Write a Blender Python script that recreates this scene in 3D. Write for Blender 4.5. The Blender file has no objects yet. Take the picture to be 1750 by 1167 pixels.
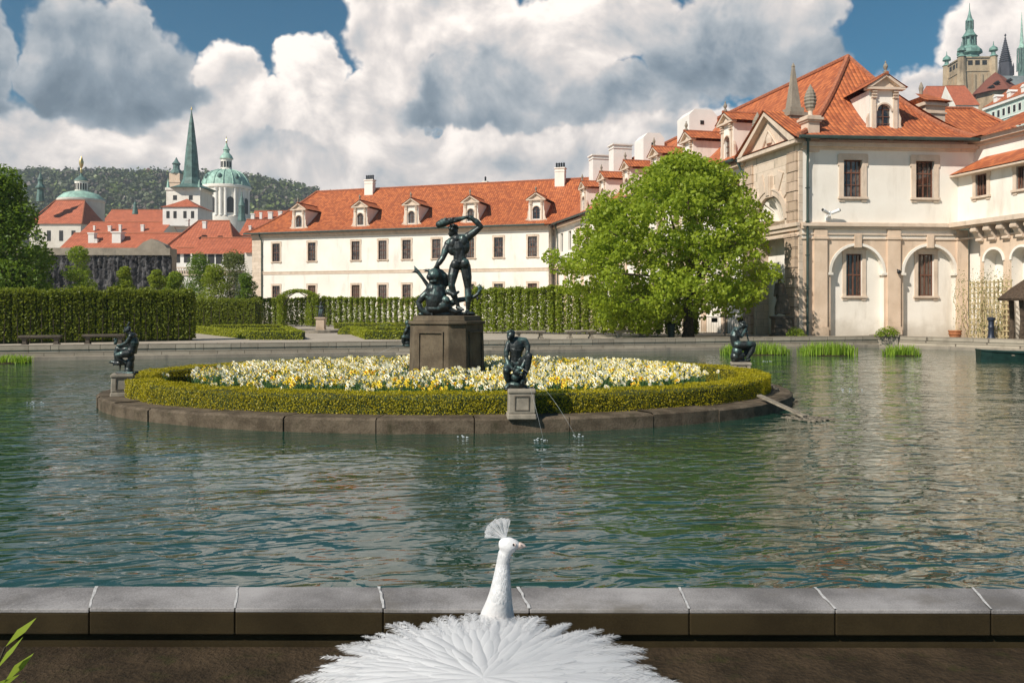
import bpy, bmesh, math, random
import numpy as np
from mathutils import Vector, Matrix
R = math.radians
SC = bpy.context.scene
COL = SC.collection
random.seed(7); RNG = np.random.default_rng(7)

# ---------------------------------------------------------------- camera
EYE = 2.03
FPX, CXP, HYP = 1400.0, 875.0, 526.0
cam = bpy.data.cameras.new('camera'); cam.sensor_width = 36; cam.lens = 36*FPX/1750
cam.shift_y = -(583.5-HYP)/1750; cam.clip_start = .05; cam.clip_end = 6000
camo = bpy.data.objects.new('camera', cam); COL.objects.link(camo)
camo.location = (0, 0, EYE); camo.rotation_euler = (R(90), 0, 0); SC.camera = camo
SC.view_settings.view_transform = 'Standard'; SC.view_settings.look = 'None'
SC.view_settings.exposure = 0.46; SC.view_settings.gamma = 1
# ---------------------------------------------------------------- sun
SUNV = Vector((-.66, -.62, .78)).normalized()
sl = bpy.data.lights.new('sun', 'SUN'); sl.energy = 4.2; sl.angle = R(.5); sl.color = (1, .93, .83)
so = bpy.data.objects.new('sun', sl); COL.objects.link(so)
so.rotation_euler = SUNV.to_track_quat('Z', 'Y').to_euler(); so.location = SUNV*60

# ---------------------------------------------------------------- node helper
class NB:
    def __init__(s, tree): s.t = tree; tree.nodes.clear()
    def n(s, typ, ins=None, **kw):
        nd = s.t.nodes.new(typ)
        for k, v in kw.items(): setattr(nd, k, v)
        for k, v in (ins or {}).items():
            sk = nd.inputs[k]
            if isinstance(v, bpy.types.NodeSocket): s.t.links.new(v, sk)
            elif isinstance(v, bpy.types.Node): s.t.links.new(v.outputs[0], sk)
            else: sk.default_value = v
        return nd
    def m(s, op, a, b=0.0, c=0.0, clamp=False):
        return s.n('ShaderNodeMath', {0: a, 1: b, 2: c}, operation=op, use_clamp=clamp).outputs[0]
    def mr(s, v, a, b, c=0.0, d=1.0, smooth=True):
        return s.n('ShaderNodeMapRange', {0: v, 1: a, 2: b, 3: c, 4: d},
                   interpolation_type='SMOOTHSTEP' if smooth else 'LINEAR').outputs[0]
    def mix(s, f, a, b):
        c4 = lambda v: v if not isinstance(v, tuple) else (v[0], v[1], v[2], 1)
        return s.n('ShaderNodeMix', {0: f, 6: c4(a), 7: c4(b)}, data_type='RGBA').outputs[2]
    def noise(s, vec, sc, det=4, rough=.55, dist=0.0):
        return s.n('ShaderNodeTexNoise', {'Vector': vec, 'Scale': sc, 'Detail': det, 'Roughness': rough, 'Distortion': dist})

# ---------------------------------------------------------------- world: Nishita sky and cumulus clouds by direction
world = bpy.data.worlds.new('World'); SC.world = world; world.use_nodes = True
def build_world():
    b = NB(world.node_tree)
    sky = b.n('ShaderNodeTexSky', sky_type='NISHITA', sun_disc=False)
    sky.sun_elevation = math.asin(SUNV.z); sky.sun_rotation = math.atan2(SUNV.x, SUNV.y)
    sky.air_density = 1.0; sky.dust_density = .15; sky.ozone_density = 5.0; sky.altitude = 300
    d = b.n('ShaderNodeTexCoord').outputs['Generated']
    w1 = b.noise(d, 7.0, 3, .5); w2 = b.noise(d, 26.0, 3, .6)
    sx = b.n('ShaderNodeSeparateXYZ', {0: d})
    def sep(nd): return b.n('ShaderNodeSeparateColor', {0: nd.outputs['Color']})
    a1, a2 = sep(w1), sep(w2)
    def warp(base, i):
        v = b.m('MULTIPLY_ADD', b.m('SUBTRACT', a1.outputs[i], .5), .075, base)
        return b.m('MULTIPLY_ADD', b.m('SUBTRACT', a2.outputs[i], .5), .045, v)
    u = warp(b.m('ARCTAN2', sx.outputs[0], sx.outputs[1]), 0)
    v0 = b.m('ARCSINE', sx.outputs[2])
    v = warp(v0, 1)
    # cumulus masses: direction (deg right, deg up), half sizes (deg), top and base brightness
    CL = CLOUDS
    num, den, dmax = None, None, None
    for (ud, vd, ad, bd, top, bot) in CL:
        du = b.m('MULTIPLY_ADD', u, 1/R(ad), -ud/ad); dv = b.m('MULTIPLY_ADD', v, 1/R(bd), -vd/bd)
        rr = b.m('ADD', b.m('MULTIPLY', du, du), b.m('MULTIPLY', dv, dv))
        dd = b.m('SUBTRACT', 1.0, b.m('SQRT', rr))
        w = b.m('POWER', b.m('MAXIMUM', b.m('ADD', dd, .35), .0001), 5.0)
        br = b.m('MULTIPLY_ADD', b.mr(dv, -.9, .9), top-bot, bot)
        num = b.m('MULTIPLY', w, br) if num is None else b.m('MULTIPLY_ADD', w, br, num)
        den = w if den is None else b.m('ADD', den, w)
        dmax = dd if dmax is None else b.m('MAXIMUM', dmax, dd)
    avg = b.m('DIVIDE', num, b.m('ADD', den, .00001))
    # lit bumps: difference of fbm towards the light
    L = b.n('ShaderNodeVectorMath', {0: d, 1: (-.016, -.004, .020)}, operation='ADD').outputs[0]
    def vor(vec, sc): return b.m('SUBTRACT', 1.0, b.n('ShaderNodeTexVoronoi', {'Vector': vec, 'Scale': sc, 'Smoothness': .35}, feature='SMOOTH_F1').outputs['Distance'])
    def fbm(vec):
        q = b.n('ShaderNodeVectorMath', {0: b.n('ShaderNodeVectorMath', {0: w2.outputs['Color'], 'Scale': .05}, operation='SCALE').outputs[0], 1: vec}, operation='ADD').outputs[0]
        s_ = b.m('MULTIPLY', b.noise(vec, 8.0, 9, .58, .4).outputs[0], .66)
        s_ = b.m('MULTIPLY_ADD', vor(q, 12.0), .17, s_); return b.m('MULTIPLY_ADD', vor(q, 29.0), .06, s_)
    f0 = fbm(d); f1 = fbm(L)
    relief = b.m('SUBTRACT', f0, f1)
    fine = b.noise(d, 24.0, 6, .6)
    # open sky elsewhere: scattered cloud
    flat = b.noise(b.n('ShaderNodeVectorMath', {0: d, 1: (1, 1, 2.2)}, operation='MULTIPLY').outputs[0], 3.2, 7, .55)
    away = b.mr(b.m('ABSOLUTE', u), .62, .95)
    high = b.mr(v0, .38, .62)
    other = b.m('MAXIMUM', away, high)
    dother = b.m('MULTIPLY_ADD', flat.outputs[0], 3.0, -1.80)
    low = b.m('MULTIPLY_ADD', b.mr(v0, .275, .19), 1.3, -.95)
    dens = b.m('MAXIMUM', b.m('ADD', dmax, 0), low)
    dens = b.n('ShaderNodeMix', {0: other, 2: dens, 3: dother}).outputs[0]
    dens = b.m('ADD', dens, b.m('MULTIPLY', b.m('SUBTRACT', f0, .485), 1.2))
    alpha = b.mr(dens, -.03, .15)
    lowb = b.n('ShaderNodeMix', {0: b.mr(v0, .215, .15), 2: avg, 3: .74}).outputs[0]
    lum = b.n('ShaderNodeMix', {0: other, 2: lowb, 3: .64}).outputs[0]
    lum = b.m('ADD', lum, b.m('MULTIPLY', relief, 2.1))
    lum = b.m('ADD', lum, b.m('MULTIPLY', b.m('SUBTRACT', fine.outputs[0], .5), .25))
    lum = b.m('ADD', lum, b.m('MULTIPLY', b.m('SUBTRACT', 1.0, b.mr(dens, -.02, .35)), .12))
    rp = b.n('ShaderNodeValToRGB', {0: lum})
    el = rp.color_ramp.elements
    for p, c in ((.0, (.11, .15, .19)), (.25, (.20, .245, .29)), (.5, (.37, .395, .42)), (.75, (.61, .565, .54)), (1.0, (.93, .845, .775))):
        e = el.new(p) if p not in (0., 1.) else el[0 if p == 0. else -1]
        e.color = (*c, 1)
    tint = b.n('ShaderNodeMix', {0: 1.0, 6: sky.outputs[0], 7: SKYTINT}, data_type='RGBA', blend_type='MULTIPLY').outputs[2]
    bg1 = b.n('ShaderNodeBackground', {0: tint, 1: .05})
    bg2 = b.n('ShaderNodeBackground', {0: rp.outputs[0], 1: 1.0})
    mx = b.n('ShaderNodeMixShader', {0: alpha, 1: bg1.outputs[0], 2: bg2.outputs[0]})
    b.n('ShaderNodeOutputWorld', {0: mx.outputs[0]})
SKYTINT = (.36, 1.0, 1.02, 1)
def pxb(px, py, hw, hh, top, bot):
    u = math.atan((px-CXP)/FPX); v = math.atan((HYP-py)/FPX*math.cos(u))
    return (math.degrees(u), math.degrees(v), math.degrees(hw/FPX), math.degrees(hh/FPX), top, bot)
CLOUDS = [pxb(-20, 100, 50, 130, .42, .18), pxb(195, 110, 120, 90, .44, .10), pxb(222, 62, 45, 66, .62, .32), pxb(110, 140, 60, 80, .36, .14),
          pxb(230, 170, 140, 45, .25, .08),
          pxb(395, 130, 60, 50, 1.0, .85), pxb(530, 130, 60, 62, 1.0, .85), pxb(470, 190, 150, 50, .98, .80), pxb(350, 220, 120, 45, .88, .80), 
          pxb(672, 60, 92, 120, 1.05, .74), pxb(780, 30, 130, 90, .80, .60), pxb(640, 190, 110, 60, .90, .66), pxb(800, 150, 150, 70, .60, .30),
          pxb(770, 205, 140, 30, .36, .22), pxb(960, 70, 130, 100, 1.0, .72), pxb(1080, 40, 90, 70, .72, .56), pxb(1230, 90, 140, 90, .50, .26), pxb(1060, 170, 170, 50, .52, .26),
          pxb(1330, 130, 120, 60, .36, .22), pxb(1370, 40, 70, 50, .62, .46), pxb(1300, 0, 110, 45, .80, .70), pxb(985, 190, 190, 48, .60, .40), pxb(1150, 225, 160, 40, .72, .55),
          pxb(1720, 60, 90, 90, .92, .74), pxb(1600, 170, 120, 60, .70, .60), pxb(900, 260, 700, 40, .86, .70), pxb(120, 255, 220, 45, .88, .72), pxb(500, 245, 120, 22, .5, .4)]
build_world()

# ---------------------------------------------------------------- scene helpers
ORG = {}
def P(px, py, Y):                      # a photograph pixel at a real distance
    return Vector(((px-CXP)/FPX*Y, Y, EYE-(py-HYP)/FPX*Y))
def tag(o, label, cat, group=None):
    o['label'] = label; o['category'] = cat
    if group: o['group'] = group
    return o
def thing(name, label, cat, loc, group=None):
    o = bpy.data.objects.new(name, None); COL.objects.link(o); o.location = loc; o.empty_display_size = .3
    ORG[o.name] = Vector(loc); return tag(o, label, cat, group)
def link_mesh(name, me, parent=None, loc=None):
    o = bpy.data.objects.new(name, me); COL.objects.link(o)
    if parent is not None: o.parent = parent
    base = ORG.get(parent.name, Vector()) if parent is not None else Vector()
    org = Vector(loc) if loc is not None else base
    if loc is not None:
        o.location = org-base
    me.transform(Matrix.Translation(-org)); ORG[o.name] = org
    return o
class Frame:                           # s along the wall, d inwards, z up
    def __init__(f, O, U):
        f.O = Vector((O[0], O[1], 0)); f.U = Vector((U[0], U[1], 0)).normalized(); f.D = Vector((-f.U.y, f.U.x, 0))
        f.ang = math.atan2(f.U.y, f.U.x)
    def __call__(f, s, d, z): return f.O+f.U*s+f.D*d+Vector((0, 0, z))
    def back(f, p): q = Vector((p[0], p[1], 0))-f.O; return q.dot(f.U), q.dot(f.D)
IDF = lambda s, d, z: Vector((s, d, z))
class MB:
    def __init__(s, T=IDF): s.T = T; s.v = []; s.f = []; s.m = []; s.uv = []; s.has = False
    def add(s, vs, fs, m=0, uvs=None):
        o = len(s.v); s.v += [s.T(*p) for p in vs]
        for i, f in enumerate(fs):
            s.f.append([o+k for k in f]); s.m.append(m); s.uv.append(uvs[i] if uvs else None)
        if uvs: s.has = True
        return s
    def quad(s, a, b, c, d, m=0, uv=None): return s.add([a, b, c, d], [(0, 1, 2, 3)], m, [uv] if uv else None)
    def poly(s, pts, m=0): return s.add(pts, [tuple(range(len(pts)))], m)
    def box(s, x0, x1, y0, y1, z0, z1, m=0):
        v = [(x, y, z) for z in (z0, z1) for y in (y0, y1) for x in (x0, x1)]
        return s.add(v, [(0, 2, 3, 1), (4, 5, 7, 6), (0, 1, 5, 4), (2, 6, 7, 3), (0, 4, 6, 2), (1, 3, 7, 5)], m)
    def prism(s, pts, h, m=0):         # pts polygon, h offset vector
        n = len(pts); a = [tuple(p) for p in pts]; b = [(p[0]+h[0], p[1]+h[1], p[2]+h[2]) for p in pts]
        return s.add(a+b, [tuple(range(n))[::-1], tuple(range(n, 2*n))]+[(i, (i+1) % n, n+(i+1) % n, n+i) for i in range(n)], m)
    def lathe(s, c, prof, n=16, m=0, a0=0.0, sx=1, sy=1):
        v = []; fs = []
        for r, z in prof:
            for i in range(n):
                a = a0+2*math.pi*i/n; v.append((c[0]+r*sx*math.cos(a), c[1]+r*sy*math.sin(a), c[2]+z))
        for j in range(len(prof)-1):
            for i in range(n): fs.append((j*n+i, j*n+(i+1) % n, (j+1)*n+(i+1) % n, (j+1)*n+i))
        fs += [tuple(range(n))[::-1], tuple((len(prof)-1)*n+i for i in range(n))]
        return s.add(v, fs, m)
    def tube(s, pts, rads, n=8, m=0):
        pts = [Vector(p) for p in pts]; v = []; fs = []; ref = None
        if not hasattr(rads, '__len__'): rads = [rads]*len(pts)
        for k, p in enumerate(pts):
            t = (pts[min(k+1, len(pts)-1)]-pts[max(k-1, 0)]).normalized()
            if ref is None: ref = t.cross(Vector((.3, .2, .93))); ref = ref if ref.length > .1 else t.cross(Vector((1, 0, 0)))
            ref = (ref-t*ref.dot(t)).normalized(); q = t.cross(ref)
            for i in range(n):
                a = 2*math.pi*i/n; w = p+(ref*math.cos(a)+q*math.sin(a))*rads[k]; v.append(tuple(w))
        for j in range(len(pts)-1):
            for i in range(n): fs.append((j*n+i, j*n+(i+1) % n, (j+1)*n+(i+1) % n, (j+1)*n+i))
        fs += [tuple(range(n))[::-1], tuple((len(pts)-1)*n+i for i in range(n))]
        return s.add(v, fs, m)
    def ell(s, c, r, m=0, nu=14, nv=9, rot=None):
        v = []; fs = []
        for j in range(nv+1):
            t = math.pi*j/nv
            for i in range(nu):
                a = 2*math.pi*i/nu; w = Vector((r[0]*math.sin(t)*math.cos(a), r[1]*math.sin(t)*math.sin(a), r[2]*math.cos(t)))
                if rot is not None: w = rot @ w
                v.append((c[0]+w.x, c[1]+w.y, c[2]+w.z))
        for j in range(nv):
            for i in range(nu): fs.append((j*nu+i, (j+1)*nu+i, (j+1)*nu+(i+1) % nu, j*nu+(i+1) % nu))
        return s.add(v, fs, m)
    def patch(s, a, b, c, d, ns=1, nt=8, sag=0.0, m=0, uo=0.0):
        # roof sheet: eave a-b, ridge d-c (a under d), hollow flare; uv in metres
        a, b, c, d = (Vector(p) for p in (a, b, c, d)); ed = (b-a); ed.z = 0; ed.normalize()
        g = [[None]*(ns+1) for _ in range(nt+1)]; acc = [0.0]*(ns+1); uvg = [[None]*(ns+1) for _ in range(nt+1)]
        for j in range(nt+1):
            t = j/nt
            for i in range(ns+1):
                q = i/ns; p = (a.lerp(b, q)).lerp(d.lerp(c, q), t); p.z -= sag*(4*t*(1-t))*(1-.45*t)
                if j: acc[i] += (p-g[j-1][i]).length
                g[j][i] = p
            av = sum(acc)/len(acc)
            for i in range(ns+1): uvg[j][i] = (g[j][i].dot(ed)+uo, av)
        for j in range(nt):
            for i in range(ns):
                s.add([tuple(g[j][i]), tuple(g[j][i+1]), tuple(g[j+1][i+1]), tuple(g[j+1][i])], [(0, 1, 2, 3)], m,
                      [[uvg[j][i], uvg[j][i+1], uvg[j+1][i+1], uvg[j+1][i]]])
        return g
    def build(s, name, mats, parent=None, smooth=False, loc=None, bevel=0, weld=False):
        me = bpy.data.meshes.new(name); me.from_pydata([tuple(p) for p in s.v], [], s.f)
        if not isinstance(mats, (list, tuple)): mats = [mats]
        for m in mats: me.materials.append(m)
        me.polygons.foreach_set('material_index', s.m)
        if s.has:
            ul = me.uv_layers.new(name='UVMap')
            for p, uv in zip(me.polygons, s.uv):
                if uv:
                    for li, q in zip(p.loop_indices, uv): ul.data[li].uv = q
        if weld or smooth:
            bm = bmesh.new(); bm.from_mesh(me)
            if weld: bmesh.ops.remove_doubles(bm, verts=bm.verts, dist=1e-4)
            bmesh.ops.recalc_face_normals(bm, faces=bm.faces)
            bm.to_mesh(me); bm.free()
        if smooth: me.shade_smooth()
        if smooth == 'auto':
            try: me.set_sharp_from_angle(angle=R(35))
            except Exception: pass
        o = link_mesh(name, me, parent, loc)
        if bevel:
            md = o.modifiers.new('bevel', 'BEVEL'); md.width = bevel; md.segments = 2; md.limit_method = 'ANGLE'
        return o
def np_mesh(name, V, Fq, mats, parent=None, loc=None, midx=None, smooth=False):
    V = np.asarray(V, np.float32); Fq = np.asarray(Fq, np.int32); k = Fq.shape[1]
    me = bpy.data.meshes.new(name); me.vertices.add(len(V)); me.vertices.foreach_set('co', V.ravel())
    me.loops.add(Fq.size); me.loops.foreach_set('vertex_index', Fq.ravel())
    me.polygons.add(len(Fq)); me.polygons.foreach_set('loop_start', np.arange(0, Fq.size, k, dtype=np.int32))
    if not isinstance(mats, (list, tuple)): mats = [mats]
    for m in mats: me.materials.append(m)
    if midx is not None: me.polygons.foreach_set('material_index', np.asarray(midx, np.int32))
    me.update(calc_edges=True); me.validate()
    if smooth: me.shade_smooth()
    return link_mesh(name, me, parent, loc)
def copy_thing(o, loc, rotz=None, scale=None, label=None, group=None):
    def rec(x, par):
        c = x.copy(); COL.objects.link(c)
        if par is not None: c.parent = par
        for ch in list(x.children): rec(ch, c)
        return c
    c = rec(o, None); c.location = loc
    if rotz is not None: c.rotation_euler.z = rotz
    if scale is not None: c.scale = (scale,)*3 if not hasattr(scale, '__len__') else scale
    if label: c['label'] = label
    if group: c['group'] = group
    ORG[c.name] = Vector(loc); return c
def structure(o): o['kind'] = 'structure'; return o
def remesh(mb, name, mat, parent=None, voxel=.012, smooth=4, loc=None):
    o = mb.build(name, mat); m = o.modifiers.new('r', 'REMESH'); m.mode = 'VOXEL'; m.voxel_size = voxel; m.use_smooth_shade = True
    if smooth:
        m = o.modifiers.new('s', 'SMOOTH'); m.factor = .5; m.iterations = smooth
    dg = bpy.context.evaluated_depsgraph_get(); me = bpy.data.meshes.new_from_object(o.evaluated_get(dg))
    bpy.data.objects.remove(o)
    me.name = name; me.shade_smooth()
    if not me.materials: me.materials.append(mat)
    return link_mesh(name, me, parent, loc)
# ---------------------------------------------------------------- materials
MAT = {}
def newmat(name):
    m = bpy.data.materials.new(name); m.use_nodes = True; MAT[name] = m; return m, NB(m.node_tree)
def pbsdf(b, **ins):
    p = b.n('ShaderNodeBsdfPrincipled'); 
    for k, v in ins.items():
        k = k.replace('_', ' ')
        if isinstance(v, bpy.types.NodeSocket): b.t.links.new(v, p.inputs[k])
        elif isinstance(v, tuple) and len(v) == 3 and k.endswith('Color'): p.inputs[k].default_value = (*v, 1)
        else: p.inputs[k].default_value = v
    return p
def out(b, sh): b.n('ShaderNodeOutputMaterial', {0: sh.outputs[0] if isinstance(sh, bpy.types.Node) else sh})
def obco(b): return b.n('ShaderNodeNewGeometry').outputs['Position']
def bump(b, h, st, dist=.02): return b.n('ShaderNodeBump', {'Height': h, 'Strength': st, 'Distance': dist}).outputs[0]
def stone(name, c0, c1, scale=3.0, rough=.85, bs=.4, bd=.01, stain=None, streak=0.0, fine=30.0, spec=.2, damp=None):
    m, b = newmat(name); p = obco(b)
    n1 = b.noise(p, scale, 6, .62); n2 = b.noise(p, fine, 4, .6)
    f = b.m('ADD', b.m('MULTIPLY', n1.outputs[0], .7), b.m('MULTIPLY', n2.outputs[0], .3))
    c = b.mix(b.mr(f, .35, .65), c0, c1)
    if stain:
        st = b.noise(b.n('ShaderNodeVectorMath', {0: p, 1: (1, 1, .22 if streak else 1)}, operation='MULTIPLY').outputs[0], scale*1.7, 5, .65)
        c = b.mix(b.mr(st.outputs[0], .52, .78, 0, .85), c, stain)
    if damp:
        z = b.n('ShaderNodeSeparateXYZ', {0: p}).outputs[2]
        c = b.mix(b.m('MULTIPLY', b.mr(b.m('ADD', z, b.m('MULTIPLY', b.m('SUBTRACT', n1.outputs[0], .5), 2.6)), 1.5, .2), .75), c, damp)
    out(b, pbsdf(b, Base_Color=c, Roughness=rough, Specular_IOR_Level=spec, Normal=bump(b, f, bs, bd))); return m
def blocks(name, c0, c1, mortar, bw, bh, U, joint=.012, rough=.9):   # ashlar laid along U
    m, b = newmat(name); p = obco(b)
    dn = b.n('ShaderNodeVectorMath', {0: p, 1: (U[0], U[1], 0)}, operation='DOT_PRODUCT').outputs['Value']
    z = b.n('ShaderNodeSeparateXYZ', {0: p}).outputs[2]
    vec = b.n('ShaderNodeCombineXYZ', {0: dn, 1: z})
    br = b.n('ShaderNodeTexBrick', {'Vector': vec.outputs[0], 'Color1': (*c0, 1), 'Color2': (*c1, 1), 'Mortar': (*mortar, 1), 'Scale': 1.0,
             'Mortar Size': joint, 'Mortar Smooth': .2, 'Bias': 0.0, 'Brick Width': bw, 'Row Height': bh})
    n1 = b.noise(p, 2.3, 6, .65); n2 = b.noise(p, 25, 4, .6)
    c = b.mix(b.mr(n1.outputs[0], .45, .75, 0, .45), br.outputs[0], (c0[0]*.45, c0[1]*.42, c0[2]*.38))
    h = b.m('SUBTRACT', b.m('MULTIPLY', n2.outputs[0], .4), br.outputs['Fac'])
    out(b, pbsdf(b, Base_Color=c, Roughness=rough, Normal=bump(b, h, .6, .015))); return m
def tiles(name, c0, c1, c2, tw=.24, th=.33, dirt=.35, bstr=1.0):
    m, b = newmat(name); uv = b.n('ShaderNodeUVMap').outputs[0]; s = b.n('ShaderNodeSeparateXYZ', {0: uv})
    uu = b.m('DIVIDE', s.outputs[0], tw); vv = b.m('DIVIDE', s.outputs[1], th)
    fu = b.m('FRACT', uu); fv = b.m('FRACT', vv)
    cell = b.n('ShaderNodeCombineXYZ', {0: b.m('FLOOR', uu), 1: b.m('FLOOR', vv)})
    wn = b.n('ShaderNodeTexWhiteNoise', {0: cell.outputs[0]}, noise_dimensions='2D')
    c = b.mix(b.mr(wn.outputs[0], 0, 1), c0, c1)
    pn = b.noise(obco(b), .8, 6, .65)
    c = b.mix(b.mr(pn.outputs[0], .45, .75, 0, dirt), c, c2)
    prof = b.m('SINE', b.m('MULTIPLY', fu, math.pi))
    h = b.m('ADD', b.m('MULTIPLY', prof, .40), b.m('MULTIPLY', b.m('SUBTRACT', 1.0, fv), .95))
    gap = b.m('MAXIMUM', b.mr(fv, .86, 1.0), b.m('SUBTRACT', 1.0, b.mr(prof, .0, .42)))
    c = b.mix(b.m('MULTIPLY', gap, .7), c, (c2[0]*.55, c2[1]*.5, c2[2]*.5))
    out(b, pbsdf(b, Base_Color=c, Roughness=.72, Normal=bump(b, h, bstr, .06))); return m
def leaf(name, c0, c1, c2=None, trans=.35, rough=.5, spec=.3):
    m, b = newmat(name); g = b.n('ShaderNodeNewGeometry'); r = g.outputs['Random Per Island']
    c = b.mix(r, c0, c1)
    if c2: c = b.mix(b.mr(b.noise(g.outputs['Position'], .9, 3).outputs[0], .4, .7), c, c2)
    p = pbsdf(b, Base_Color=c, Roughness=rough, Specular_IOR_Level=spec)
    t = b.n('ShaderNodeBsdfTranslucent', {0: b.mix(.5, c, (c1[0]*1.3, c1[1]*1.3, c1[2]*.5))})
    out(b, b.n('ShaderNodeMixShader', {0: trans, 1: p.outputs[0], 2: t.outputs[0]})); return m
def plain(name, c, rough=.6, metal=0.0, spec=.5, var=.15, scale=6.0, bs=0.0):
    m, b = newmat(name); n = b.noise(obco(b), scale, 5, .6)
    cc = b.mix(b.mr(n.outputs[0], .3, .7), tuple(x*(1-var) for x in c), tuple(min(1, x*(1+var)) for x in c))
    kw = dict(Base_Color=cc, Roughness=rough, Metallic=metal, Specular_IOR_Level=spec)
    if bs: kw['Normal'] = bump(b, n.outputs[0], bs, .02)
    out(b, pbsdf(b, **kw)); return m
stone('stucco', (.77, .71, .625), (.84, .79, .71), .5, .9, .2, .006, (.57, .51, .43), 1.0, 30, .2, (.42, .37, .30))
stone('stucco_grey', (.60, .55, .48), (.70, .65, .57), .5, .9, .15, .004, (.5, .44, .37), 1.0)
stone('sandstone', (.60, .45, .325), (.71, .55, .415), 1.2, .9, .3, .006, (.36, .275, .20), 1.0, 30, .2, (.30, .235, .17))
stone('trim', (.57, .45, .345), (.68, .555, .44), 1.5, .9, .25, .004, (.36, .29, .23), 1.0)
stone('plinth_stone', (.09, .068, .045), (.16, .125, .083), 2.5, .9, .6, .012, (.05, .045, .035), 1.0)
stone('kerb_stone', (.06, .045, .029), (.155, .12, .083), 2.8, .85, 1.0, .03, (.04, .036, .018), 0, 38)
stone('statue_stone', (.085, .07, .052), (.14, .115, .09), 4, .9, .6, .01, (.04, .035, .03))
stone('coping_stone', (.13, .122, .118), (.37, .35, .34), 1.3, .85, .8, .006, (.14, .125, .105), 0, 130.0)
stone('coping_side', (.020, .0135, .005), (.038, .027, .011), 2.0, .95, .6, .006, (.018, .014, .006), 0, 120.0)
stone('mortar', (.36, .35, .335), (.58, .565, .55), 20, .9, .6, .01)
stone('soil', (.024, .016, .008), (.06, .04, .022), 4, .95, 1.0, .05, (.03, .03, .008), 0, 45)
stone('gravel', (.34, .29, .23), (.44, .385, .31), 1.0, .95, .4, .01, None, 0, 60)
stone('dripstone', (.02, .02, .024), (.13, .125, .125), 1.1, .95, 1.0, .25, None, 0, 5)
stone('grey_stone', (.22, .19, .15), (.33, .285, .225), 1.0, .9, .4, .02, (.12, .11, .095), 1.0)
stone('gothic_stone', (.32, .24, .155), (.50, .39, .26), .12, .9, .4, .1, (.08, .065, .05), 1.0, 1.0)
stone('dark_gothic', (.05, .05, .06), (.09, .09, .105), .2, .9, .4, .1)
blocks('basin_ashlar', (.30, .255, .195), (.40, .345, .265), (.14, .115, .085), 1.05, .29, (.955, .296), .014)
blocks('rustic', (.46, .34, .24), (.56, .42, .31), (.20, .145, .10), .9, .52, (.23, -.973), .02)
blocks('ashlar_pale', (.60, .48, .365), (.69, .565, .445), (.40, .33, .25), .9, .45, (1, 0), .012)
tiles('roof_tile', (.37, .095, .032), (.60, .175, .055), (.26, .085, .045), .26, .36, .3, 1.6)
tiles('roof_tile_far', (.40, .105, .045), (.50, .14, .065), (.26, .075, .04), .5, .6, .6, .4)
tiles('roof_tile_dark', (.28, .085, .05), (.36, .115, .06), (.18, .06, .04), .5, .6, .6, .4)
plain('ridge_tile', (.34, .115, .055), .75, var=.35, scale=9, bs=.4)
plain('copper', (.29, .45, .37), .6, .0, .4, .28, .9)
plain('copper_grey', (.14, .255, .215), .6, .0, .4, .35, .5)
plain('copper_dark', (.095, .165, .145), .6, .0, .4, .35, .9)
plain('gutter', (.045, .075, .065), .5, .3, .5, .25, 2)
plain('slate', (.17, .19, .19), .6, 0, .5, .2, .3)
plain('gold', (.6, .45, .2), .35, .8)
plain('white_wall', (.74, .71, .66), .9, 0, .3, .06, .6)
plain('mint_wall', (.50, .60, .53), .9, 0, .3, .06, .3)
plain('dark_opening', (.02, .018, .016), .5, 0, .5, .2)
plain('casement', (.15, .065, .04), .55, 0, .4, .25, 8)
plain('bench_stone', (.27, .235, .185), .9, 0, .3, .25, 4, .3)
plain('bark', (.075, .055, .038), .9, 0, .2, .45, 9, .8)
plain('twig', (.055, .045, .03), .9, 0, .2, .3, 9)
plain('boat_green', (.008, .028, .022), .4, 0, .5, .3, 3)
plain('plank', (.24, .205, .155), .85, 0, .2, .3, 12, .4)
plain('terracotta', (.36, .14, .06), .8, 0, .3, .2, 9)
plain('thatch', (.085, .06, .042), .95, 0, .1, .4, 14, .9)
plain('camera_white', (.75, .75, .74), .4)
plain('dark_metal', (.03, .034, .038), .45, .6)
plain('blue_metal', (.02, .028, .05), .45, .3)
plain('lattice', (.50, .40, .22), .8)
plain('petal_white', (.86, .84, .68), .6, 0, .3, .06, 30)
plain('petal_cream', (.84, .78, .46), .6, 0, .3, .08, 30)
plain('petal_yellow', (.86, .66, .05), .6, 0, .3, .1, 30)
plain('cup_orange', (.85, .42, .03), .6)
plain('horn', (.62, .50, .44), .4)
plain('pale_skin', (.80, .66, .60), .6)
plain('eye_dark', (.02, .018, .018), .12)
plain('leg_pink', (.55, .42, .36), .6)
leaf('leaf_maple', (.20, .27, .02), (.42, .50, .05), (.28, .37, .03), .5)
leaf('leaf_dark', (.075, .14, .014), (.19, .28, .03), (.11, .19, .02), .45)
leaf('leaf_light', (.14, .22, .016), (.30, .38, .04), None, .42)
leaf('leaf_olive', (.09, .12, .03), (.20, .23, .07), None, .3)
leaf('leaf_hedge', (.15, .20, .014), (.34, .40, .04), (.22, .28, .025), .45)
leaf('leaf_hornbeam_dark', (.12, .15, .014), (.27, .31, .035), (.18, .22, .02), .45)
leaf('leaf_box', (.24, .21, .006), (.52, .43, .014), (.38, .33, .009), .3)
leaf('leaf_box_side', (.105, .125, .008), (.30, .30, .022), (.20, .215, .014), .3)
leaf('leaf_parterre', (.17, .20, .012), (.42, .44, .03), None, .3)
leaf('leaf_daffodil', (.05, .12, .04), (.12, .23, .08), None, .3)
leaf('leaf_reed', (.16, .28, .02), (.34, .48, .05), None, .4)
leaf('forest', (.085, .105, .05), (.115, .14, .06), (.105, .115, .06), .15)
leaf('forest_spring', (.13, .17, .04), (.20, .24, .07), None, .1)
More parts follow.
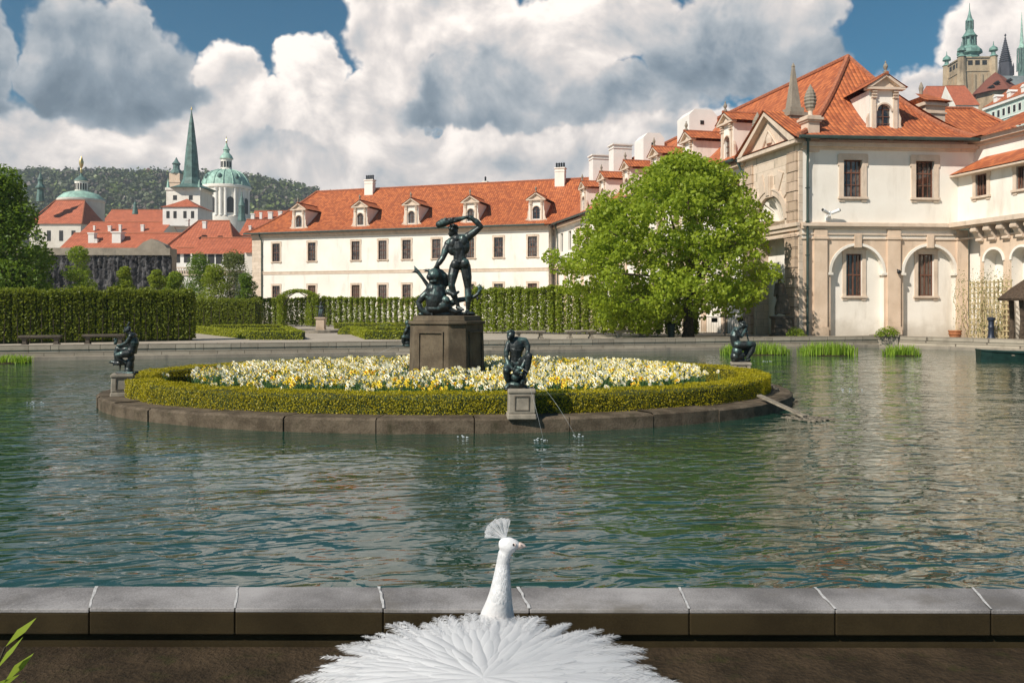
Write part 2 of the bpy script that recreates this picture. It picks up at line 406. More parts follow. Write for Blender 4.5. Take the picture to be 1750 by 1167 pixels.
leaf('forest_bare', (.10, .082, .068), (.15, .12, .095), None, .05)
def mk_special():
    m, b = newmat('feather'); c = b.mix(b.n('ShaderNodeNewGeometry').outputs['Random Per Island'], (.80, .80, .805), (.86, .86, .86))
    out(b, b.n('ShaderNodeMixShader', {0: .45, 1: pbsdf(b, Base_Color=c, Roughness=.85, Specular_IOR_Level=.1).outputs[0], 2: b.n('ShaderNodeBsdfTranslucent', {0: c}).outputs[0]}))
    m, b = newmat('bronze'); p = obco(b); g = b.n('ShaderNodeNewGeometry')
    n1 = b.noise(p, 5, 6, .65); n2 = b.noise(p, 22, 5, .65)
    up = b.n('ShaderNodeSeparateXYZ', {0: g.outputs['Normal']}).outputs[2]
    pat = b.mr(b.m('ADD', n1.outputs[0], b.m('MULTIPLY', up, .10)), .50, .70)
    c = b.mix(b.mr(n2.outputs[0], .3, .7), (.016, .019, .019), (.045, .050, .049)); c = b.mix(b.m('MULTIPLY', pat, .75), c, (.095, .17, .155))
    out(b, pbsdf(b, Base_Color=c, Metallic=.35, Roughness=b.mr(n2.outputs[0], .3, .7, .30, .5), Normal=bump(b, n2.outputs[0], .25, .01)))
    m, b = newmat('glass'); p = obco(b)
    n = b.noise(p, 2.2, 3)
    rnd = b.n('ShaderNodeObjectInfo').outputs['Random']; zz = b.n('ShaderNodeSeparateXYZ', {0: b.n('ShaderNodeTexCoord').outputs['Object']})
    cur = b.mix(b.m('MULTIPLY', b.mr(b.m('ADD', n.outputs[0], b.m('MULTIPLY', rnd, .35)), .55, .75), .8), (.02, .014, .012), (.16, .125, .10))
    out(b, pbsdf(b, Base_Color=cur, Roughness=.05, Specular_IOR_Level=.8, IOR=1.6, Normal=bump(b, b.noise(p, .9, 2).outputs[0], .25, .05)))
    m, b = newmat('water'); p = obco(b)
    rot = b.n('ShaderNodeVectorRotate', {'Vector': p, 'Angle': R(-8)}, rotation_type='Z_AXIS').outputs[0]
    def wv(sx, sy, sc, det, rg, di):
        q = b.n('ShaderNodeVectorMath', {0: rot, 1: (sx, sy, 1)}, operation='MULTIPLY').outputs[0]
        return b.noise(q, sc, det, rg, di).outputs[0]
    big = wv(.5, 1.0, .8, 1, .4, .3); mid = wv(.52, 1.1, 4.0, 2, .45, .7); small = wv(.55, 1.1, 8.0, 1, .4, .5)
    patch = b.mr(b.noise(p, .16, 3, .6).outputs[0], .35, .65, .55, 1.15)
    h = b.m('ADD', b.m('MULTIPLY', big, .055), b.m('ADD', b.m('MULTIPLY', mid, .036), b.m('MULTIPLY', small, .0045)))
    h = b.m('MULTIPLY', h, patch)
    bp = b.n('ShaderNodeBump', {'Height': h, 'Strength': 1.0, 'Distance': 1.0}).outputs[0]
    out(b, pbsdf(b, Base_Color=(.015, .05, .032), Roughness=.03, IOR=1.6, Specular_IOR_Level=.65, Normal=bp))
    m, b = newmat('jet'); out(b, pbsdf(b, Base_Color=(.75, .80, .82), Roughness=.15, Alpha=.16))
    m, b = newmat('foam'); out(b, pbsdf(b, Base_Color=(.75, .80, .82), Roughness=.3, Alpha=.75))
    m, b = newmat('plumage'); p = obco(b); n = b.noise(p, 60, 4, .6); n2 = b.noise(p, 9, 3)
    c = b.mix(b.mr(n2.outputs[0], .3, .7), (.66, .645, .64), (.74, .735, .735))
    out(b, pbsdf(b, Base_Color=c, Roughness=.85, Subsurface_Weight=.1, Subsurface_Radius=(.01, .008, .008), Specular_IOR_Level=.1, Normal=bump(b, n.outputs[0], .6, .006)))
mk_special()
# ---------------------------------------------------------------- ground, water, basin
from mathutils.geometry import tessellate_polygon
GZ = .42
POND = [(-12, 4.22), (-24.5, 29.7), (19.1, 42.1), (23.2, 37.1), (27.5, 26), (16, 4.14)]
def offset_poly(poly, d):
    n = len(poly); res = []
    for i in range(n):
        a, p, c = (Vector((*poly[k % n], 0)) for k in (i-1, i, i+1))
        e1 = (p-a).normalized(); e2 = (c-p).normalized()
        n1 = Vector((-e1.y, e1.x, 0)); n2 = Vector((-e2.y, e2.x, 0)); bz = (n1+n2).normalized()
        res.append(tuple((p+bz*(d/max(.4, bz.dot(n1))))[:2]))
    return res
PO = offset_poly(POND, .32)            # outer foot of the wall
def flat(name, rings, z, mat):
    vs = [Vector((x, y, z)) for r in rings for (x, y) in r]
    tr = tessellate_polygon([[Vector((x, y, 0)) for x, y in r] for r in rings])
    mb = MB()
    for t in tr:
        a, b_, c = (vs[i] for i in t)
        if (b_-a).cross(c-a).z < 0: t = t[::-1]
        mb.add([tuple(vs[i]) for i in t], [(0, 1, 2)])
    return structure(mb.build(name, mat))
flat('ground', [[(-3000, -3000), (3000, -3000), (3000, 3000), (-3000, 3000)], PO[::-1]], GZ, MAT['gravel'])
flat('water', [offset_poly(POND, .05)], 0.0, MAT['water'])
flat('pond_bed', [PO], -1.2, MAT['soil'])
flat('soil_bed', [[(-9, -3), (12, -3), (12, 3.84), (-9, 3.9)]], GZ+.006, MAT['soil'])
# far and side basin walls: one continuous wall
bw = thing('basin_wall', 'long low pale grey stone basin wall along the far side of the pond', 'wall', (0, 36, 0))
cop, wal, foot = MB(), MB(), MB()
for (a, b_), in zip([(POND[0], POND[1]), (POND[1], POND[2]), (POND[2], POND[3]), (POND[3], POND[4]), (POND[4], POND[5])]) if False else [((POND[i], POND[i+1]),) for i in range(5)]:
    a = Vector((*a, 0)); b_ = Vector((*b_, 0)); U = (b_-a).normalized(); L = (b_-a).length
    fr = Frame(a, U); n = max(1, int(L/1.7)); s = 0
    for k in range(n):
        s0 = L*k/n+.006; s1 = L*(k+1)/n-.006
        if k == 0: s0 -= .0
        cop.T = fr; cop.box(s0, s1, -.035, .42, .405+random.uniform(-.003, .003), .60+random.uniform(-.004, .004))
    wal.T = fr; wal.box(0, L, 0, .32, .16, .404)
    foot.T = fr; foot.box(-.05, L+.05, -.07, .32, -1.2, .159)
cop.build('coping', MAT['basin_ashlar'], bw, bevel=.012); wal.build('wall_body', MAT['basin_ashlar'], bw); foot.build('footing', MAT['grey_stone'], bw, bevel=.02)
pr = MB(Frame((19.1, 42.1), (.78, -.62))); pr.box(-.55, .75, -.3, .5, -.1, .63); pr.box(-.62, .82, -.37, .57, .56, .66)
pr.build('corner_pier', MAT['grey_stone'], bw, bevel=.02)
# near parapet
nw = thing('parapet_wall', 'low parapet wall in the foreground with speckled grey granite coping and white mortar joints', 'wall', (0, 4.0, GZ))
NJ = [(163, 151), (405, 401), (648, 655), (885, 905), (1160, 1178), (1392, 1427), (1660, 1692)]
def near_edge(px, far):                # coping edges: slightly skewed to the picture
    Y = 4.197 if far else 3.895
    X = (px-875)/FPX*Y
    return (X, Y-.004*X)
js = [(near_edge(a, 1), near_edge(c, 0)) for a, c in NJ]
js = [((-9.2, 4.23), (-9.2, 3.93)), ((-4.6, 4.215), (-4.4, 3.91)), ((-3.36, 4.21), (-3.2, 3.905))]+js+[((3.4, 4.18), (3.22, 3.88)), ((4.6, 4.18), (4.35, 3.88)), ((13, 4.15), (13, 3.84))]
c1, c2, c3 = MB(), MB(), MB()
for (a, c), (b_, d) in zip(js[:-1], js[1:]):
    g = .0025; za = .60+random.uniform(-.003, .003)
    q = [(c[0]+g, c[1], 0), (d[0]-g, d[1], 0), (b_[0]-g, b_[1], 0), (a[0]+g, a[1], 0)]
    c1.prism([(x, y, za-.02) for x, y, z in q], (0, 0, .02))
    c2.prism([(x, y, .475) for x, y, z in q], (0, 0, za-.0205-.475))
for a, c in js[1:-1]:
    w = random.uniform(.0045, .007)
    n = 7; L_ = []; Rr = []
    for k in range(n):
        t = k/(n-1); x = c[0]+(a[0]-c[0])*t+random.uniform(-.003, .003); y = c[1]+(a[1]-c[1])*t; ww = w*random.uniform(.7, 1.3)
        L_.append((x-ww, y, .6035)); Rr.append((x+ww, y, .6035))
    for k in range(n-1): c3.quad(L_[k], Rr[k], Rr[k+1], L_[k+1])
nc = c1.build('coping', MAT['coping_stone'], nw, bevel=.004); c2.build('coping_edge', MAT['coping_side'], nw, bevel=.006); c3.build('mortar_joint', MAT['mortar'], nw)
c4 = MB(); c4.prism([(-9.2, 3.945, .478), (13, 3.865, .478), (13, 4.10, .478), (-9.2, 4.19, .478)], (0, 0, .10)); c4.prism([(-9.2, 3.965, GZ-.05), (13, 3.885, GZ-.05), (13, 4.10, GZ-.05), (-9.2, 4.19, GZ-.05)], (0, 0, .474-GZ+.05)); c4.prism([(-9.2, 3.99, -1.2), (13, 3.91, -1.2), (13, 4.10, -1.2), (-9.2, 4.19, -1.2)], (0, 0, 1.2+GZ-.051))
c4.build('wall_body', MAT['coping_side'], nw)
# ---------------------------------------------------------------- leaves
def leaves(name, pts, size, mat, parent=None, nrm=None, flat=.35, aspect=.55, size_var=.4, loc=None, mats=None, midx=None, droop=0.0):
    pts = np.asarray(pts, float); n = len(pts)
    d = RNG.normal(size=(n, 3)); d /= np.linalg.norm(d, axis=1)[:, None]
    if nrm is not None:
        d = d*(1-flat)+np.asarray(nrm)*flat*1.6; d /= np.linalg.norm(d, axis=1)[:, None]
    t = RNG.normal(size=(n, 3)); t[:, 2] -= droop; t -= d*(t*d).sum(1)[:, None]; t /= np.linalg.norm(t, axis=1)[:, None]
    bt = np.cross(d, t); s = (size*(1-size_var+2*size_var*RNG.random(n)))[:, None]
    V = np.empty((n, 4, 3)); V[:, 0] = pts-t*s*.5; V[:, 1] = pts+bt*s*aspect*.5+d*s*.10; V[:, 2] = pts+t*s*.5; V[:, 3] = pts-bt*s*aspect*.5+d*s*.10
    return np_mesh(name, V.reshape(-1, 3), np.arange(4*n).reshape(n, 4), mats or mat, parent, loc, midx)
# ---------------------------------------------------------------- island
IC = (-1.4, 18.75)
def ell_pt(a, b_, t): return (IC[0]+a*math.cos(t), IC[1]+b_*math.sin(t))
def ring_mb(mb, ao, bo, ai, bi, z0, z1, n, gap=0.0, jit=0.0, sub=4):
    for k in range(n):
        t0 = 2*math.pi*k/n+gap; t1 = 2*math.pi*(k+1)/n-gap; zt = z1+random.uniform(-jit, jit); e = random.uniform(-jit, jit)*1.5
        for q in range(sub):
            ta = t0+(t1-t0)*q/sub; tb = t0+(t1-t0)*(q+1)/sub
            A, B = ell_pt(ao+e, bo+e, ta), ell_pt(ao+e, bo+e, tb); C_, D_ = ell_pt(ai, bi, tb), ell_pt(ai, bi, ta)
            A2, B2 = ell_pt(ao+e-.05, bo+e-.05, ta), ell_pt(ao+e-.05, bo+e-.05, tb)
            zc = zt-.035
            mb.quad((*A, z0), (*B, z0), (*B, zc), (*A, zc)); mb.quad((*A, zc), (*B, zc), (*B2, zt), (*A2, zt))
            mb.quad((*A2, zt), (*B2, zt), (*C_, zt), (*D_, zt)); mb.quad((*D_, z0), (*D_, zt), (*C_, zt), (*C_, z0))
            if q == 0: mb.quad((*A, z0), (*A, zc), (*D_, zt), (*D_, z0))
            if q == sub-1: mb.quad((*B, z0), (*C_, z0), (*C_, zt), (*B, zc))
    return mb
kb = ring_mb(MB(), 7.6, 5.6, 6.75, 4.75, -1.2, .24, 30, .0012, .012).build('island_kerb', MAT['kerb_stone'])
tag(kb, 'weathered brown stone kerb ringing the oval flower island in the pond', 'kerb')
flat('island_soil', [[ell_pt(6.8, 4.8, 2*math.pi*k/64) for k in range(64)]], .205, MAT['soil'])
hg = thing('box_hedge', 'clipped yellow green box hedge ringing the daffodil bed on the island', 'hedge', (*IC, .22))
HA, HB, HW, HZ0, HZ1 = 7.12, 5.12, .62, .23, .585
NEARS = (.15, 13.42); LEFTS = (-7.95, 16.75); RIGHTS = (5.75, 20.6); BACKS = (-3.2, 24.3)
mb = ring_mb(MB(), HA-.08, HB-.08, HA-HW+.08, HB-HW+.08, HZ0, HZ1-.05, 72, 0, .004, 2)
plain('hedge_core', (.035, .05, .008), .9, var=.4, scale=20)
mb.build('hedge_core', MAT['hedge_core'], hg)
def hedge_ring_pts(n):
    t = RNG.random(n)*2*math.pi; wob = .016*np.sin(t*23)+.012*np.sin(t*41+1)
    sel = RNG.random(n); p = np.zeros((n, 3)); nr = np.zeros((n, 3))
    off = np.where(sel < .40, 0.0, np.where(sel < .62, HW, RNG.random(n)*HW))
    a = HA-off; b_ = HB-off
    p[:, 0] = IC[0]+a*np.cos(t); p[:, 1] = IC[1]+b_*np.sin(t)
    top = sel >= .62
    p[:, 2] = np.where(top, HZ1+.6*wob, HZ0+RNG.random(n)*(HZ1-HZ0))
    o = np.stack([np.cos(t)/HA, np.sin(t)/HB, 0*t], 1); o /= np.linalg.norm(o, axis=1)[:, None]
    nr = np.where(top[:, None], [[0, 0, 1]], np.where((sel < .4)[:, None], o, -o))
    p += nr*(RNG.normal(size=(n, 1))*.009+.0*t[:, None]); p += o*np.where(sel < .4, wob, 0)[:, None]
    dn = np.hypot(p[:, 0]-NEARS[0], p[:, 1]-NEARS[1]-.1); dl = np.hypot(p[:, 0]-LEFTS[0], p[:, 1]-LEFTS[1]); dr = np.hypot(p[:, 0]-RIGHTS[0], p[:, 1]-RIGHTS[1])
    k = (dn > .30) & (dl > .34) & (dr > .34)
    return p[k], nr[k]
pp, nn = hedge_ring_pts(120000)
leaves('foliage', pp, .028, MAT['leaf_box'], hg, nn, .38, .6)
# ---------------------------------------------------------------- daffodils
def daffodil_arrays(rng, h, white):
    V = []; F = []; M = []
    def q(a, b_, c, d, m): o = len(V); V.extend([a, b_, c, d]); F.append((o, o+1, o+2, o+3)); M.append(m)
    for k in range(5):                 # leaf blades
        a = rng.random()*6.28; l = h*(.6+.35*rng.random()); lean = .05+.12*rng.random(); w = .009
        d = np.array([math.cos(a), math.sin(a), 0]); s = np.array([-d[1], d[0], 0])*w
        p0 = d*.015; p1 = d*lean*.4+np.array([0, 0, l*.6]); p2 = d*lean+np.array([0, 0, l])
        q(p0-s, p0+s, p1+s, p1-s, 0); q(p1-s, p1+s, p2+s*.2, p2-s*.2, 0)
    for f in range(2):
        a = rng.random()*6.28; base = np.array([math.cos(a)*.03*f, math.sin(a)*.03*f, 0]); hh = h*(1-.12*f*rng.random())
        top = base+np.array([math.cos(a)*.05, math.sin(a)*.05, hh]); w = np.array([.004, 0, 0])
        q(base-w, base+w, top+w, top-w, 0)
        fa = a+rng.normal()*.6; n = np.array([math.cos(fa), math.sin(fa), .35]); n /= np.linalg.norm(n)
        t = np.cross(n, [0, 0, 1]); t /= np.linalg.norm(t); u = np.cross(n, t); rr = .048+.009*rng.random()
        c = top+n*.015
        for k in range(6):
            b1 = k*math.pi/3; e = lambda ang, r, dz: c+(t*math.cos(ang)+u*math.sin(ang))*r+n*dz
            q(c, e(b1-.42, rr*.6, .004), e(b1, rr, .0), e(b1+.42, rr*.6, .004), 1)
        for k in range(5):
            b1 = k*2*math.pi/5; b2 = (k+1)*2*math.pi/5
            q(e(b1, .012, .003), e(b2, .012, .003), e(b2, .020, .032), e(b1, .020, .032), 2)
    return np.array(V), np.array(F), np.array(M)
variants = []
for k in range(10):
    white = k < 6
    variants.append((white, daffodil_arrays(np.random.default_rng(k), .40+.012*(k % 5), white)))
pts = []
while len(pts) < 2900:
    t = random.random()*6.283; r_ = math.sqrt(random.random())
    x = IC[0]+5.75*r_*math.cos(t); y = IC[1]+4.28*r_*math.sin(t)
    if abs(x+1.5) < .95 and abs(y-18.9) < .95: continue
    if y < 15.0 and random.random() < .25: continue
    pts.append((x, y))
pts += [(IC[0]-6.05, 17.6), (4.65, 18.4)]
pts.sort(key=lambda p: p[1])
def is_white(x, y):
    v = math.sin(x*1.9+1.3)*math.cos(y*2.3+.4)+.6*math.sin(x*4.1-y*3)+random.gauss(0, .25)-.5
    v -= .55 if y > 15.6 else -.25
    return v < 0
protos = []
for white, (V, F_, M_) in variants:
    mats = [MAT['leaf_daffodil'], MAT['petal_white' if len(protos) % 3 else 'petal_cream'] if white else MAT['petal_yellow'], MAT['petal_yellow'] if white else MAT['cup_orange' if len(protos) % 2 else 'petal_yellow']]
    o = np_mesh('daffodil', V, F_, mats, midx=M_); protos.append(o)
used = set(); SV = []; SF = []; SM = []; off = 0
for i, (x, y) in enumerate(pts):
    w = is_white(x, y); k = random.randrange(0, 6) if w else random.randrange(6, 10)
    mound = .20+.05*max(0, 1-((x-IC[0])/6)**2-((y-IC[1])/4.5)**2); rz = random.random()*6.28; sc = random.uniform(.78, 1.16)
    if i < 300:
        o = protos[k] if k not in used else protos[k].copy()
        if k in used: COL.objects.link(o)
        used.add(k); o.location = (x, y, mound); o.rotation_euler.z = rz; o.scale = (sc,)*3
        tag(o, 'white petalled daffodil in the front rows of the island flower bed' if w else 'yellow petalled daffodil in the front rows of the island flower bed', 'daffodil',
            'white daffodils in the front rows' if w else 'yellow daffodils in the front rows')
    else:
        V, F_, M_ = variants[k][1]; c, s_ = math.cos(rz), math.sin(rz)
        W_ = np.stack([V[:, 0]*c-V[:, 1]*s_, V[:, 0]*s_+V[:, 1]*c, V[:, 2]], 1)*sc+np.array([x, y, mound])
        SV.append(W_); SF.append(F_+off); off += len(V)
        mm = M_.copy(); 
        if not w: mm[M_ == 1] = 2; mm[M_ == 2] = 3 if k % 2 else 2
        elif k % 3 == 0: mm[M_ == 1] = 4; mm[M_ == 2] = 2
        SM.append(mm)
for k, o in enumerate(protos):
    if k not in used: bpy.data.objects.remove(o)
o = np_mesh('daffodils', np.concatenate(SV), np.concatenate(SF), [MAT['leaf_daffodil'], MAT['petal_white'], MAT['petal_yellow'], MAT['cup_orange'], MAT['petal_cream']], midx=np.concatenate(SM))
o['kind'] = 'stuff'; tag(o, 'dense bed of white and yellow daffodils filling the island', 'daffodils')
# ---------------------------------------------------------------- pedestals on the island
pd = thing('statue_pedestal', 'large chamfered dark stone pedestal with recessed panels amid the daffodils', 'pedestal', (-1.5, 18.9, .2))
def octo(w, c): h = w/2; return [(-h+c, -h), (h-c, -h), (h, -h+c), (h, h-c), (h-c, h), (-h+c, h), (-h, h-c), (-h, -h+c)]
rz = R(-29+4.5); ca, sa = math.cos(rz), math.sin(rz)
PT = lambda x, y, z: Vector((-1.5+x*ca-y*sa, 18.9+x*sa+y*ca, z))
mb = MB(PT)
for (w0, c0, z0, w1, c1_, z1) in [(1.60, .33, .1, 1.60, .33, .50), (1.50, .30, .50, 1.44, .29, 1.66), (1.52, .30, 1.66, 1.52, .30, 1.73), (1.36, .27, 1.73, 1.30, .26, 1.85)]:
    A, B = octo(w0, c0), octo(w1, c1_)
    mb.add([(*p, z0) for p in A]+[(*p, z1) for p in B], [tuple(range(8))[::-1], tuple(range(8, 16))]+[(i, (i+1) % 8, 8+(i+1) % 8, 8+i) for i in range(8)])
mb.build('pedestal_block', MAT['plinth_stone'], pd, bevel=.015)
for k in range(4):
    q = k*math.pi/2; c, s_ = math.cos(q), math.sin(q)
    mb = MB(lambda x, y, z: PT(x*c-y*s_, x*s_+y*c, z))
    for (x0, x1, z0, z1) in [(-.32, .32, .60, .64), (-.32, .32, 1.46, 1.50), (-.32, -.285, .64, 1.46), (.285, .32, .64, 1.46)]:
        mb.box(x0, x1, -.765, -.70, z0, z1)
    mb.build('panel_moulding', MAT['plinth_stone'], pd, bevel=.006)
def small_ped(xy, ang, w, h, label):
    t = thing('statue_pedestal', label, 'pedestal', (*xy, .2), 'small pedestals on the island kerb')
    fr = Frame(xy, (math.cos(ang), math.sin(ang))); mb = MB(fr); a = w/2
    for (w0, z0, w1, z1) in [(a*1.04, .23, a*1.0, .32), (a*.96, .32, a*.92, .23+h-.07), (a*1.0, .23+h-.07, a*.98, .23+h)]:
        A = [(-w0, -w0), (w0, -w0), (w0, w0), (-w0, w0)]; B = [(-w1, -w1), (w1, -w1), (w1, w1), (-w1, w1)]
        mb.add([(*p, z0) for p in A]+[(*p, z1) for p in B], [(3, 2, 1, 0), (4, 5, 6, 7)]+[(i, (i+1) % 4, 4+(i+1) % 4, 4+i) for i in range(4)])
    mb.build('pedestal_block', MAT['bench_stone'], t, bevel=.02)
    m2 = MB(fr)
    for (x0, x1, z0, z1) in [(-.12, .12, .37, .385), (-.12, .12, .595, .61), (-.12, -.105, .385, .595), (.105, .12, .385, .595)]: m2.box(x0, x1, -a*.97-.006, -a*.9, z0, z1)
    m2.build('panel_groove', MAT['statue_stone'], t)
    return t
small_ped(NEARS, R(3), .46, .49, 'small square stone pedestal with a sunken panel at the front of the island hedge')
small_ped(LEFTS, R(20), .44, .46, 'small square mossy stone pedestal at the left end of the island kerb')
small_ped(RIGHTS, R(-10), .50, .44, 'low square stone pedestal at the right rear of the island hedge')
small_ped(BACKS, R(10), .46, .46, 'small stone pedestal at the back of the island behind the large pedestal')
# ---------------------------------------------------------------- building helpers
def s_at(fr, px):
    k = (px-CXP)/FPX; return (k*fr.O.y-fr.O.x)/(fr.U.x-k*fr.U.y)
def z_at(fr, px, py, d=0):
    p = fr(s_at(fr, px), d, 0); return EYE-(py-HYP)/FPX*p.y
def wall(mb, s0, s1, z0, z1, ops=(), d=0.0, rev=.22, m=0):
    ss = sorted({s0, s1, *[min(max(v, s0), s1) for o in ops for v in o[:2]]}); zs = sorted({z0, z1, *[min(max(v, z0), z1) for o in ops for v in o[2:4]]})
    for a, b_ in zip(ss[:-1], ss[1:]):
        for c, e in zip(zs[:-1], zs[1:]):
            sm, zm = (a+b_)/2, (c+e)/2
            if any(o[0] < sm < o[1] and o[2] < zm < o[3] for o in ops): continue
            mb.quad((a, d, c), (b_, d, c), (b_, d, e), (a, d, e), m)
    for o in ops:
        a, b_, c, e = o[:4]; r = d+rev
        mb.quad((a, d, c), (a, d, e), (a, r, e), (a, r, c), m); mb.quad((b_, d, c), (b_, r, c), (b_, r, e), (b_, d, e), m)
        mb.quad((a, d, e), (b_, d, e), (b_, r, e), (a, r, e), m); mb.quad((a, d, c), (a, r, c), (b_, r, c), (b_, d, c), m)
def arch_wall(mb, s0, s1, z0, z1, sc, r, zs, zb, d=0.0, rev=.3, m=0, n=16, mr=None):
    if mr is None: mr = m
    Q = lambda a, b_, c, e: mb.quad((a, d, c), (b_, d, c), (b_, d, e), (a, d, e), m)
    Q(s0, sc-r, z0, z1); Q(sc+r, s1, z0, z1)
    if zb > z0: Q(sc-r, sc+r, z0, zb)
    ap = [(sc-r*math.cos(math.pi*k/n), zs+r*math.sin(math.pi*k/n)) for k in range(n+1)]
    for (a, za), (b_, zc) in zip(ap[:-1], ap[1:]): mb.quad((a, d, za), (b_, d, zc), (b_, d, z1), (a, d, z1), m)
    pr = [(sc-r, zb)]+ap+[(sc+r, zb)]
    for (a, za), (b_, zc) in zip(pr, pr[1:]+pr[:1]): mb.quad((a, d, za), (b_, d, zc), (b_, d+rev, zc), (a, d+rev, za), mr)
    return ap
def archivolt(mb, sc, r, zs, w, d0, d1, m=0, n=18, a0=0.0, a1=math.pi):
    for k in range(n):
        ta, tb = a0+(a1-a0)*k/n, a0+(a1-a0)*(k+1)/n
        p = lambda t, rr: (sc-rr*math.cos(t), zs+rr*math.sin(t))
        A, B, C_, D_ = p(ta, r), p(tb, r), p(tb, r+w), p(ta, r+w)
        mb.add([(x, d0, z) for x, z in (A, B, C_, D_)]+[(x, d1, z) for x, z in (A, B, C_, D_)], [(0, 1, 2, 3), (4, 7, 6, 5), (0, 4, 5, 1), (3, 2, 6, 7)], m)
def put(name, me, parent, wloc, rz=0.0):
    o = bpy.data.objects.new(name, me); COL.objects.link(o); o.parent = parent
    pw = parent.matrix_world if False else None
    ORG[o.name] = Vector(wloc)
    base = ORG[parent.name]; pr_ = ROT.get(parent.name, 0.0)
    dv = Vector(wloc)-base; c, s_ = math.cos(-pr_), math.sin(-pr_)
    o.location = (dv.x*c-dv.y*s_, dv.x*s_+dv.y*c, dv.z); o.rotation_euler.z = rz-pr_; ROT[o.name] = rz
    return o
ROT = {}
WIN = {}
def mesh_of(mb, name, mats):
    o = mb.build(name, mats); me = o.data; bpy.data.objects.remove(o); return me
def window_meshes(key, w, h, sur=.14, ears=.05, nx=2, nz=3, sill=True, mat='trim', proj=.05, depth=.16):
    if key in WIN: return WIN[key]
    a = w/2; mb = MB()
    mb.box(-a-sur, -a, -proj, depth, 0, h); mb.box(a, a+sur, -proj, depth, 0, h)
    mb.box(-a-sur-ears, a+sur+ears, -proj-.012, depth, h, h+sur*1.1); mb.box(-a-sur-.03, a+sur+.03, -proj-.03, -proj+.01, h+sur*1.1, h+sur*1.1+.05)
    if ears:
        for sx in (-1, 1): mb.box(min(sx*(a+sur), sx*(a+sur+ears)), max(sx*(a+sur), sx*(a+sur+ears)), -proj, .02, h*.84, h)
    f = mesh_of(mb, 'window', MAT[mat])
    mb = MB(); mb.box(-a-sur-.06, a+sur+.06, -proj-.07, depth, -.11, 0); mb.box(-a-sur, -a+.05, -proj, .02, -.24, -.11); mb.box(a-.05, a+sur, -proj, .02, -.24, -.11); mb.box(-a+.05, a-.05, -proj+.015, .02, -.19, -.11)
    si = mesh_of(mb, 'sill', MAT[mat])
    mb = MB(); t = .055
    mb.box(-a, -a+t, depth-.07, depth-.01, 0, h); mb.box(a-t, a, depth-.07, depth-.01, 0, h); mb.box(-a+t, a-t, depth-.07, depth-.01, 0, t); mb.box(-a+t, a-t, depth-.07, depth-.01, h-t, h)
    for k in range(1, nx):
        x = -a+w*k/nx; mb.box(x-.03, x+.03, depth-.068, depth-.012, t, h-t)
    for k in range(1, nz):
        z = h*k/nz; q = .035 if k == (nz+1)//2 else .016; mb.box(-a+t, a-t, depth-.066, depth-.014, z-q, z+q)
    for x in (-a*.5, a*.5): mb.box(x-.012, x+.012, depth-.06, depth-.018, t, h-t)
    ca = mesh_of(mb, 'casement', MAT['casement'])
    mb = MB(); mb.box(-a, a, depth-.012, depth+.01, 0, h); gl = mesh_of(mb, 'pane', MAT['glass'])
    WIN[key] = (f, si, ca, gl); return WIN[key]
def window(key, fr, s, z, parent, d=0.0, sill=True):
    f, si, ca, gl = WIN[key]; L = fr(s, d, z)
    o = put('window', f, parent, L, fr.ang)
    if sill: put('sill', si, o, L, fr.ang)
    put('casement', ca, o, L, fr.ang); put('pane', gl, o, L, fr.ang)
    return o
def downpipe(parent, fr, s, ztop, d=-.16, mat='gutter', zb=GZ):
    mb = MB(fr); mb.tube([(s, d-.35, ztop), (s, d-.33, ztop-.25), (s+.12, d-.05, ztop-.9), (s+.12, d, ztop-1.3), (s+.12, d, zb)], .07, 8)
    mb.lathe((s, d-.35, ztop-.15), [(.13, 0), (.16, .28), (.1, .3)], 8)
    for z in np.arange(zb+.8, ztop-1.5, 1.8): mb.box(s+.03, s+.21, d-.08, d+.1, z, z+.05)
    return mb.build('downpipe', MAT[mat], parent, smooth='auto')
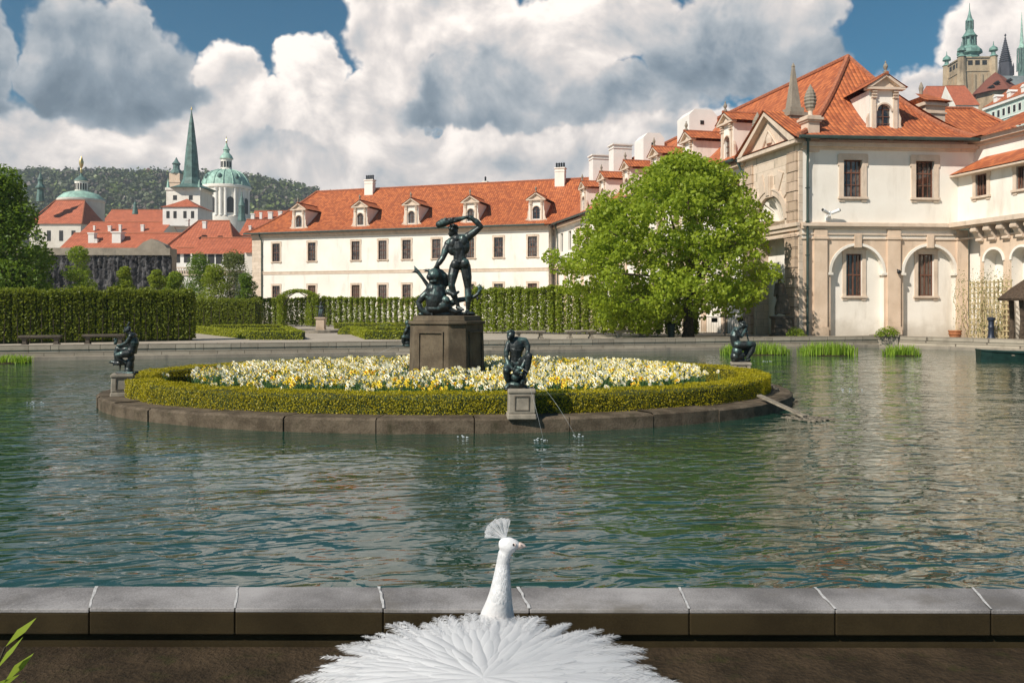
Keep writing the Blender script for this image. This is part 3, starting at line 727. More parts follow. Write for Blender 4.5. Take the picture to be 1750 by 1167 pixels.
def dormer(parent, fr, s, d, zb, w=1.5, h=2.35, back=4.0, key='a'):
    a = w/2; L = fr(s, d, zb); T = Frame((0, 0), (1, 0)); r = w*.235; zs = h*.56; zt = h
    if ('dm', key) not in WIN:
        mb = MB(T); arch_wall(mb, -a, a, 0, zt, 0, r, zs, h*.14, 0, .2)
        mb.quad((-a, 0, 0), (-a, 0, zt), (-a, back, zt), (-a, back, 0)); mb.quad((a, 0, 0), (a, back, 0), (a, back, zt), (a, 0, zt))
        m1 = mesh_of(mb, 'dormer', MAT['stucco'])
        mb = MB(T)
        for sx in (-1, 1):
            x0, x1 = sorted((sx*(r+.10), sx*(r+.32))); mb.box(x0, x1, -.10, 0.0, h*.10, zt-.02)
            for q, e in ((.02, .08), (.17, .05), (.34, .06)): mb.box(x0-.03, x1+.03, -.12-e, .0, zt-.10-q, zt-.04-q)
            mb.box(x0-.04, x1+.04, -.14, 0, 0, h*.11)
            # volute along the flank
            pts = [(sx*(a+.42), -.02, .0), (sx*(a+.40), -.02, .22), (sx*(a+.20), -.02, .40), (sx*(a+.10), -.02, .75), (sx*(a+.12), -.02, 1.1), (sx*(a+.02), -.02, 1.35), (sx*a, -.02, 1.36), (sx*a, -.02, 0)]
            mb.prism(pts if sx > 0 else pts[::-1], (0, .14, 0))
        archivolt(mb, 0, r, zs, .08, -.06, .0)
        mb.box(-a-.06, a+.06, -.16, .0, -.10, h*.07)
        m2 = mesh_of(mb, 'dormer_trim', MAT['trim'])
        ph = w*.40; o_ = .24; mb = MB(T)
        mb.box(-a-o_, a+o_, -.26, .12, zt, zt+.13)
        mb.prism([(-a-.1, -.05, zt+.13), (a+.1, -.05, zt+.13), (0, -.05, zt+.10+ph)], (0, .15, 0))
        for sx in (-1, 1):
            mb.prism([(sx*(a+o_), -.28, zt+.13), (sx*(a+o_-.28), -.28, zt+.13), (0, -.28, zt+ph+.02), (0, -.28, zt+ph+.16)][::sx], (0, .28, 0))
        m3 = mesh_of(mb, 'pediment', MAT['trim'])
        mb = MB(T); zr = zt+ph+.20
        for sx in (-1, 1):
            e1 = (sx*(a+o_+.12), -.34, zt+.12); e2 = (sx*(a+o_+.12), back+1.5, zt+.12); r1 = (0, -.34, zr); r2 = (0, back+1.5, zr)
            if sx < 0: mb.patch(e2, e1, r1, r2, 4, 3, .03)
            else: mb.patch(e1, e2, r2, r1, 4, 3, .03)
        mb.tube([(0, -.36, zr), (0, back+1.5, zr)], .09, 6, 1)
        m4 = mesh_of(mb, 'dormer_roof', [MAT['roof_tile'], MAT['ridge_tile']])
        mb = MB(T); mb.box(-r-.05, r+.05, .17, .2, h*.1, zs+r+.05); m5 = mesh_of(mb, 'pane', MAT['glass'])
        mb = MB(T); mb.lathe((0, -.15, zr), [(.11, 0), (.12, .12), (.05, .18), (.10, .28), (.13, .38), (.09, .5), (.03, .58), (.05, .63), (.01, .7)], 8)
        m6 = mesh_of(mb, 'finial', MAT['grey_stone'])
        mb = MB(T)
        for x in (0,): mb.box(x-.02, x+.02, .10, .15, h*.14, zs+r-.02)
        for z in (h*.3, h*.45, h*.6): mb.box(-r, r, .11, .14, z, z+.03)
        m7 = mesh_of(mb, 'casement', MAT['casement'])
        WIN[('dm', key)] = (m1, m2, m3, m4, m5, m6, m7)
    ms = WIN[('dm', key)]
    o = put('dormer', ms[0], parent, L, fr.ang)
    for me in ms[1:]: put(me.name.split('.')[0], me, o, L, fr.ang)
    return o
def chimney(parent, loc, w, dp, h, rz=0, pots=3, mat='white_wall', cap=.08, name='chimney'):
    mb = MB(Frame(loc, (math.cos(rz), math.sin(rz)))); z = loc[2]; a, b_ = w/2, dp/2
    mb.box(-a, a, -b_, b_, z-2.5, z+h); mb.box(-a-cap, a+cap, -b_-cap, b_+cap, z+h, z+h+.14); mb.box(-a-cap*.5, a+cap*.5, -b_-cap*.5, b_+cap*.5, z+h-.35, z+h-.25)
    for k in range(pots):
        x = -a+w*(k+.5)/pots; mb.lathe((x, 0, z+h+.14), [(.13, 0), (.11, .45), (.15, .5), (.02, .62)], 8, 1)
    return mb.build(name, [MAT[mat], MAT['dark_metal']], parent)
EAVE = 11.08
# ---------------------------------------------------------------- long white wing across the garden
FL = Frame((-31.8, 100.5), (36.86, -11.9))
lb = thing('palace_wing', 'long white two storey palace wing with orange tiled roof and five dormers behind the hedges', 'building', FL(18, 3, GZ))
window_meshes('L', 1.05, 2.2, .17, .04, 2, 4)
WL = [472, 533, 608, 654, 695, 746, 803, 852, 910]
ops = []; wz = []
for px in WL:
    s = s_at(FL, px)
    for z0 in (7.62, 2.5): ops.append((s-.525, s+.525, z0, z0+2.2)); wz.append((s, z0))
mb = MB(FL); wall(mb, 0, 37.6, GZ-.3, EAVE, ops, rev=.3); mb.box(0, 37.6, .35, 12, GZ-.3, EAVE-.05)
mb.build('wall', MAT['stucco'], lb)
for s, z in wz: window('L', FL, s, z, lb)
mb = MB(FL); mb.box(1.25, 37.6, -.05, .0, 6.05, 6.32); mb.box(1.25, 37.6, -.09, .0, 6.32, 6.42); mb.box(-.1, 37.6, -.25, .0, EAVE-.32, EAVE-.12); mb.box(-.1, 37.6, -.12, .0, EAVE-.6, EAVE-.32)
mb.build('string_course', MAT['trim'], lb)
mb = MB(FL); mb.box(-.06, 1.2, -.06, .0, GZ-.2, EAVE-.6); mb.box(-.06, 0, 0, 2, GZ-.2, EAVE-.6); mb.build('quoin', MAT['ashlar_pale'], lb)
RZL = 17.0
mb = MB(FL)
mb.patch((-.8, -.6, EAVE), (45, -.6, EAVE), (46, 7.2, RZL), (4.6, 7.2, RZL), 30, 8, .55)
mb.patch((-.8, 14.5, EAVE), (-.8, -.6, EAVE), (4.6, 7.2, RZL), (4.6, 7.2, RZL), 6, 8, .55)
mb.patch((46, 14.5, EAVE), (-.8, 14.5, EAVE), (4.6, 7.2, RZL), (46, 7.2, RZL), 1, 6, .4)
mb.build('roof', MAT['roof_tile'], lb)
mb = MB(FL); mb.tube([(4.6, 7.2, RZL+.03), (46, 7.2, RZL+.03)], .14, 6)
hp = [(-.8+5.4*t, -.6+7.8*t, EAVE+(RZL-EAVE)*t-.55*(4*t*(1-t))*(1-.45*t)+.05) for t in [k/10 for k in range(11)]]; mb.tube(hp, .14, 6)
mb.build('ridge_tiles', MAT['ridge_tile'], lb)
mb = MB(FL); mb.tube([(-.85, -.68, EAVE-.05), (37.3, -.68, EAVE-.05)], .11, 8); mb.build('gutter', MAT['gutter'], lb)
downpipe(lb, FL, 1.25, EAVE-.05, -.1); downpipe(lb, FL, s_at(FL, 951), EAVE-.05, -.1)
for px in (505, 610.5, 698, 799.5, 912): dormer(lb, FL, s_at(FL, px-1.5)+.25, .5, 11.45, 1.75, 2.35, 4.2, 'L')
for px, h in ((577, 1.0), (923, 1.2)):
    p = FL(s_at(FL, px), 6.4, RZL-.4); chimney(lb, (p.x+(.8 if px < 700 else .6), p.y, p.z), 1.15, .8, h+.35, FL.ang, 4, 'stucco')
p = FL(s_at(FL, 764)+1.2, 9.5, RZL-.7); chimney(lb, tuple(p), .5, .5, 1.2, FL.ang, 1, 'stucco')
# ---------------------------------------------------------------- corner palace on the right
C0 = (15.62, 44.0)
FA = Frame(C0, (.2297, -.9733)); FB = Frame(C0, (1, .085))
rb = thing('palace', 'large cream palace on the right with orange tiled hipped roof, stone portal and arched bays', 'building', (20, 47, GZ))
SB = s_at(FB, 1637)
window_meshes('BU', 1.04, 2.0, .25, .07, 2, 3, proj=.07, depth=.2); window_meshes('BL', .92, 2.28, .2, .0, 2, 2, proj=.06, depth=.16)
ub = [s_at(FB, 1457), s_at(FB, 1580)]; lbx = [s_at(FB, 1465), s_at(FB, 1588.5)]
mb = MB(FB); wall(mb, 0, SB+1.2, 6.5, EAVE, [(s-.52, s+.52, 8.0, 10.0) for s in ub], rev=.25)
for sc, s0, s1 in ((lbx[0], 0, (lbx[0]+lbx[1])/2), (lbx[1], (lbx[0]+lbx[1])/2, SB+.1)):
    wall(mb, s0, s1, GZ-.2, 5.99, [(sc-.46+.02, sc+.46-.02, 2.68, 4.96)], d=.36, rev=.2)
mb.build('wall', MAT['stucco'], rb)
mb = MB(FB); mid = (lbx[0]+lbx[1])/2
for sc, s0, s1 in ((lbx[0], 0, mid), (lbx[1], mid, SB)):
    arch_wall(mb, s0, s1, GZ-.2, 5.72, sc, 1.50, 3.92, GZ-.2, 0.0, .36, 0, 20, 1)
mb.build('arcade', [MAT['sandstone'], MAT['stucco']], rb)
for sc in lbx:
    mb = MB(FB); archivolt(mb, sc, 1.46, 3.92, .14, -.06, .02)
    for sx in (-1, 1): mb.box(sc+sx*1.52-.14, sc+sx*1.52+.14, -.09, .3, 3.80, 3.93)
    mb.build('archivolt', MAT['stucco'], rb)
    mb = MB(FB); mb.box(sc-.19, sc+.19, -.13, .0, 5.28, 6.0); mb.build('keystone', MAT['sandstone'], rb)
for px in (1401, 1526, 1643):
    s = s_at(FB, px); w = .36 if px < 1600 else .3; mb = MB(FB)
    mb.box(s-w, s+w, -.14, .0, GZ, 5.72); mb.box(s-w-.05, s+w+.05, -.2, .0, GZ, 1.0); mb.box(s-w-.05, s+w+.05, -.2, .0, 5.72, 5.86); mb.box(s-w, s+w, -.15, 0, 5.86, 6.25)
    mb.build('pilaster', MAT['sandstone'], rb)
mb = MB(FB)
mb.box(-.1, SB, -.06, .0, 5.72, 5.80); mb.box(-.1, SB, -.10, 0, 5.96, 6.04); mb.box(-.1, SB, -.20, .0, 6.27, 6.40); mb.box(-.1, SB, -.30, .0, 6.40, 6.55); mb.box(-.1, SB, -.12, .0, 6.55, 6.62)
mb.build('entablature', MAT['trim'], rb)
mb = MB(FB); mb.box(-.05, SB, -.02, .0, 5.80, 5.96); mb.box(-.05, SB, -.02, 0, 6.04, 6.27); mb.build('frieze', MAT['stucco'], rb)
mb = MB(FB); mb.box(-.1, SB+1, -.12, .0, EAVE-.55, EAVE-.42); mb.box(-.1, SB+1, -.35, .0, EAVE-.42, EAVE-.2); mb.build('eaves_cornice', MAT['trim'], rb)
for s in ub: window('BU', FB, s, 8.0, rb)
for s in lbx: window('BL', FB, s, 2.68, rb, .36)
# side facade (long, receding)
sA = -58.0; ops = []; bays = [-7.2-k*2.9 for k in range(17)]
for s in bays: ops += [(s-.52, s+.52, 8.0, 10.0)]
mb = MB(FA); wall(mb, sA, -5.75, GZ-.2, EAVE, ops, rev=.25); mb.build('side_wall', MAT['stucco'], rb)
for s in bays[:12]: window('BU', FA, s, 8.0, rb)
for s in bays:
    mb = MB(FA); mb.box(s-1.75, s-1.15, -.12, .0, GZ, 5.7); mb.build('side_pilaster', MAT['sandstone'], rb)
mb = MB(FA)
mb.box(sA, -5.7, -.3, 0, 6.25, 6.6); mb.box(sA, -5.7, -.12, 0, 5.7, 5.85); mb.box(sA, -5.7, -.35, .0, EAVE-.42, EAVE-.2)
mb.build('side_cornice', MAT['sandstone'], rb)
# portal with pediment
pc = -2.85; mb = MB(FA)
arch_wall(mb, -5.72, 0, 6.62, EAVE-.25, pc, 1.45, 6.95, 6.62, -.22, .75)
wall(mb, -5.72, 0, GZ-.2, 6.2, [(pc-1.55, pc+1.45, GZ-.2, 6.0)], d=-.22, rev=.8)
mb.quad((-5.72, -.22, GZ), (-5.72, .1, GZ), (-5.72, .1, EAVE), (-5.72, -.22, EAVE)); mb.quad((0, -.22, GZ), (0, .0, GZ), (0, 0, EAVE), (0, -.22, EAVE))
mb.build('portal', MAT['ashlar_pale'], rb)
mb = MB(FA); mb.quad((pc-1.6, .56, GZ), (pc+1.5, .56, GZ), (pc+1.5, .56, 6.1), (pc-1.6, .56, 6.1)); mb.quad((pc-1.5, .52, 6.6), (pc+1.5, .52, 6.6), (pc+1.5, .52, 8.5), (pc-1.5, .52, 8.5))
mb.build('niche', MAT['stucco'], rb)
mb = MB(FA)
for k in range(11):
    t = math.pi*(k+.5)/11; mb.tube([(pc, .40, 7.0), (pc-.7*math.cos(t), .34, 7.0+.7*math.sin(t)), (pc-1.36*math.cos(t), .0, 6.98+1.36*math.sin(t))], [.06, .13, .2], 7)
mb.build('shell', MAT['stucco'], rb, smooth='auto')
mb = MB(FA)
archivolt(mb, pc, 1.45, 6.95, .30, -.30, -.22); archivolt(mb, pc, 1.75, 6.95, .1, -.35, -.22)
mb.box(pc-.26, pc+.26, -.42, -.22, 8.3, 9.5); mb.box(pc-.17, pc+.17, -.47, -.42, 8.4, 9.5)
for k in range(1, 8):                   # fan of rustic voussoirs
    if k == 4: continue
    t = math.pi*k/8; r0, r1 = 1.87, 2.75 if k in (1, 7) else 2.9
    mb.prism([(pc-r0*math.cos(t-.11), -.29, 6.95+r0*math.sin(t-.11)), (pc-r1*math.cos(t-.10), -.29, 6.95+r1*math.sin(t-.10)), (pc-r1*math.cos(t+.10), -.29, 6.95+r1*math.sin(t+.10)), (pc-r0*math.cos(t+.11), -.29, 6.95+r0*math.sin(t+.11))], (0, .075, 0))
mb.box(-5.8, .06, -.42, -.2, 6.42, 6.62); mb.box(-5.75, .03, -.32, -.2, 6.2, 6.42); mb.box(-5.75, .03, -.30, -.2, 5.9, 5.98)
mb.build('portal_trim', MAT['trim'], rb)
for s0, s1 in ((-1.05, -.12), (-5.6, -4.75)):
    mb = MB(FA)
    for k in range(10):
        z = GZ+k*.54; mb.box(s0-.02*(k % 2), s1+.02*(k % 2), -.42-.03*(k % 2), -.2, z+.012, z+.528)
    mb.box(s0-.06, s1+.06, -.5, -.2, 5.84, 6.0); mb.box(s0+.03, s1-.03, -.405, -.2, GZ, 5.9)
    mb.build('rusticated_pilaster', MAT['rustic'], rb, bevel=.012)
    mb = MB(FA); mb.box(s0+.03, s1-.03, -.325, -.2, 6.64, 10.4)
    for k in range(7):
        z = 6.68+k*.54; mb.box(s0-.02*(k % 2), s1+.02*(k % 2), -.34-.03*(k % 2), -.2, z+.012, z+.528)
    mb.build('rusticated_pilaster', MAT['rustic'], rb, bevel=.012)
mb = MB(FA); pz = EAVE-.25; ax = 13.05
mb.box(-5.95, .22, -.62, .02, pz, pz+.2); mb.prism([(-5.4, -.28, pz+.2), (-.33, -.28, pz+.2), (pc, -.28, ax-.15)], (0, .3, 0))
for sx, e in ((1, .25), (-1, -5.98)):
    mb.prism([(e, -.66, pz+.2), (e-sx*.55, -.66, pz+.2), (pc, -.66, ax-.12), (pc, -.66, ax+.1)][::sx], (0, .62, 0))
mb.lathe((pc, -.33, pz+.55), [(.0, -.02), (.28, 0), (.30, .3), (.2, .55), (.02, .62)], 10, 0, 0, 1, .3); mb.tube([(pc-.75, -.3, pz+.38), (pc-.4, -.33, pz+.8), (pc, -.36, pz+1.25), (pc+.4, -.33, pz+.8), (pc+.75, -.3, pz+.38)], .07, 6)
mb.build('pediment', MAT['trim'], rb)
mb = MB(FA)
mb.patch((-6.15, -.75, pz+.3), (-6.15, 5.0, pz+.3), (pc, 5, ax+.2), (pc, -.75, ax+.2), 4, 4, .03); mb.patch((.42, 5, pz+.3), (.42, -.75, pz+.3), (pc, -.75, ax+.2), (pc, 5, ax+.2), 4, 4, .03)
mb.build('pediment_roof', MAT['roof_tile'], rb)
def cone_finial(s, d, z, name='pine_finial'):
    mb = MB(FA); mb.box(s-.34, s+.34, d-.34, d+.34, z-1.6, z); mb.box(s-.42, s+.42, d-.42, d+.42, z, z+.1); mb.box(s-.5, s+.5, d-.5, d+.5, z+.1, z+.24); mb.box(s-.4, s+.4, d-.4, d+.4, z+.24, z+.34)
    mb.lathe((s, d, z+.34), [(.22, 0), (.12, .1), (.12, .3), (.24, .42)], 10)
    prof = [(.24, .42)]+[(.30*math.sin(math.pi*(.22+.74*k/14))*(1.12 if k % 2 else .98)+.01, .42+1.25*k/14) for k in range(15)]+[(.02, 1.75)]
    mb.lathe((s, d, z+.34), prof, 10, 1); return mb.build(name, [MAT['trim'], MAT['grey_stone']], rb)
cone_finial(-.15, .55, 12.0); cone_finial(-5.55, .5, 11.75)
mb = MB(FA); s, d, z = pc+.35, 1.0, 12.6
mb.box(s-.5, s+.5, d-.5, d+.5, z-1.2, z+.25); mb.box(s-.58, s+.58, d-.58, d+.58, z+.25, z+.45); mb.box(s-.42, s+.42, d-.42, d+.42, z+.45, z+.75)
mb.lathe((s, d, z+.75), [(.44, 0), (.09, 2.35), (.12, 2.4), (.01, 2.62)], 4, 0, math.pi/4); mb.build('obelisk_finial', MAT['grey_stone'], rb)
# roofs
RZ = 17.3; ap = FA.back((20.5, 50.0)); rs, rd = ap
g0 = FA(0, -.75, EAVE); e1 = FB(-.55, -.75, EAVE+.02); e2 = FB(SB+.95, -.75, EAVE+.02); apx = FA(rs, rd, RZ); rend = FA(-55, rd, RZ); eend = FA(-55, -.75, EAVE)
mb = MB()
mb.patch(eend, e1, apx, rend, 40, 12, .95); mb.patch(e1, e2, apx, apx, 10, 12, .95)
bk = Vector((e2.x+4.0, e2.y+3, EAVE+2)); mb.patch(e2, FA(-30, 13, EAVE+.4), rend, apx, 4, 8, .5)
mb.build('roof', MAT['roof_tile'], rb)
mb = MB(); mb.tube([apx+Vector((0, 0, .05)), rend+Vector((0, 0, .05))], .15, 6)
def hipline(a, b_, sag): return [a.lerp(b_, t)-Vector((0, 0, sag*(4*t*(1-t))*(1-.45*t)-.06)) for t in [k/14 for k in range(15)]]
mb.tube(hipline(e1, apx, .95), .16, 6); mb.tube(hipline(e2, apx, .95), .13, 6); mb.build('ridge_tiles', MAT['ridge_tile'], rb)
mb = MB(); o_ = Vector((0, -.08, -.05)); mb.tube([e1+o_, e2+o_], .10, 8); mb.tube([FA(-6.2, -.8, EAVE-.05), eend+o_+Vector((-.1, 0, 0))], .10, 8)
mb.build('gutter', MAT['gutter'], rb)
downpipe(rb, FB, .06, EAVE-.05, -.18); downpipe(rb, FA, -6.15, EAVE-.05, -.12)
for Y in (53.5, 59.2, 64.9, 71, 77, 82.6): dormer(rb, FA, -(Y-44)/.9733, .75, 11.45, 1.6, 2.55, 4.6, 'A')
dormer(rb, FB, s_at(FB, 1523.5), .75, 11.38, 1.72, 2.62, 3.6, 'B')
# rear dormer, rear roof, white stacks on the ridge
FR = Frame((25.5, 49.5), (1, .05)); mb = MB(FR)
mb.patch((-3.6, -.5, 12.25), (6.0, -.5, 12.25), (4.4, 3.2, 14.85), (-3.6, 3.2, 14.85), 8, 5, .1); mb.box(-3.6, 5.6, -.1, 3, 9, 12.2)
mb.patch((6.0, -.5, 12.25), (6.0, 7, 12.25), (4.4, 3.2, 14.85), (4.4, 3.2, 14.85), 2, 5, .1); mb.build('rear_roof', MAT['roof_tile'], rb)
mb = MB(FR); mb.tube([(-3.6, 3.2, 14.9), (4.4, 3.2, 14.9), (6.0, -.5, 12.3)], .1, 6); mb.build('rear_ridge', MAT['ridge_tile'], rb)
FQ = Frame((24.6, 47.6), (.97, .2)); mb = MB(FQ)
mb.box(-.65, .65, 0, 3, 12.2, 14.0); mb.box(-.8, .8, -.15, 3, 13.75, 13.9); mb.box(-.72, .72, -.08, 3, 13.3, 13.38); mb.build('rear_dormer', MAT['trim'], rb)
mb = MB(FQ); mb.patch((-.95, -.3, 14.0), (.95, -.3, 14.0), (.4, 1.2, 14.75), (-.4, 1.2, 14.75), 2, 3, .02); mb.patch((.95, -.3, 14), (.95, 3, 14), (.4, 3, 14.75), (.4, 1.2, 14.75), 2, 3, .02); mb.lathe((0, 1.2, 14.7), [(.09, 0), (.1, .2), (.14, .4), (.1, .55), (.02, .75)], 8, 1)
mb.build('rear_dormer_roof', [MAT['roof_tile'], MAT['grey_stone']], rb)
for px0, px1, py0, py1, Y, kind in ((1007, 1040, 266, 304, 89, 0), (1041, 1079, 248, 292, 84, 0), (1091, 1128, 232, 275, 76, 1), (1166, 1216, 193, 225, 66, 1)):
    a = P(px0, py0, Y); c = P(px1, py1, Y); w = c.x-a.x
    if kind == 0: chimney(rb, ((a.x+c.x)/2, Y, c.z), w*.86, 1.4, a.z-c.z-.15, FA.ang+math.pi/2, 0, 'white_wall', .14, 'white_stack')
    else:
        mb = MB(Frame(((a.x+c.x)/2, Y), (1, .2))); q = w/2; mb.box(-q, q, -1.2, 1.2, c.z-2.5, a.z-.45); mb.prism([(-q, -1.2, a.z-.45), (q, -1.2, a.z-.45), (q*.6, -1.2, a.z), (-q*.6, -1.2, a.z)], (0, 2.4, 0)); mb.box(-.25, .05, -1.23, -1.2, c.z+.3, a.z-.9, 1)
        mb.build('roof_turret', [MAT['white_wall'], MAT['dark_opening']], rb)
# ---------------------------------------------------------------- wing coming forward on the far right
FC = Frame(FB(SB, 0, 0)[:2], (.225, -.974))
rw = thing('palace_loggia', 'cream loggia wing with scrolled brackets and arched niches at the right edge', 'building', FC(3, 1, GZ))
window_meshes('C', .75, 1.15, .2, .05, 2, 1, proj=.05, depth=.16)
wc = [(s_at(FC, 1677.5), 7.92), (s_at(FC, 1748), 7.92)]
mb = MB(FC); wall(mb, 0, 14, 6.5, 9.4, [(s-.375, s+.375, z, z+1.15) for s, z in wc], rev=.2); mb.quad((-.3, .95, 9.3), (14, .95, 9.3), (14, .95, 11.3), (-.3, .95, 11.3)); mb.quad((0, .7, GZ-.2), (14, .7, GZ-.2), (14, .7, 6.5), (0, .7, 6.5)); mb.box(0, 14, 1.0, 6, GZ, 11)
mb.build('wall', MAT['stucco'], rw)
for s, z in wc: window('C', FC, s, z, rw)
nb = [s_at(FC, 1698)+k*1.75 for k in range(7)]
mb = MB(FC)
for k, s in enumerate(nb): arch_wall(mb, max(0, s-.875), s+.875, GZ-.2, 5.72, s, .62, 4.45, GZ-.2, 0, .7, 0, 14, 1)
mb.build('arcade', [MAT['sandstone'], MAT['stucco']], rw)
for s in nb: mb = MB(FC); archivolt(mb, s, .60, 4.45, .12, -.05, .02); mb.build('archivolt', MAT['stucco'], rw)
mb = MB(FC); mb.box(0, 14, -.06, 0, 5.72, 5.8); mb.box(0, 14, -.72, 0, 6.38, 6.62); mb.box(0, 14, -.55, 0, 6.3, 6.38)
mb.build('cornice', MAT['trim'], rw)
for k in range(8):
    s = nb[0]-.875+k*.875*1.0 if False else nb[0]-.80+k*.85; mb = MB(FC)
    mb.prism([(s-.17, 0, 6.3), (s-.17, -.52, 6.3), (s-.17, -.56, 6.12), (s-.17, -.42, 6.02), (s-.17, -.30, 5.80), (s-.17, -.12, 5.6), (s-.17, 0, 5.45)], (.34, 0, 0)); mb.tube([(s-.2, -.44, 6.1), (s+.2, -.44, 6.1)], .12, 8); mb.tube([(s-.2, -.12, 5.6), (s+.2, -.12, 5.6)], .09, 8)
    mb.build('bracket', MAT['trim'], rw)
mb = MB(FC); mb.patch((0, -.55, 9.25), (14, -.55, 9.25), (14, .95, 10.15), (.9, .95, 10.15), 8, 3, .02); mb.patch((0, .95, 9.25), (0, -.55, 9.25), (.9, .95, 10.15), (.9, .95, 10.15), 1, 3, .0); mb.build('lean_to_roof', MAT['roof_tile'], rw)
mb = MB(FC); mb.box(-.05, 14, -.5, .0, 9.12, 9.22); mb.box(-.2, 14, .55, .95, 10.95, 11.2); mb.box(-.2, 14, .75, .95, 10.8, 10.95); mb.build('eaves_moulding', MAT['trim'], rw)
mb = MB(FC); mb.patch((-.3, .3, 11.22), (14, .3, 11.22), (14, 3.6, 12.75), (.6, 3.6, 12.75), 8, 4, .05); mb.patch((1.2, 3.4, 12.95), (14, 3.4, 12.95), (14, 6.4, 14.3), (2.0, 6.4, 14.3), 8, 4, .03); mb.box(1.4, 14, 3.6, 6, 12.3, 12.9, 1)
mb.build('roof', [MAT['roof_tile'], MAT['dark_opening']], rw)
# ---------------------------------------------------------------- hedges, trees, garden
def hedge_row(label, A, B, h, th, n, mat, spacing=.55, sparse=0.0, size=.11, name='tall_hedge', stems=True, z0=GZ, top_noise=.08, core=True, group=None):
    fr = Frame(A, (B[0]-A[0], B[1]-A[1])); L = (Vector((*B, 0))-Vector((*A, 0))).length
    t = thing(name, label, 'hedge', fr(L/2, th/2, z0), group)
    s = RNG.random(n)*L; d = RNG.random(n); z = RNG.random(n)**.9; f = RNG.random(n)
    k = np.round(s/spacing)*spacing; keep = RNG.random(n)
    pull = sparse*(.45+.55*RNG.random(n)); s = s+(k-s)*pull
    colh = (np.sin(np.round(s/spacing)*12.9898)*43758.5453) % 1.0
    if sparse: keep_m = (RNG.random(n) < .55+.45*colh)
    else: keep_m = np.ones(n, bool)
    top = f > .84
    dd = np.where(f < .62, RNG.normal(size=n)*.05, np.where(top, d*th, th+RNG.normal(size=n)*.05)) if sparse < .3 else d*th
    zz = np.where(top, 1.0, z)*h*(1+top_noise*(colh-.5)+.03*RNG.normal(size=n)); 
    p = fr_pts(fr, s, dd, z0+zz); nr = np.where(top[:, None], [[0, 0, 1.]], np.where((f < .62)[:, None], [tuple(-fr.D)], [tuple(fr.D)]))
    keep_m &= (zz > .12)
    ne = n//14; e_ = RNG.random(ne) < .5; pe = fr_pts(fr, np.where(e_, -.03, L+.03)+RNG.normal(size=ne)*.05, RNG.random(ne)*th, z0+.12+RNG.random(ne)*(h-.12)); p = np.concatenate([p[keep_m], pe]); nr = np.concatenate([nr[keep_m], np.where(e_[:, None], [tuple(-fr.U)], [tuple(fr.U)])]); keep_m = np.ones(len(p), bool)
    if core:
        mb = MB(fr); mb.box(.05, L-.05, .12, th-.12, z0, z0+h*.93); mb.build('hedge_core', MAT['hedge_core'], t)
    leaves('foliage', p[keep_m], size, MAT[mat], t, nr[keep_m], .25, .65)
    if stems:
        mb = MB(fr)
        for q in np.arange(spacing/2 if not sparse else 0, L, spacing):
            x = q+random.uniform(-.04, .04); mb.tube([(x, -.08 if sparse < .3 else th*.4, z0), (x+random.uniform(-.05, .05), -.07 if sparse < .3 else th*.4, z0+h*.5), (x+random.uniform(-.06, .06), 0.03, z0+h*1.03)], [.024, .018, .008], 5)
        mb.build('stems', MAT['twig'], t)['kind'] = 'stuff'
    return t
def fr_pts(fr, s, d, z): return np.stack([fr.O.x+fr.U.x*s+fr.D.x*d, fr.O.y+fr.U.y*s+fr.D.y*d, z], 1)
xy = lambda px, Y: ((px-CXP)/FPX*Y, Y)
hedge_row('tall dense dark hornbeam hedge on the left behind the basin wall', xy(-80, 35.6), xy(331, 40.2), 2.36, 1.5, 60000, 'leaf_hornbeam_dark', .48, .16, .10)
hedge_row('dark clipped hedge set back between the left hedge and the palace corner', xy(300, 61), xy(436, 61), 2.2, 1.5, 9000, 'leaf_hornbeam_dark', .6, 0, .13)
hedge_row('see-through row of trained hornbeam stems in front of the white wing', xy(430, 71), xy(722, 68), 2.35, .8, 42000, 'leaf_hedge', .50, .62, .14, core=False)
hedge_row('fresh green trained hornbeam hedge running right from the large statue to the tree', xy(800, 52), xy(1186, 46.5), 2.72, .9, 60000, 'leaf_hedge', .55, .40, .13, core=False)
# arbour
ab = thing('hedge_arbour', 'clipped hedge arch with an opening before the white wing', 'arbour', (*xy(507, 69), GZ)); fr = Frame(xy(507, 69), (1, 0))
pts = []
for _ in range(7000):
    u = random.random()
    if u < .30: pts.append((random.uniform(-1.75, -1.15), random.uniform(0, 1.2), random.uniform(.1, 2.6)))
    elif u < .62: pts.append((random.uniform(.75, 1.75), random.uniform(0, 1.2), random.uniform(.1, 2.8)))
    else:
        a = random.uniform(0, math.pi); r_ = random.uniform(.72, 1.0); pts.append((1.85*r_*math.cos(a), random.uniform(0, 1.2), 2.15+1.05*r_*math.sin(a)))
leaves('foliage', [tuple(fr(x, y, GZ+z)) for x, y, z in pts], .13, MAT['leaf_hedge'], ab)
mb = MB(fr)
for sx in (-1, 1): mb.tube([(sx*1.3, .3, GZ), (sx*1.25, .3, GZ+1.7), (sx*.7, .3, GZ+2.6), (0, .3, GZ+3.0)], [.07, .06, .05, .03], 6)
mb.build('trunk', MAT['twig'], ab)
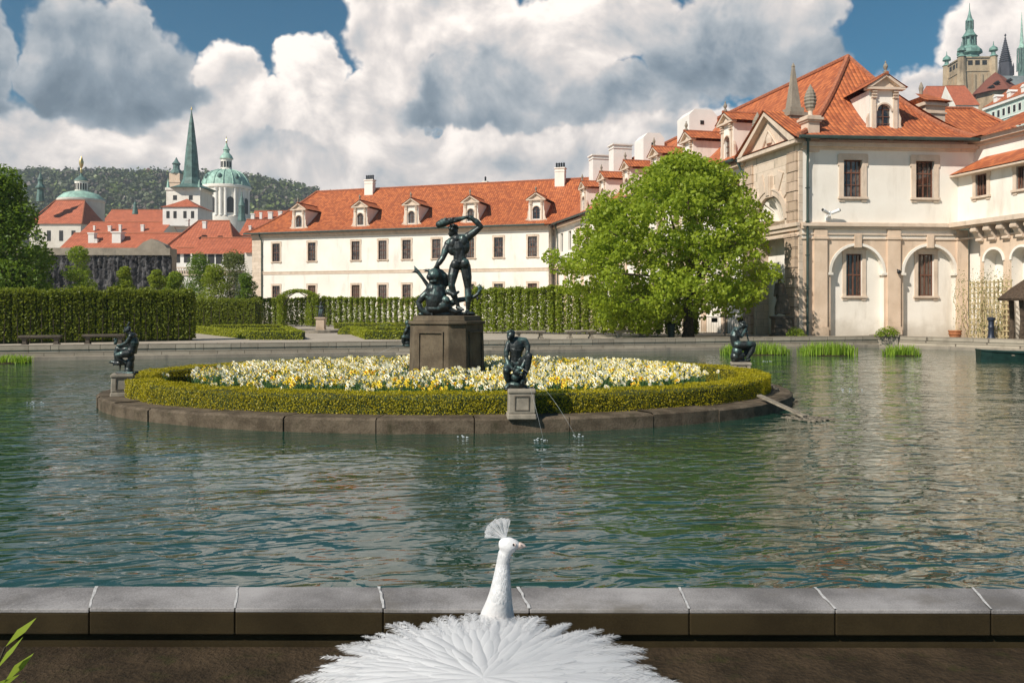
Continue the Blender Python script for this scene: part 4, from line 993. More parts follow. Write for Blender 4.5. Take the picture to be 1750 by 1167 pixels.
# low parterre borders
def border(A, B, label, w=.55, h=.42, n=1500, z0=GZ):
    fr = Frame(A, (B[0]-A[0], B[1]-A[1])); L = (Vector((*B, 0))-Vector((*A, 0))).length; t = thing('box_border', label, 'hedge', fr(L/2, w/2, z0), 'low box borders of the parterre')
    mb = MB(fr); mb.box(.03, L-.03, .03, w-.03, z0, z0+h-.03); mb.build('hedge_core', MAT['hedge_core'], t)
    n = int(L*420); s = RNG.random(n)*L; f = RNG.random(n); d = np.where(f < .4, 0, np.where(f < .5, w, RNG.random(n)*w)); z = np.where(f < .5, RNG.random(n)*h, h)+RNG.normal(size=n)*.015
    nr = np.where((f < .4)[:, None], [tuple(-fr.D)], np.where((f < .5)[:, None], [tuple(fr.D)], [[0, 0, 1.]]))
    leaves('foliage', fr_pts(fr, s, d, z0+z), .075, MAT['leaf_parterre'], t, nr, .3, .7)
for A, B, l in [(xy(326, 53), xy(425, 41.6), 'low box border running obliquely beside the left hedge'), (xy(425, 41.2), xy(518, 41.2), 'nearest low box border left of the gravel path'),
                (xy(407, 47.5), xy(484, 47.5), 'second low box border left of the gravel path'), (xy(516, 42.0), xy(496, 52), 'low box border edging the left side of the gravel path'), (xy(360, 56), xy(482, 57), 'thin low box border before the dark set back hedge'),
                (xy(590, 53), xy(623, 42.0), 'low box border edging the right side of the gravel path'), (xy(623, 41.6), xy(716, 41.6), 'nearest low box border right of the gravel path'), (xy(604, 50), xy(716, 50), 'second low box border right of the gravel path'), (xy(570, 63), xy(716, 63), 'far low box border before the see-through hornbeams')]:
    border(A, B, l)
for px, Y, r_, l in ((489, 49.5, .62, 'round clipped box ball left of the garden statue'), (593, 50, .55, 'round clipped box ball right of the garden statue'), (661, 52, .8, 'wide clipped box mound near the large pedestal'), (448, 58, .5, 'small clipped box ball by the arbour')):
    x, y = xy(px, Y); t = thing('box_ball', l, 'topiary', (x, y, GZ)); v = RNG.normal(size=(900, 3)); v /= np.linalg.norm(v, axis=1)[:, None]; v[:, 2] = np.abs(v[:, 2])
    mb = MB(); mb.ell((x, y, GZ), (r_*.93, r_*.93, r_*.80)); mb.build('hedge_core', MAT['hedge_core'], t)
    leaves('foliage', v*[r_, r_, r_*.86]+[x, y, GZ], .08, MAT['leaf_parterre'], t, v, .3, .7)
x, y = xy(543, 53.5); mb = MB(); mb.lathe((x, y, GZ), [(1.75, 0), (1.75, .16), (1.6, .2), (1.5, .2), (1.5, .1), (0.01, .1)], 28); tag(mb.build('fountain_basin', MAT['bench_stone'], loc=(x, y, GZ)), 'low round stone basin around the small garden statue', 'basin')
# ---------------------------------------------------------------- trees
def clump_pts(cl, per, shell=(.62, 1.05)):
    ps = []; ns = []
    for (c, r_) in cl:
        n = int(per*r_*r_); v = RNG.normal(size=(n, 3)); v /= np.linalg.norm(v, axis=1)[:, None]
        rad = shell[0]+(shell[1]-shell[0])*RNG.random((n, 1))**.6
        ps.append(np.array(c)+v*rad*r_*np.array([1, 1, .78])); ns.append(v*.7+np.array([0, 0, .5]))
    return np.concatenate(ps), np.concatenate(ns)
def tree(label, name, base, clumps, per, size, mat, trunk_r, limbs=24, group=None, aspect=.6, fork=2.6, shell=(.62, 1.05), lean=(0, 0), droop=.3):
    t = thing(name, label, 'tree', base, group); B = Vector(base); F_ = B+Vector((lean[0], lean[1], fork))
    p, n = clump_pts(clumps, per, shell)
    leaves('crown', p, size, MAT[mat], t, n, .30, aspect, droop=droop)
    mb = MB(); mb.tube([B-Vector((0, 0, .1)), B+Vector((.02, 0, .35)), B.lerp(F_, .6), F_], [trunk_r*1.5, trunk_r*1.1, trunk_r*.95, trunk_r*.9], 10)
    mb.build('trunk', MAT['bark'], t, smooth=True)
    mb = MB()
    for c, r_ in random.sample(clumps, min(limbs, len(clumps))):
        c = Vector(c); m1 = F_.lerp(c, .4)+Vector((random.uniform(-.3, .3), random.uniform(-.3, .3), .35)); e = F_.lerp(c, 1.0)
        mb.tube([F_-Vector((0, 0, .15)), m1, e], [trunk_r*.42, trunk_r*.24, trunk_r*.07], 6)
    mb.build('limbs', MAT['bark'], t, smooth=True)
    return t
def outline_clumps(rows, Y, dz, n, rr, seed, edge=.0, front=1):
    rg = random.Random(seed); cl = []
    ys = [r_[0] for r_ in rows]
    while len(cl) < n:
        py = rg.uniform(ys[0], ys[-1]); k = max(i for i in range(len(ys)-1) if ys[i] <= py); f = (py-ys[k])/(ys[k+1]-ys[k])
        l = rows[k][1]+(rows[k+1][1]-rows[k][1])*f; r_ = rows[k][2]+(rows[k+1][2]-rows[k][2])*f
        R_ = rg.uniform(*rr); ri = R_*.85/Y*FPX; hw = (r_-l)/2-ri
        if hw < 0: hw = .01
        mid = (l+r_)/2; a = rg.uniform(-1, 1); b_ = rg.uniform(-1, 1) if front > 0 else rg.uniform(-1, -.35)
        if a*a+b_*b_ > 1: continue
        if a*a+b_*b_ < edge and rg.random() < .7: continue
        yy = Y+b_*max(dz*hw/FPX*Y, .2); p = P(mid+a*hw, py, Y); p.y = yy
        cl.append((tuple(p), R_))
    return cl
rows = [(276, 1140, 1190), (300, 1085, 1245), (330, 1025, 1292), (370, 980, 1308), (410, 962, 1325), (445, 940, 1338), (478, 925, 1334), (503, 955, 1318), (520, 980, 1292), (548, 1000, 1150)]
cl = outline_clumps(rows, 43.5, .9, 175, (.50, 1.0), 11, .2)+outline_clumps([(a-6, b_-14, c+12) for a, b_, c in rows], 43.5, .95, 130, (.22, .5), 12, .8)+outline_clumps(rows, 43.5, .9, 85, (.42, .8), 13, 0, -1)
tree('broad bright green maple tree standing before the right palace', 'maple_tree', (*xy(1176, 44.5), GZ), cl, 370, .185, 'leaf_maple', .26, 24, fork=2.5, aspect=.75)
rows = [(302, -20, 30), (330, -80, 42), (370, -110, 62), (410, -120, 86), (450, -120, 98), (500, -120, 96), (560, -120, 90)]
tree('large dark leafy tree at the left edge behind the hedge', 'dark_tree', (*xy(-40, 46), GZ), outline_clumps(rows, 46, .8, 80, (.8, 1.35), 3), 330, .2, 'leaf_dark', .3, 20, fork=2)
def small_tree(px, py, rp, Y, mat, seed, label, n=26, rr=(.35, .7), per=420, size=.14, hgt=1.25):
    rows = [(py-rp*hgt, px-rp*.35, px+rp*.35), (py-rp*.5, px-rp*.9, px+rp*.9), (py+rp*.4, px-rp, px+rp), (py+rp*1.1, px-rp*.7, px+rp*.7)]
    q = rp/FPX*Y/1.6
    tree(label, 'garden_tree', (*xy(px, Y), GZ), outline_clumps(rows, Y, .9, n, (rr[0]*q*1.2, rr[1]*q*1.2), seed), per/q/q, size, mat, .09, 10, fork=1.0)
small_tree(133, 472, 34, 60, 'leaf_light', 1, 'rounded yellow green tree before the dripstone wall')
small_tree(213, 486, 21, 62, 'leaf_hedge', 2, 'small green tree in the middle of the dripstone wall')
small_tree(268, 490, 20, 64, 'leaf_hedge', 4, 'slim olive green tree at the right end of the dripstone wall')
small_tree(340, 488, 36, 72, 'leaf_dark', 5, 'dense mid green tree below the white loggia', 34)
small_tree(398, 486, 38, 74, 'leaf_olive', 6, 'airy olive tree beside the palace wing corner', 40, per=380)
small_tree(366, 495, 30, 70, 'leaf_hedge', 21, 'round bright tree between the dense tree and the olive tree', 34)
small_tree(420, 500, 22, 70, 'leaf_dark', 22, 'small dark tree at the foot of the palace wing quoin', 26)
small_tree(300, 502, 26, 66, 'leaf_light', 8, 'low light green tree behind the set back hedge')
small_tree(60, 490, 50, 58, 'leaf_dark', 9, 'dark green tree between the left edge tree and the dripstone wall', 34)
# ---------------------------------------------------------------- small garden things
def bench(px, Y, w, label, rz=.28, mat='bench_stone'):
    x, y = xy(px, Y); fr = Frame((x, y), (math.cos(rz), math.sin(rz))); t = thing('stone_bench', label, 'bench', (x, y, GZ), 'stone benches behind the basin wall')
    mb = MB(fr); mb.box(-w/2, w/2, -.22, .22, GZ+.36, GZ+.45); mb.box(-w/2+.03, w/2-.03, -.19, .19, GZ+.32, GZ+.36); mb.build('seat', MAT[mat], t, bevel=.012)
    for sx in (-1, 1):
        mb = MB(fr); c = sx*(w/2-.2); mb.box(c-.11, c+.11, -.17, .17, GZ, GZ+.1); mb.box(c-.07, c+.07, -.13, .13, GZ+.1, GZ+.27); mb.box(c-.11, c+.11, -.17, .17, GZ+.27, GZ+.32); mb.build('leg', MAT[mat], t)
bench(905, 42.0, 1.6, 'stone bench nearest the large pedestal on its right'); bench(992, 42.8, 1.6, 'middle stone bench of three along the fresh green hedge'); bench(1077, 43.2, 1.65, 'stone bench closest to the maple trunk')
bench(70, 34.6, 1.6, 'left stone bench before the dark hornbeam hedge', .28, 'statue_stone'); bench(178, 36.0, 1.7, 'right stone bench before the dark hornbeam hedge', .28, 'statue_stone')  # darker stone on these two stands in for the shade of hedge and trees
x, y = xy(1147, 43.6); b_ = thing('litter_bin', 'small dark green round litter bin left of the maple trunk', 'bin', (x, y, GZ)); mb = MB(); mb.lathe((x, y, GZ), [(.17, 0), (.19, .05), (.21, .7), (.2, .72)], 12); mb.build('bin_body', MAT['boat_green'], b_); mb = MB(); mb.lathe((x, y, GZ+.72), [(.23, 0), (.23, .05), (.1, .12), (.02, .13)], 12); mb.build('lid', MAT['dark_metal'], b_)
# temporary barrier
for k, (p0, p1) in enumerate((((1183, 45.2), (1238, 44.6)), ((1240, 44.6), (1278, 43.6)))):
    A, B = xy(*p0), xy(*p1); fr = Frame(A, (B[0]-A[0], B[1]-A[1])); L = (Vector((*B, 0))-Vector((*A, 0))).length
    t = thing('crowd_barrier', ('thin metal crowd barrier beside the maple trunk', 'thin metal crowd barrier before the side facade with a small dark sign')[k], 'barrier', fr(L/2, 0, GZ))
    mb = MB(fr); mb.tube([(0, 0, GZ+.08), (0, 0, GZ+1.1), (L, 0, GZ+1.1), (L, 0, GZ+.08)], .02, 6); mb.tube([(0, 0, GZ+.22), (L, 0, GZ+.22)], .015, 6)
    for q in np.arange(.12, L, .13): mb.tube([(q, 0, GZ+.22), (q, 0, GZ+1.1)], .007, 4)
    mb.build('frame', MAT['dark_metal'], t); mb = MB(fr); mb.box(L*.7-.16, L*.7+.16, -.04, -.025, GZ+.82, GZ+1.06); mb.build('sign_plate', MAT['dark_opening'], t)
def bush(px, Y, rx, rz, label, mat='leaf_light', z0=GZ, size=.08, n=900, name='low_bush'):
    x, y = xy(px, Y); t = thing(name, label, 'bush', (x, y, z0)); v = RNG.normal(size=(n, 3)); v /= np.linalg.norm(v, axis=1)[:, None]; v[:, 2] = np.abs(v[:, 2]); k = .55+.5*RNG.random((n, 1))
    leaves('foliage', v*k*[rx, rx*.7, rz]+[x, y, z0], size, MAT[mat], t, v, .2, .6)
    mb = MB()
    for q in range(9): a = q*.7; mb.tube([(x, y, z0), (x+rx*.5*math.cos(a), y+rx*.4*math.sin(a), z0+rz*.6)], [.02, .006], 5)
    mb.build('stems', MAT['twig'], t)
bush(1360, 42.4, .55, .62, 'small rounded bush before the rusticated portal pilaster'); bush(1517, 41.6, .62, .50, 'spreading low bush on top of the basin corner pier', z0=.58)
x, y = xy(1632, 42.9); t = thing('terracotta_pot', 'empty ribbed terracotta pot at the foot of the right palace wall', 'pot', (x, y, GZ)); mb = MB(); mb.lathe((x, y, GZ), [(.20, .0), (.27, .14), (.30, .34), (.27, .36), (.01, .3)], 16); mb.build('pot_body', MAT['terracotta'], t, smooth='auto'); mb = MB(); mb.lathe((x, y, GZ), [(.305, .22), (.325, .25), (.31, .28)], 16); mb.lathe((x, y, GZ+.34), [(.29, 0), (.33, .03), (.33, .09), (.27, .09), (.26, .02)], 16); mb.build('rim', MAT['terracotta'], t, smooth='auto')
x, y = xy(1694, 40.6); t = thing('iron_bollard', 'dark blue cast iron hand pump post before the trellis', 'post', (x, y, GZ)); mb = MB(); mb.lathe((x, y, GZ), [(.20, 0), (.2, .12), (.15, .2), (.13, .6), (.16, .66), (.13, .72), (.12, .95), (.18, 1.0), (.18, 1.12), (.05, 1.16)], 14); mb.build('post_body', MAT['blue_metal'], t, smooth='auto')
# trellis with climbing plant
p0 = FC(s_at(FC, 1683), -.9, 0); p1 = FC(s_at(FC, 1683)+2.6, -.9, 0); fr = Frame(p0[:2], FC.U[:2]); t = thing('trellis', 'pale wooden lattice trellis before the arched niches at the right edge', 'trellis', (*p0[:2], GZ)); mb = MB(fr)
for q in np.arange(0, 2.61, .26): mb.box(q-.035, q+.035, -.02, .02, GZ, GZ+3.0)
for q in np.arange(.2, 3.0, .27): mb.box(-.02, 2.62, -.045, -.02, GZ+q-.032, GZ+q+.032)
mb.build('lattice', MAT['lattice'], t)
t = thing('climbing_plant', 'sparse yellow green climber growing through the trellis', 'plant', (p0.x, p0.y-.1, GZ)); mb = MB(fr); pts = []
for k in range(30):
    s = random.uniform(-.9, 2.7); z = GZ; d = -.08; path = [(s, d, z)]
    for q in range(8):
        s += random.uniform(-.22, .22); z += random.uniform(.28, .52); d += random.uniform(-.06, .05); path.append((s, d, z))
        for _ in range(7): pts.append(tuple(fr(s+random.gauss(0, .10), d+random.gauss(0, .08), z+random.gauss(0, .14))))
    mb.tube(path, [.014]*7+[.008, .004], 4)
mb.build('stems', MAT['lattice'], t); leaves('foliage', pts, .075, MAT['leaf_olive'], t)
# thatched shelter at the right edge
x, y = xy(1775, 38.2); t = thing('thatched_shelter', 'round thatched shelter with rough bark posts at the right edge', 'shelter', (x, y, GZ)); mb = MB()
mb.lathe((x, y, GZ), [(1.62, 1.95), (1.66, 2.05), (1.1, 2.55), (.5, 3.0), (.02, 3.25)], 20); mb.build('thatch_roof', MAT['thatch'], t)
for k in range(6):
    a = k*1.047+.35; mb = MB(); c = (x+1.1*math.cos(a), y+1.1*math.sin(a)); mb.tube([(c[0], c[1], GZ), (c[0]+.05, c[1], GZ+1), (c[0]-.02, c[1], GZ+2.2)], [.13, .10, .12], 7); mb.build('post', MAT['bark'], t)
# reeds in the water
def reeds(px0, px1, py_top, py_b, label, seed):
    Y = 1400*EYE/(py_b-HYP); x0, x1 = xy(px0, Y)[0], xy(px1, Y)[0]; h = (py_b-py_top)/FPX*Y; n = int((x1-x0)*260); rg = random.Random(seed)
    t = thing('reed_clump', label, 'reeds', ((x0+x1)/2, Y, 0), 'reed clumps along the far basin wall'); V = []; F_ = []
    for k in range(n):
        x = rg.uniform(x0, x1); e = 1-.35*abs((x-(x0+x1)/2)/((x1-x0)/2))**3; y = Y+.1+rg.uniform(0, .9); hh = h*e*rg.uniform(.6, 1.05); a = rg.uniform(0, 6.28); l = rg.uniform(.02, .28); w = .014
        dx, dy = math.cos(a), math.sin(a); s = np.array([-dy*w, dx*w, 0]); p0 = np.array([x, y, -.1]); p1 = p0+[dx*l*.3, dy*l*.3, .1+hh*.6]; p2 = p0+[dx*l, dy*l, .1+hh]
        o = len(V); V += [p0-s, p0+s, p1+s*.9, p1-s*.9, p2+s*.15, p2-s*.15]; F_ += [(o, o+1, o+2, o+3), (o+3, o+2, o+4, o+5)]
    np_mesh('blades', V, F_, MAT['leaf_reed'], t)
    mb = MB(); mb.lathe(((x0+x1)/2, Y+.5, -.15), [((x1-x0)*.5, 0), ((x1-x0)*.46, .17), (.02, .19)], 16, 0, 0, 1, .5/max(.3, (x1-x0)*.5)); mb.build('root_mat', MAT['soil'], t)
reeds(1240, 1354, 584, 607, 'loose reed clump behind the seated flute player statue', 1); reeds(1376, 1470, 583, 608.5, 'thickest reed clump below the palace arches', 2); reeds(1524, 1581, 588, 608.5, 'smaller reed clump right of the basin corner pier', 3); reeds(-30, 33, 606, 622, 'short reed clump at the left edge of the pond', 4)
# boat
t = thing('rowing_boat', 'dark green flat bottomed rowing boat moored at the right edge', 'boat', (*xy(1745, 31.5), 0)); fr = Frame(xy(1672, 31.9), (.985, -.17)); mb = MB(fr); st = [(0, .30, .40), (.35, .40, .36), (1.2, .55, .32), (2.4, .6, .30), (3.3, .5, .33)]
def sec(s, w, h): return [(s, -w, h), (s+.0, -w*.75, -.12), (s, w*.75, -.12), (s, w, h)]
pr_ = [sec(*q) for q in st]
for a, c in zip(pr_[:-1], pr_[1:]):
    for k in range(3): mb.quad(a[k], c[k], c[k+1], a[k+1])
    for k, e in ((0, .06), (3, -.06)):
        mb.quad(a[k], c[k], (c[k][0], c[k][1]+e, c[k][2]), (a[k][0], a[k][1]+e, a[k][2])); mb.quad((a[k][0], a[k][1]+e, a[k][2]), (c[k][0], c[k][1]+e, c[k][2]), (c[k][0], c[k][1]*.7, -.05), (a[k][0], a[k][1]*.7, -.05))
mb.poly(pr_[0]); mb.poly(pr_[-1][::-1]); mb.build('hull', MAT['boat_green'], t)
mb = MB(fr); mb.box(1.0, 1.25, -.5, .5, .2, .24); mb.box(2.2, 2.45, -.55, .55, .2, .24); mb.build('thwart', MAT['plank'], t)
mb = MB(fr)
for sgn in (-1, 1): mb.tube([(s, sgn*(w+.01), h) for s, w, h in st], .028, 6)
mb.build('gunwale', MAT['boat_green'], t)
# duck ramp and floating mesh
t = thing('duck_ramp', 'weathered plank ramp with a floating wire tray at the right tip of the island', 'ramp', (5.0, 15.6, 0)); A = Vector((4.75, 15.75, .33)); B = Vector((5.35, 14.95, .03)); fr = Frame(A[:2], (B-A)[:2]); L = (B-A).to_2d().length
mb = MB(fr); mb.prism([(0, -.07, .33), (L, -.07, .03), (L, .07, .03), (0, .07, .33)], (0, 0, .035)); mb.build('plank', MAT['plank'], t)
mb = MB(fr)
for k in range(7): mb.tube([(L-.25+k*.09, -.3, .02+.02*(k % 2)), (L-.15+k*.09, .34, .03)], .009, 5)
for k in range(5): mb.tube([(L-.3, -.3+k*.15, .03), (L+.4, -.28+k*.15, .02)], .009, 5)
for k in range(26):
    a, c = random.uniform(L-.3, L+.35), random.uniform(-.3, .3); mb.box(a, a+random.uniform(.03, .10), c, c+random.uniform(.012, .035), .0, random.uniform(.015, .035))
mb.build('wire_tray', MAT['plank'], t)
mb = MB(); a = P(1337, 665, 17.9); mb.tube([(5.75, 18.3, .30), (6.05, 17.6, .06)], [.05, .04], 6); tag(mb.build('driftwood', MAT['plank'], loc=(5.9, 18, .2)), 'short pale stick lying on the kerb at the right tip of the island', 'stick')
mb = MB(); x, y = xy(187, 32.9); mb.box(x-.45, x+.45, y-.2, y+.2, .02, .09); mb.box(x-.42, x-.36, y-.25, y+.25, -.05, .02); mb.box(x+.3, x+.36, y-.25, y+.25, -.05, .02); tag(mb.build('floating_plank', MAT['statue_stone'], loc=(x, y, .05), bevel=.01), 'dark plank float by the far wall left of the goose statue', 'plank')
# security cameras and wall lamp
sx_ = s_at(FB, 1414); L = FB(sx_, -.3, 7.15); t = thing('security_cameras', 'pair of white security cameras on a bracket on the right palace wall', 'camera', tuple(L)); mb = MB(FB); mb.tube([(sx_, 0, 6.9), (sx_, -.3, 6.95), (sx_, -.3, 7.2)], .05, 8); mb.box(sx_-.12, sx_+.12, -.06, 0, 6.7, 7.05); mb.build('bracket', MAT['camera_white'], t)
for sg in (-1, 1):
    mb = MB(FB); mb.tube([(sx_+sg*.08, -.28, 7.08), (sx_+sg*.46, -.45, 7.24)], [.09, .10], 8); mb.tube([(sx_+sg*.46, -.45, 7.24), (sx_+sg*.5, -.47, 7.255)], [.075, .07], 8, 1); mb.build('camera_head', [MAT['camera_white'], MAT['dark_opening']], t)
sx_ = s_at(FB, 1531); t = thing('wall_lamp', 'small round wall lamp between the two lower arches', 'lamp', tuple(FB(sx_, -.2, 4.02))); mb = MB(FB); mb.tube([(sx_, -.14, 4.1), (sx_, -.26, 4.0)], .03, 6); mb.ell((sx_, -.3, 3.96), (.10, .10, .12)); mb.build('lamp_head', MAT['dark_metal'], t, smooth=True)
# foreground shrub spray, lower left
t = thing('leafy_shrub', 'blurred green shrub spray at the lower left corner', 'shrub', (-1.12, 1.55, GZ)); mb = MB(); V = []; F_ = []
for k in range(11):
    a = random.uniform(-2.6, .9); b0 = Vector((-1.14, 1.58, GZ)); tip = Vector((-1.10+.16*math.cos(a)-.06, 1.55+.16*math.sin(a), 1.22+random.uniform(-.25, .12)))
    if k == 0: tip = Vector((-.965, 1.56, 1.385))
    if k == 1: tip = Vector((-.975, 1.57, 1.31))
    m_ = b0.lerp(tip, .7)+Vector((-.03, 0, .1)); mb.tube([b0, m_, tip], [.008, .005, .002], 5)
    for q in range(9):
        c = m_.lerp(tip, q/8); sg = 1 if q % 2 else -1; d = (tip-m_).normalized(); sd = d.cross(Vector((0, 0, 1))).normalized()*sg; l = .074; dr = (sd*.8+d*.6+Vector((0, 0, random.uniform(-.5, .1)))).normalized(); n_ = dr.cross(Vector((random.uniform(-.3, .3), random.uniform(-.3, .3), 1))).normalized()*.0105
        o = len(V); e = c+dr*l; mm = c+dr*l*.5-Vector((0, 0, .004)); V += [c, mm+n_+Vector((0, 0, .006)), e, mm-n_+Vector((0, 0, .006)), mm]; F_ += [(o, o+4, o+1, o+1)][:0]+[(o, o+3, o+4, o+1), (o+1, o+4, o+3, o+2)]
mb.build('stems', MAT['twig'], t); np_mesh('foliage', [tuple(v) for v in V], F_, MAT['leaf_light'], t)
# ---------------------------------------------------------------- dripstone wall, town, hill, castle
fr = Frame(xy(60, 80), (1, .03)); Ld = 13.2; t = thing('grotto_wall', 'dark artificial dripstone wall with a plain stone band and small gable on top', 'wall', fr(7, 0, GZ))
g = 110; hgt = 40; xs = np.linspace(0, Ld, g); zs = np.linspace(0, 6.7, hgt); V = []; Fq = []
ph = RNG.random(400)*6.28
for j, z in enumerate(zs):
    for i, x in enumerate(xs):
        dsp = .22*math.sin(x*7+2*math.sin(x*3.1)+.5*math.sin(z*2+ph[int(x*3) % 400]))+.16*math.sin(x*15+ph[int(x*2) % 400]+z*.8)+.25*RNG.random()
        V.append(tuple(fr(x, -abs(dsp)-.1, GZ+z)))
for j in range(hgt-1):
    for i in range(g-1): Fq.append((j*g+i, j*g+i+1, (j+1)*g+i+1, (j+1)*g+i))
np_mesh('dripstone_face', V, Fq, MAT['dripstone'], t)
mb = MB(fr); mb.box(-3, Ld, 0, 1.2, GZ, 7.0); mb.box(-3, Ld, -.5, 1.3, 7.15, 7.85); mb.box(-3, Ld, -.2, 1.2, 7.0, 7.15); mb.prism([(10.0, -.5, 7.85), (12.9, -.5, 7.85), (12.6, -.5, 8.2), (11.4, -.5, 8.75), (10.6, -.5, 8.4)], (0, 1.5, 0)); mb.build('wall_body', MAT['grey_stone'], t)
def house(label, px0, px1, pe, pr_, pb, Y, dep, hip=(0, 0), wallm='white_wall', roofm='roof_tile_far', nwin=0, wz=None, yaw=0.0, chim=(), name='town_house', sag=.0, ww=.5, wh=.75):
    A = P(px0, pe, Y); w = (px1-px0)/FPX*Y; ze = A.z; zb = P(0, pb, Y).z; zr = P(0, pr_, Y+dep/2).z
    fr = Frame((A.x, A.y), (math.cos(yaw), math.sin(yaw))); t = thing(name, label, 'building', fr(w/2, 0, zb)); o = .4
    mb = MB(fr); mb.box(0, w, 0, dep, zb, ze)
    if not hip[0]: mb.prism([(0.002, 0, ze), (.002, dep, ze), (.002, dep/2, zr-.1)], (.2, 0, 0))
    if not hip[1]: mb.prism([(w-.202, 0, ze), (w-.202, dep, ze), (w-.202, dep/2, zr-.1)], (.2, 0, 0))
    mb.build('wall', MAT[wallm], t)
    h0, h1 = hip[0]/FPX*Y, hip[1]/FPX*Y; mb = MB(fr); a, b_, c, d = (-o*bool(hip[0]), -o, ze-.1), (w+o*bool(hip[1]), -o, ze-.1), (w-h1, dep/2, zr), (h0, dep/2, zr); e, f = (w+o*bool(hip[1]), dep+o, ze-.1), (-o*bool(hip[0]), dep+o, ze-.1)
    mb.patch(a, b_, c, d, 4, 4, sag); mb.patch(e, f, d, c, 4, 4, sag)
    if h1: mb.patch(b_, e, c, c, 4, 4, sag)
    if h0: mb.patch(f, a, d, d, 4, 4, sag)
    mb.build('roof', MAT[roofm], t)
    mb = MB(fr); mb.tube([d, c], .18, 5); 
    if h0: mb.tube([a, d], .15, 5)
    if h1: mb.tube([b_, c], .15, 5)
    mb.build('ridge_tiles', MAT['ridge_tile'], t)
    for k in range(nwin):
        x = w*(k+.6)/(nwin+.2); z = P(0, wz, Y).z; mb = MB(fr); mb.box(x-ww, x+ww, -.05, 0, z-wh, z+wh); mb.build('window', MAT['dark_opening'], t)
    for (cx, cy0, cy1, cw) in chim:
        p = P(cx, cy1, Y+1.5); h = (cy1-cy0)/FPX*Y; q = cw/FPX*Y/2; mb = MB(); mb.box(p.x-q, p.x+q, Y+1.2, Y+1.2+2*q, p.z, p.z+h); mb.box(p.x-q*1.2, p.x+q*1.2, Y+1.2-q*.2, Y+1.2+2.2*q, p.z+h, p.z+h+.25); mb.build('chimney', MAT['white_wall'], t)
    return t
house('beige church nave with a steep hipped red roof at the left', 50, 138, 382, 343, 425, 190, 14, (16, 20), 'stucco_grey', sag=.5, name='church_nave', nwin=4, wz=403, wh=1.2, ww=.45)
house('long plain red roof behind the round church drum', 172, 292, 384, 359, 400, 222, 12, (0, 8), 'stucco_grey')
house('red roofed monastery range with small chimneys below the round drum', 133, 276, 402, 380, 418, 166, 10, (0, 0), chim=((188, 388, 400, 5), (206, 386, 402, 4), (244, 386, 400, 5), (162, 388, 394, 3)))
house('low white town house with a white gable and two tall white chimneys', 104, 300, 423, 399, 440, 150, 9, (0, 0), chim=((157, 400, 420, 10), (200, 398, 424, 15), (165, 411, 422, 5)))
house('broad monastery block with a big hipped red roof under the church spire', 276, 398, 430, 378, 446, 140, 14, (36, 30), 'white_wall', 'roof_tile_far', 2, 438, chim=((320, 377, 387, 6), (350, 381, 391, 6)), sag=.3)
house('long white range with a row of small windows under a low red roof', 326, 436, 433, 407, 462, 130, 9, (0, 0), nwin=8, wz=443)
house('white wall with dark openings at the foot of the big hipped roof', 292, 330, 433, 424, 462, 134, 5, (0, 0), nwin=2, wz=441)
house('distant red roof with white chimneys left of the palace wing', 424, 494, 386, 361, 420, 200, 10, (0, 10), chim=((432, 367, 377, 6), (446, 365, 376, 4), (462, 364, 376, 7), (479, 363, 375, 6)))
house('bright orange roof corner just left of the palace wing', 408, 478, 402, 376, 430, 150, 9, (0, 6), chim=((428, 388, 398, 4),))
house('small tiled house tucked behind the palace wing quoin', 418, 452, 431, 408, 520, 118, 8, (0, 0), 'stucco_grey')
fr = Frame(xy(296, 98), (1, 0)); t = thing('loggia', 'low white loggia with a balustrade at the end of the dripstone wall', 'building', fr(3, 1, GZ)); mb = MB(fr); wall(mb, 0, 6.4, GZ, 5.9, [(.5+k*1.3, 1.4+k*1.3, 3.0, 5.0) for k in range(4)], rev=.5); mb.box(0, 6.4, .52, 3, GZ, 5.8); mb.build('wall', MAT['white_wall'], t); mb = MB(fr)
mb.box(-.1, 6.6, -.15, .15, 5.9, 6.1); mb.box(-.1, 6.6, -.1, .1, 6.75, 6.9)
for k in range(22): mb.lathe((.1+k*.29, 0, 6.1), [(.05, 0), (.1, .2), (.05, .45), (.07, .65)], 6)
mb.build('balustrade', MAT['trim'], t)
def lathe_px(mb, px, Y, prof, n=12, m=0, a0=.2, yoff=0): mb.lathe(((px-CXP)/FPX*Y, Y+yoff, 0), [(hw/FPX*Y, EYE-(py-HYP)/FPX*Y) for hw, py in prof], n, m, a0)
# round church with copper dome
Y = 205; t = thing('domed_church', 'round cream church drum with a low copper dome, lantern and gilded finial', 'church', (*xy(139, Y), 5))
mb = MB(); lathe_px(mb, 139, Y, [(36, 420), (36, 347), (37.5, 345), (37.5, 342)], 28); mb.build('drum', MAT['stucco_grey'], t, smooth='auto')
mb = MB(); lathe_px(mb, 139, Y, [(37.5, 342), (34, 338), (27, 332), (18, 329), (11, 327.5)], 28); mb.build('dome', MAT['copper'], t, smooth='auto')
mb = MB(); lathe_px(mb, 139, Y, [(10.5, 328), (10.5, 311), (12, 310)], 12); mb.build('lantern', MAT['stucco'], t)
mb = MB(); lathe_px(mb, 139, Y, [(12, 310), (9, 306), (4, 302), (2, 300), (1.5, 296)], 12); mb.build('lantern_cap', MAT['copper_dark'], t, smooth='auto')
mb = MB(); lathe_px(mb, 139, Y, [(1.2, 296), (2.2, 291), (1, 288), (3.2, 283), (4, 278), (2, 271), (.3, 267)], 8); mb.build('finial', MAT['gold'], t, smooth='auto')
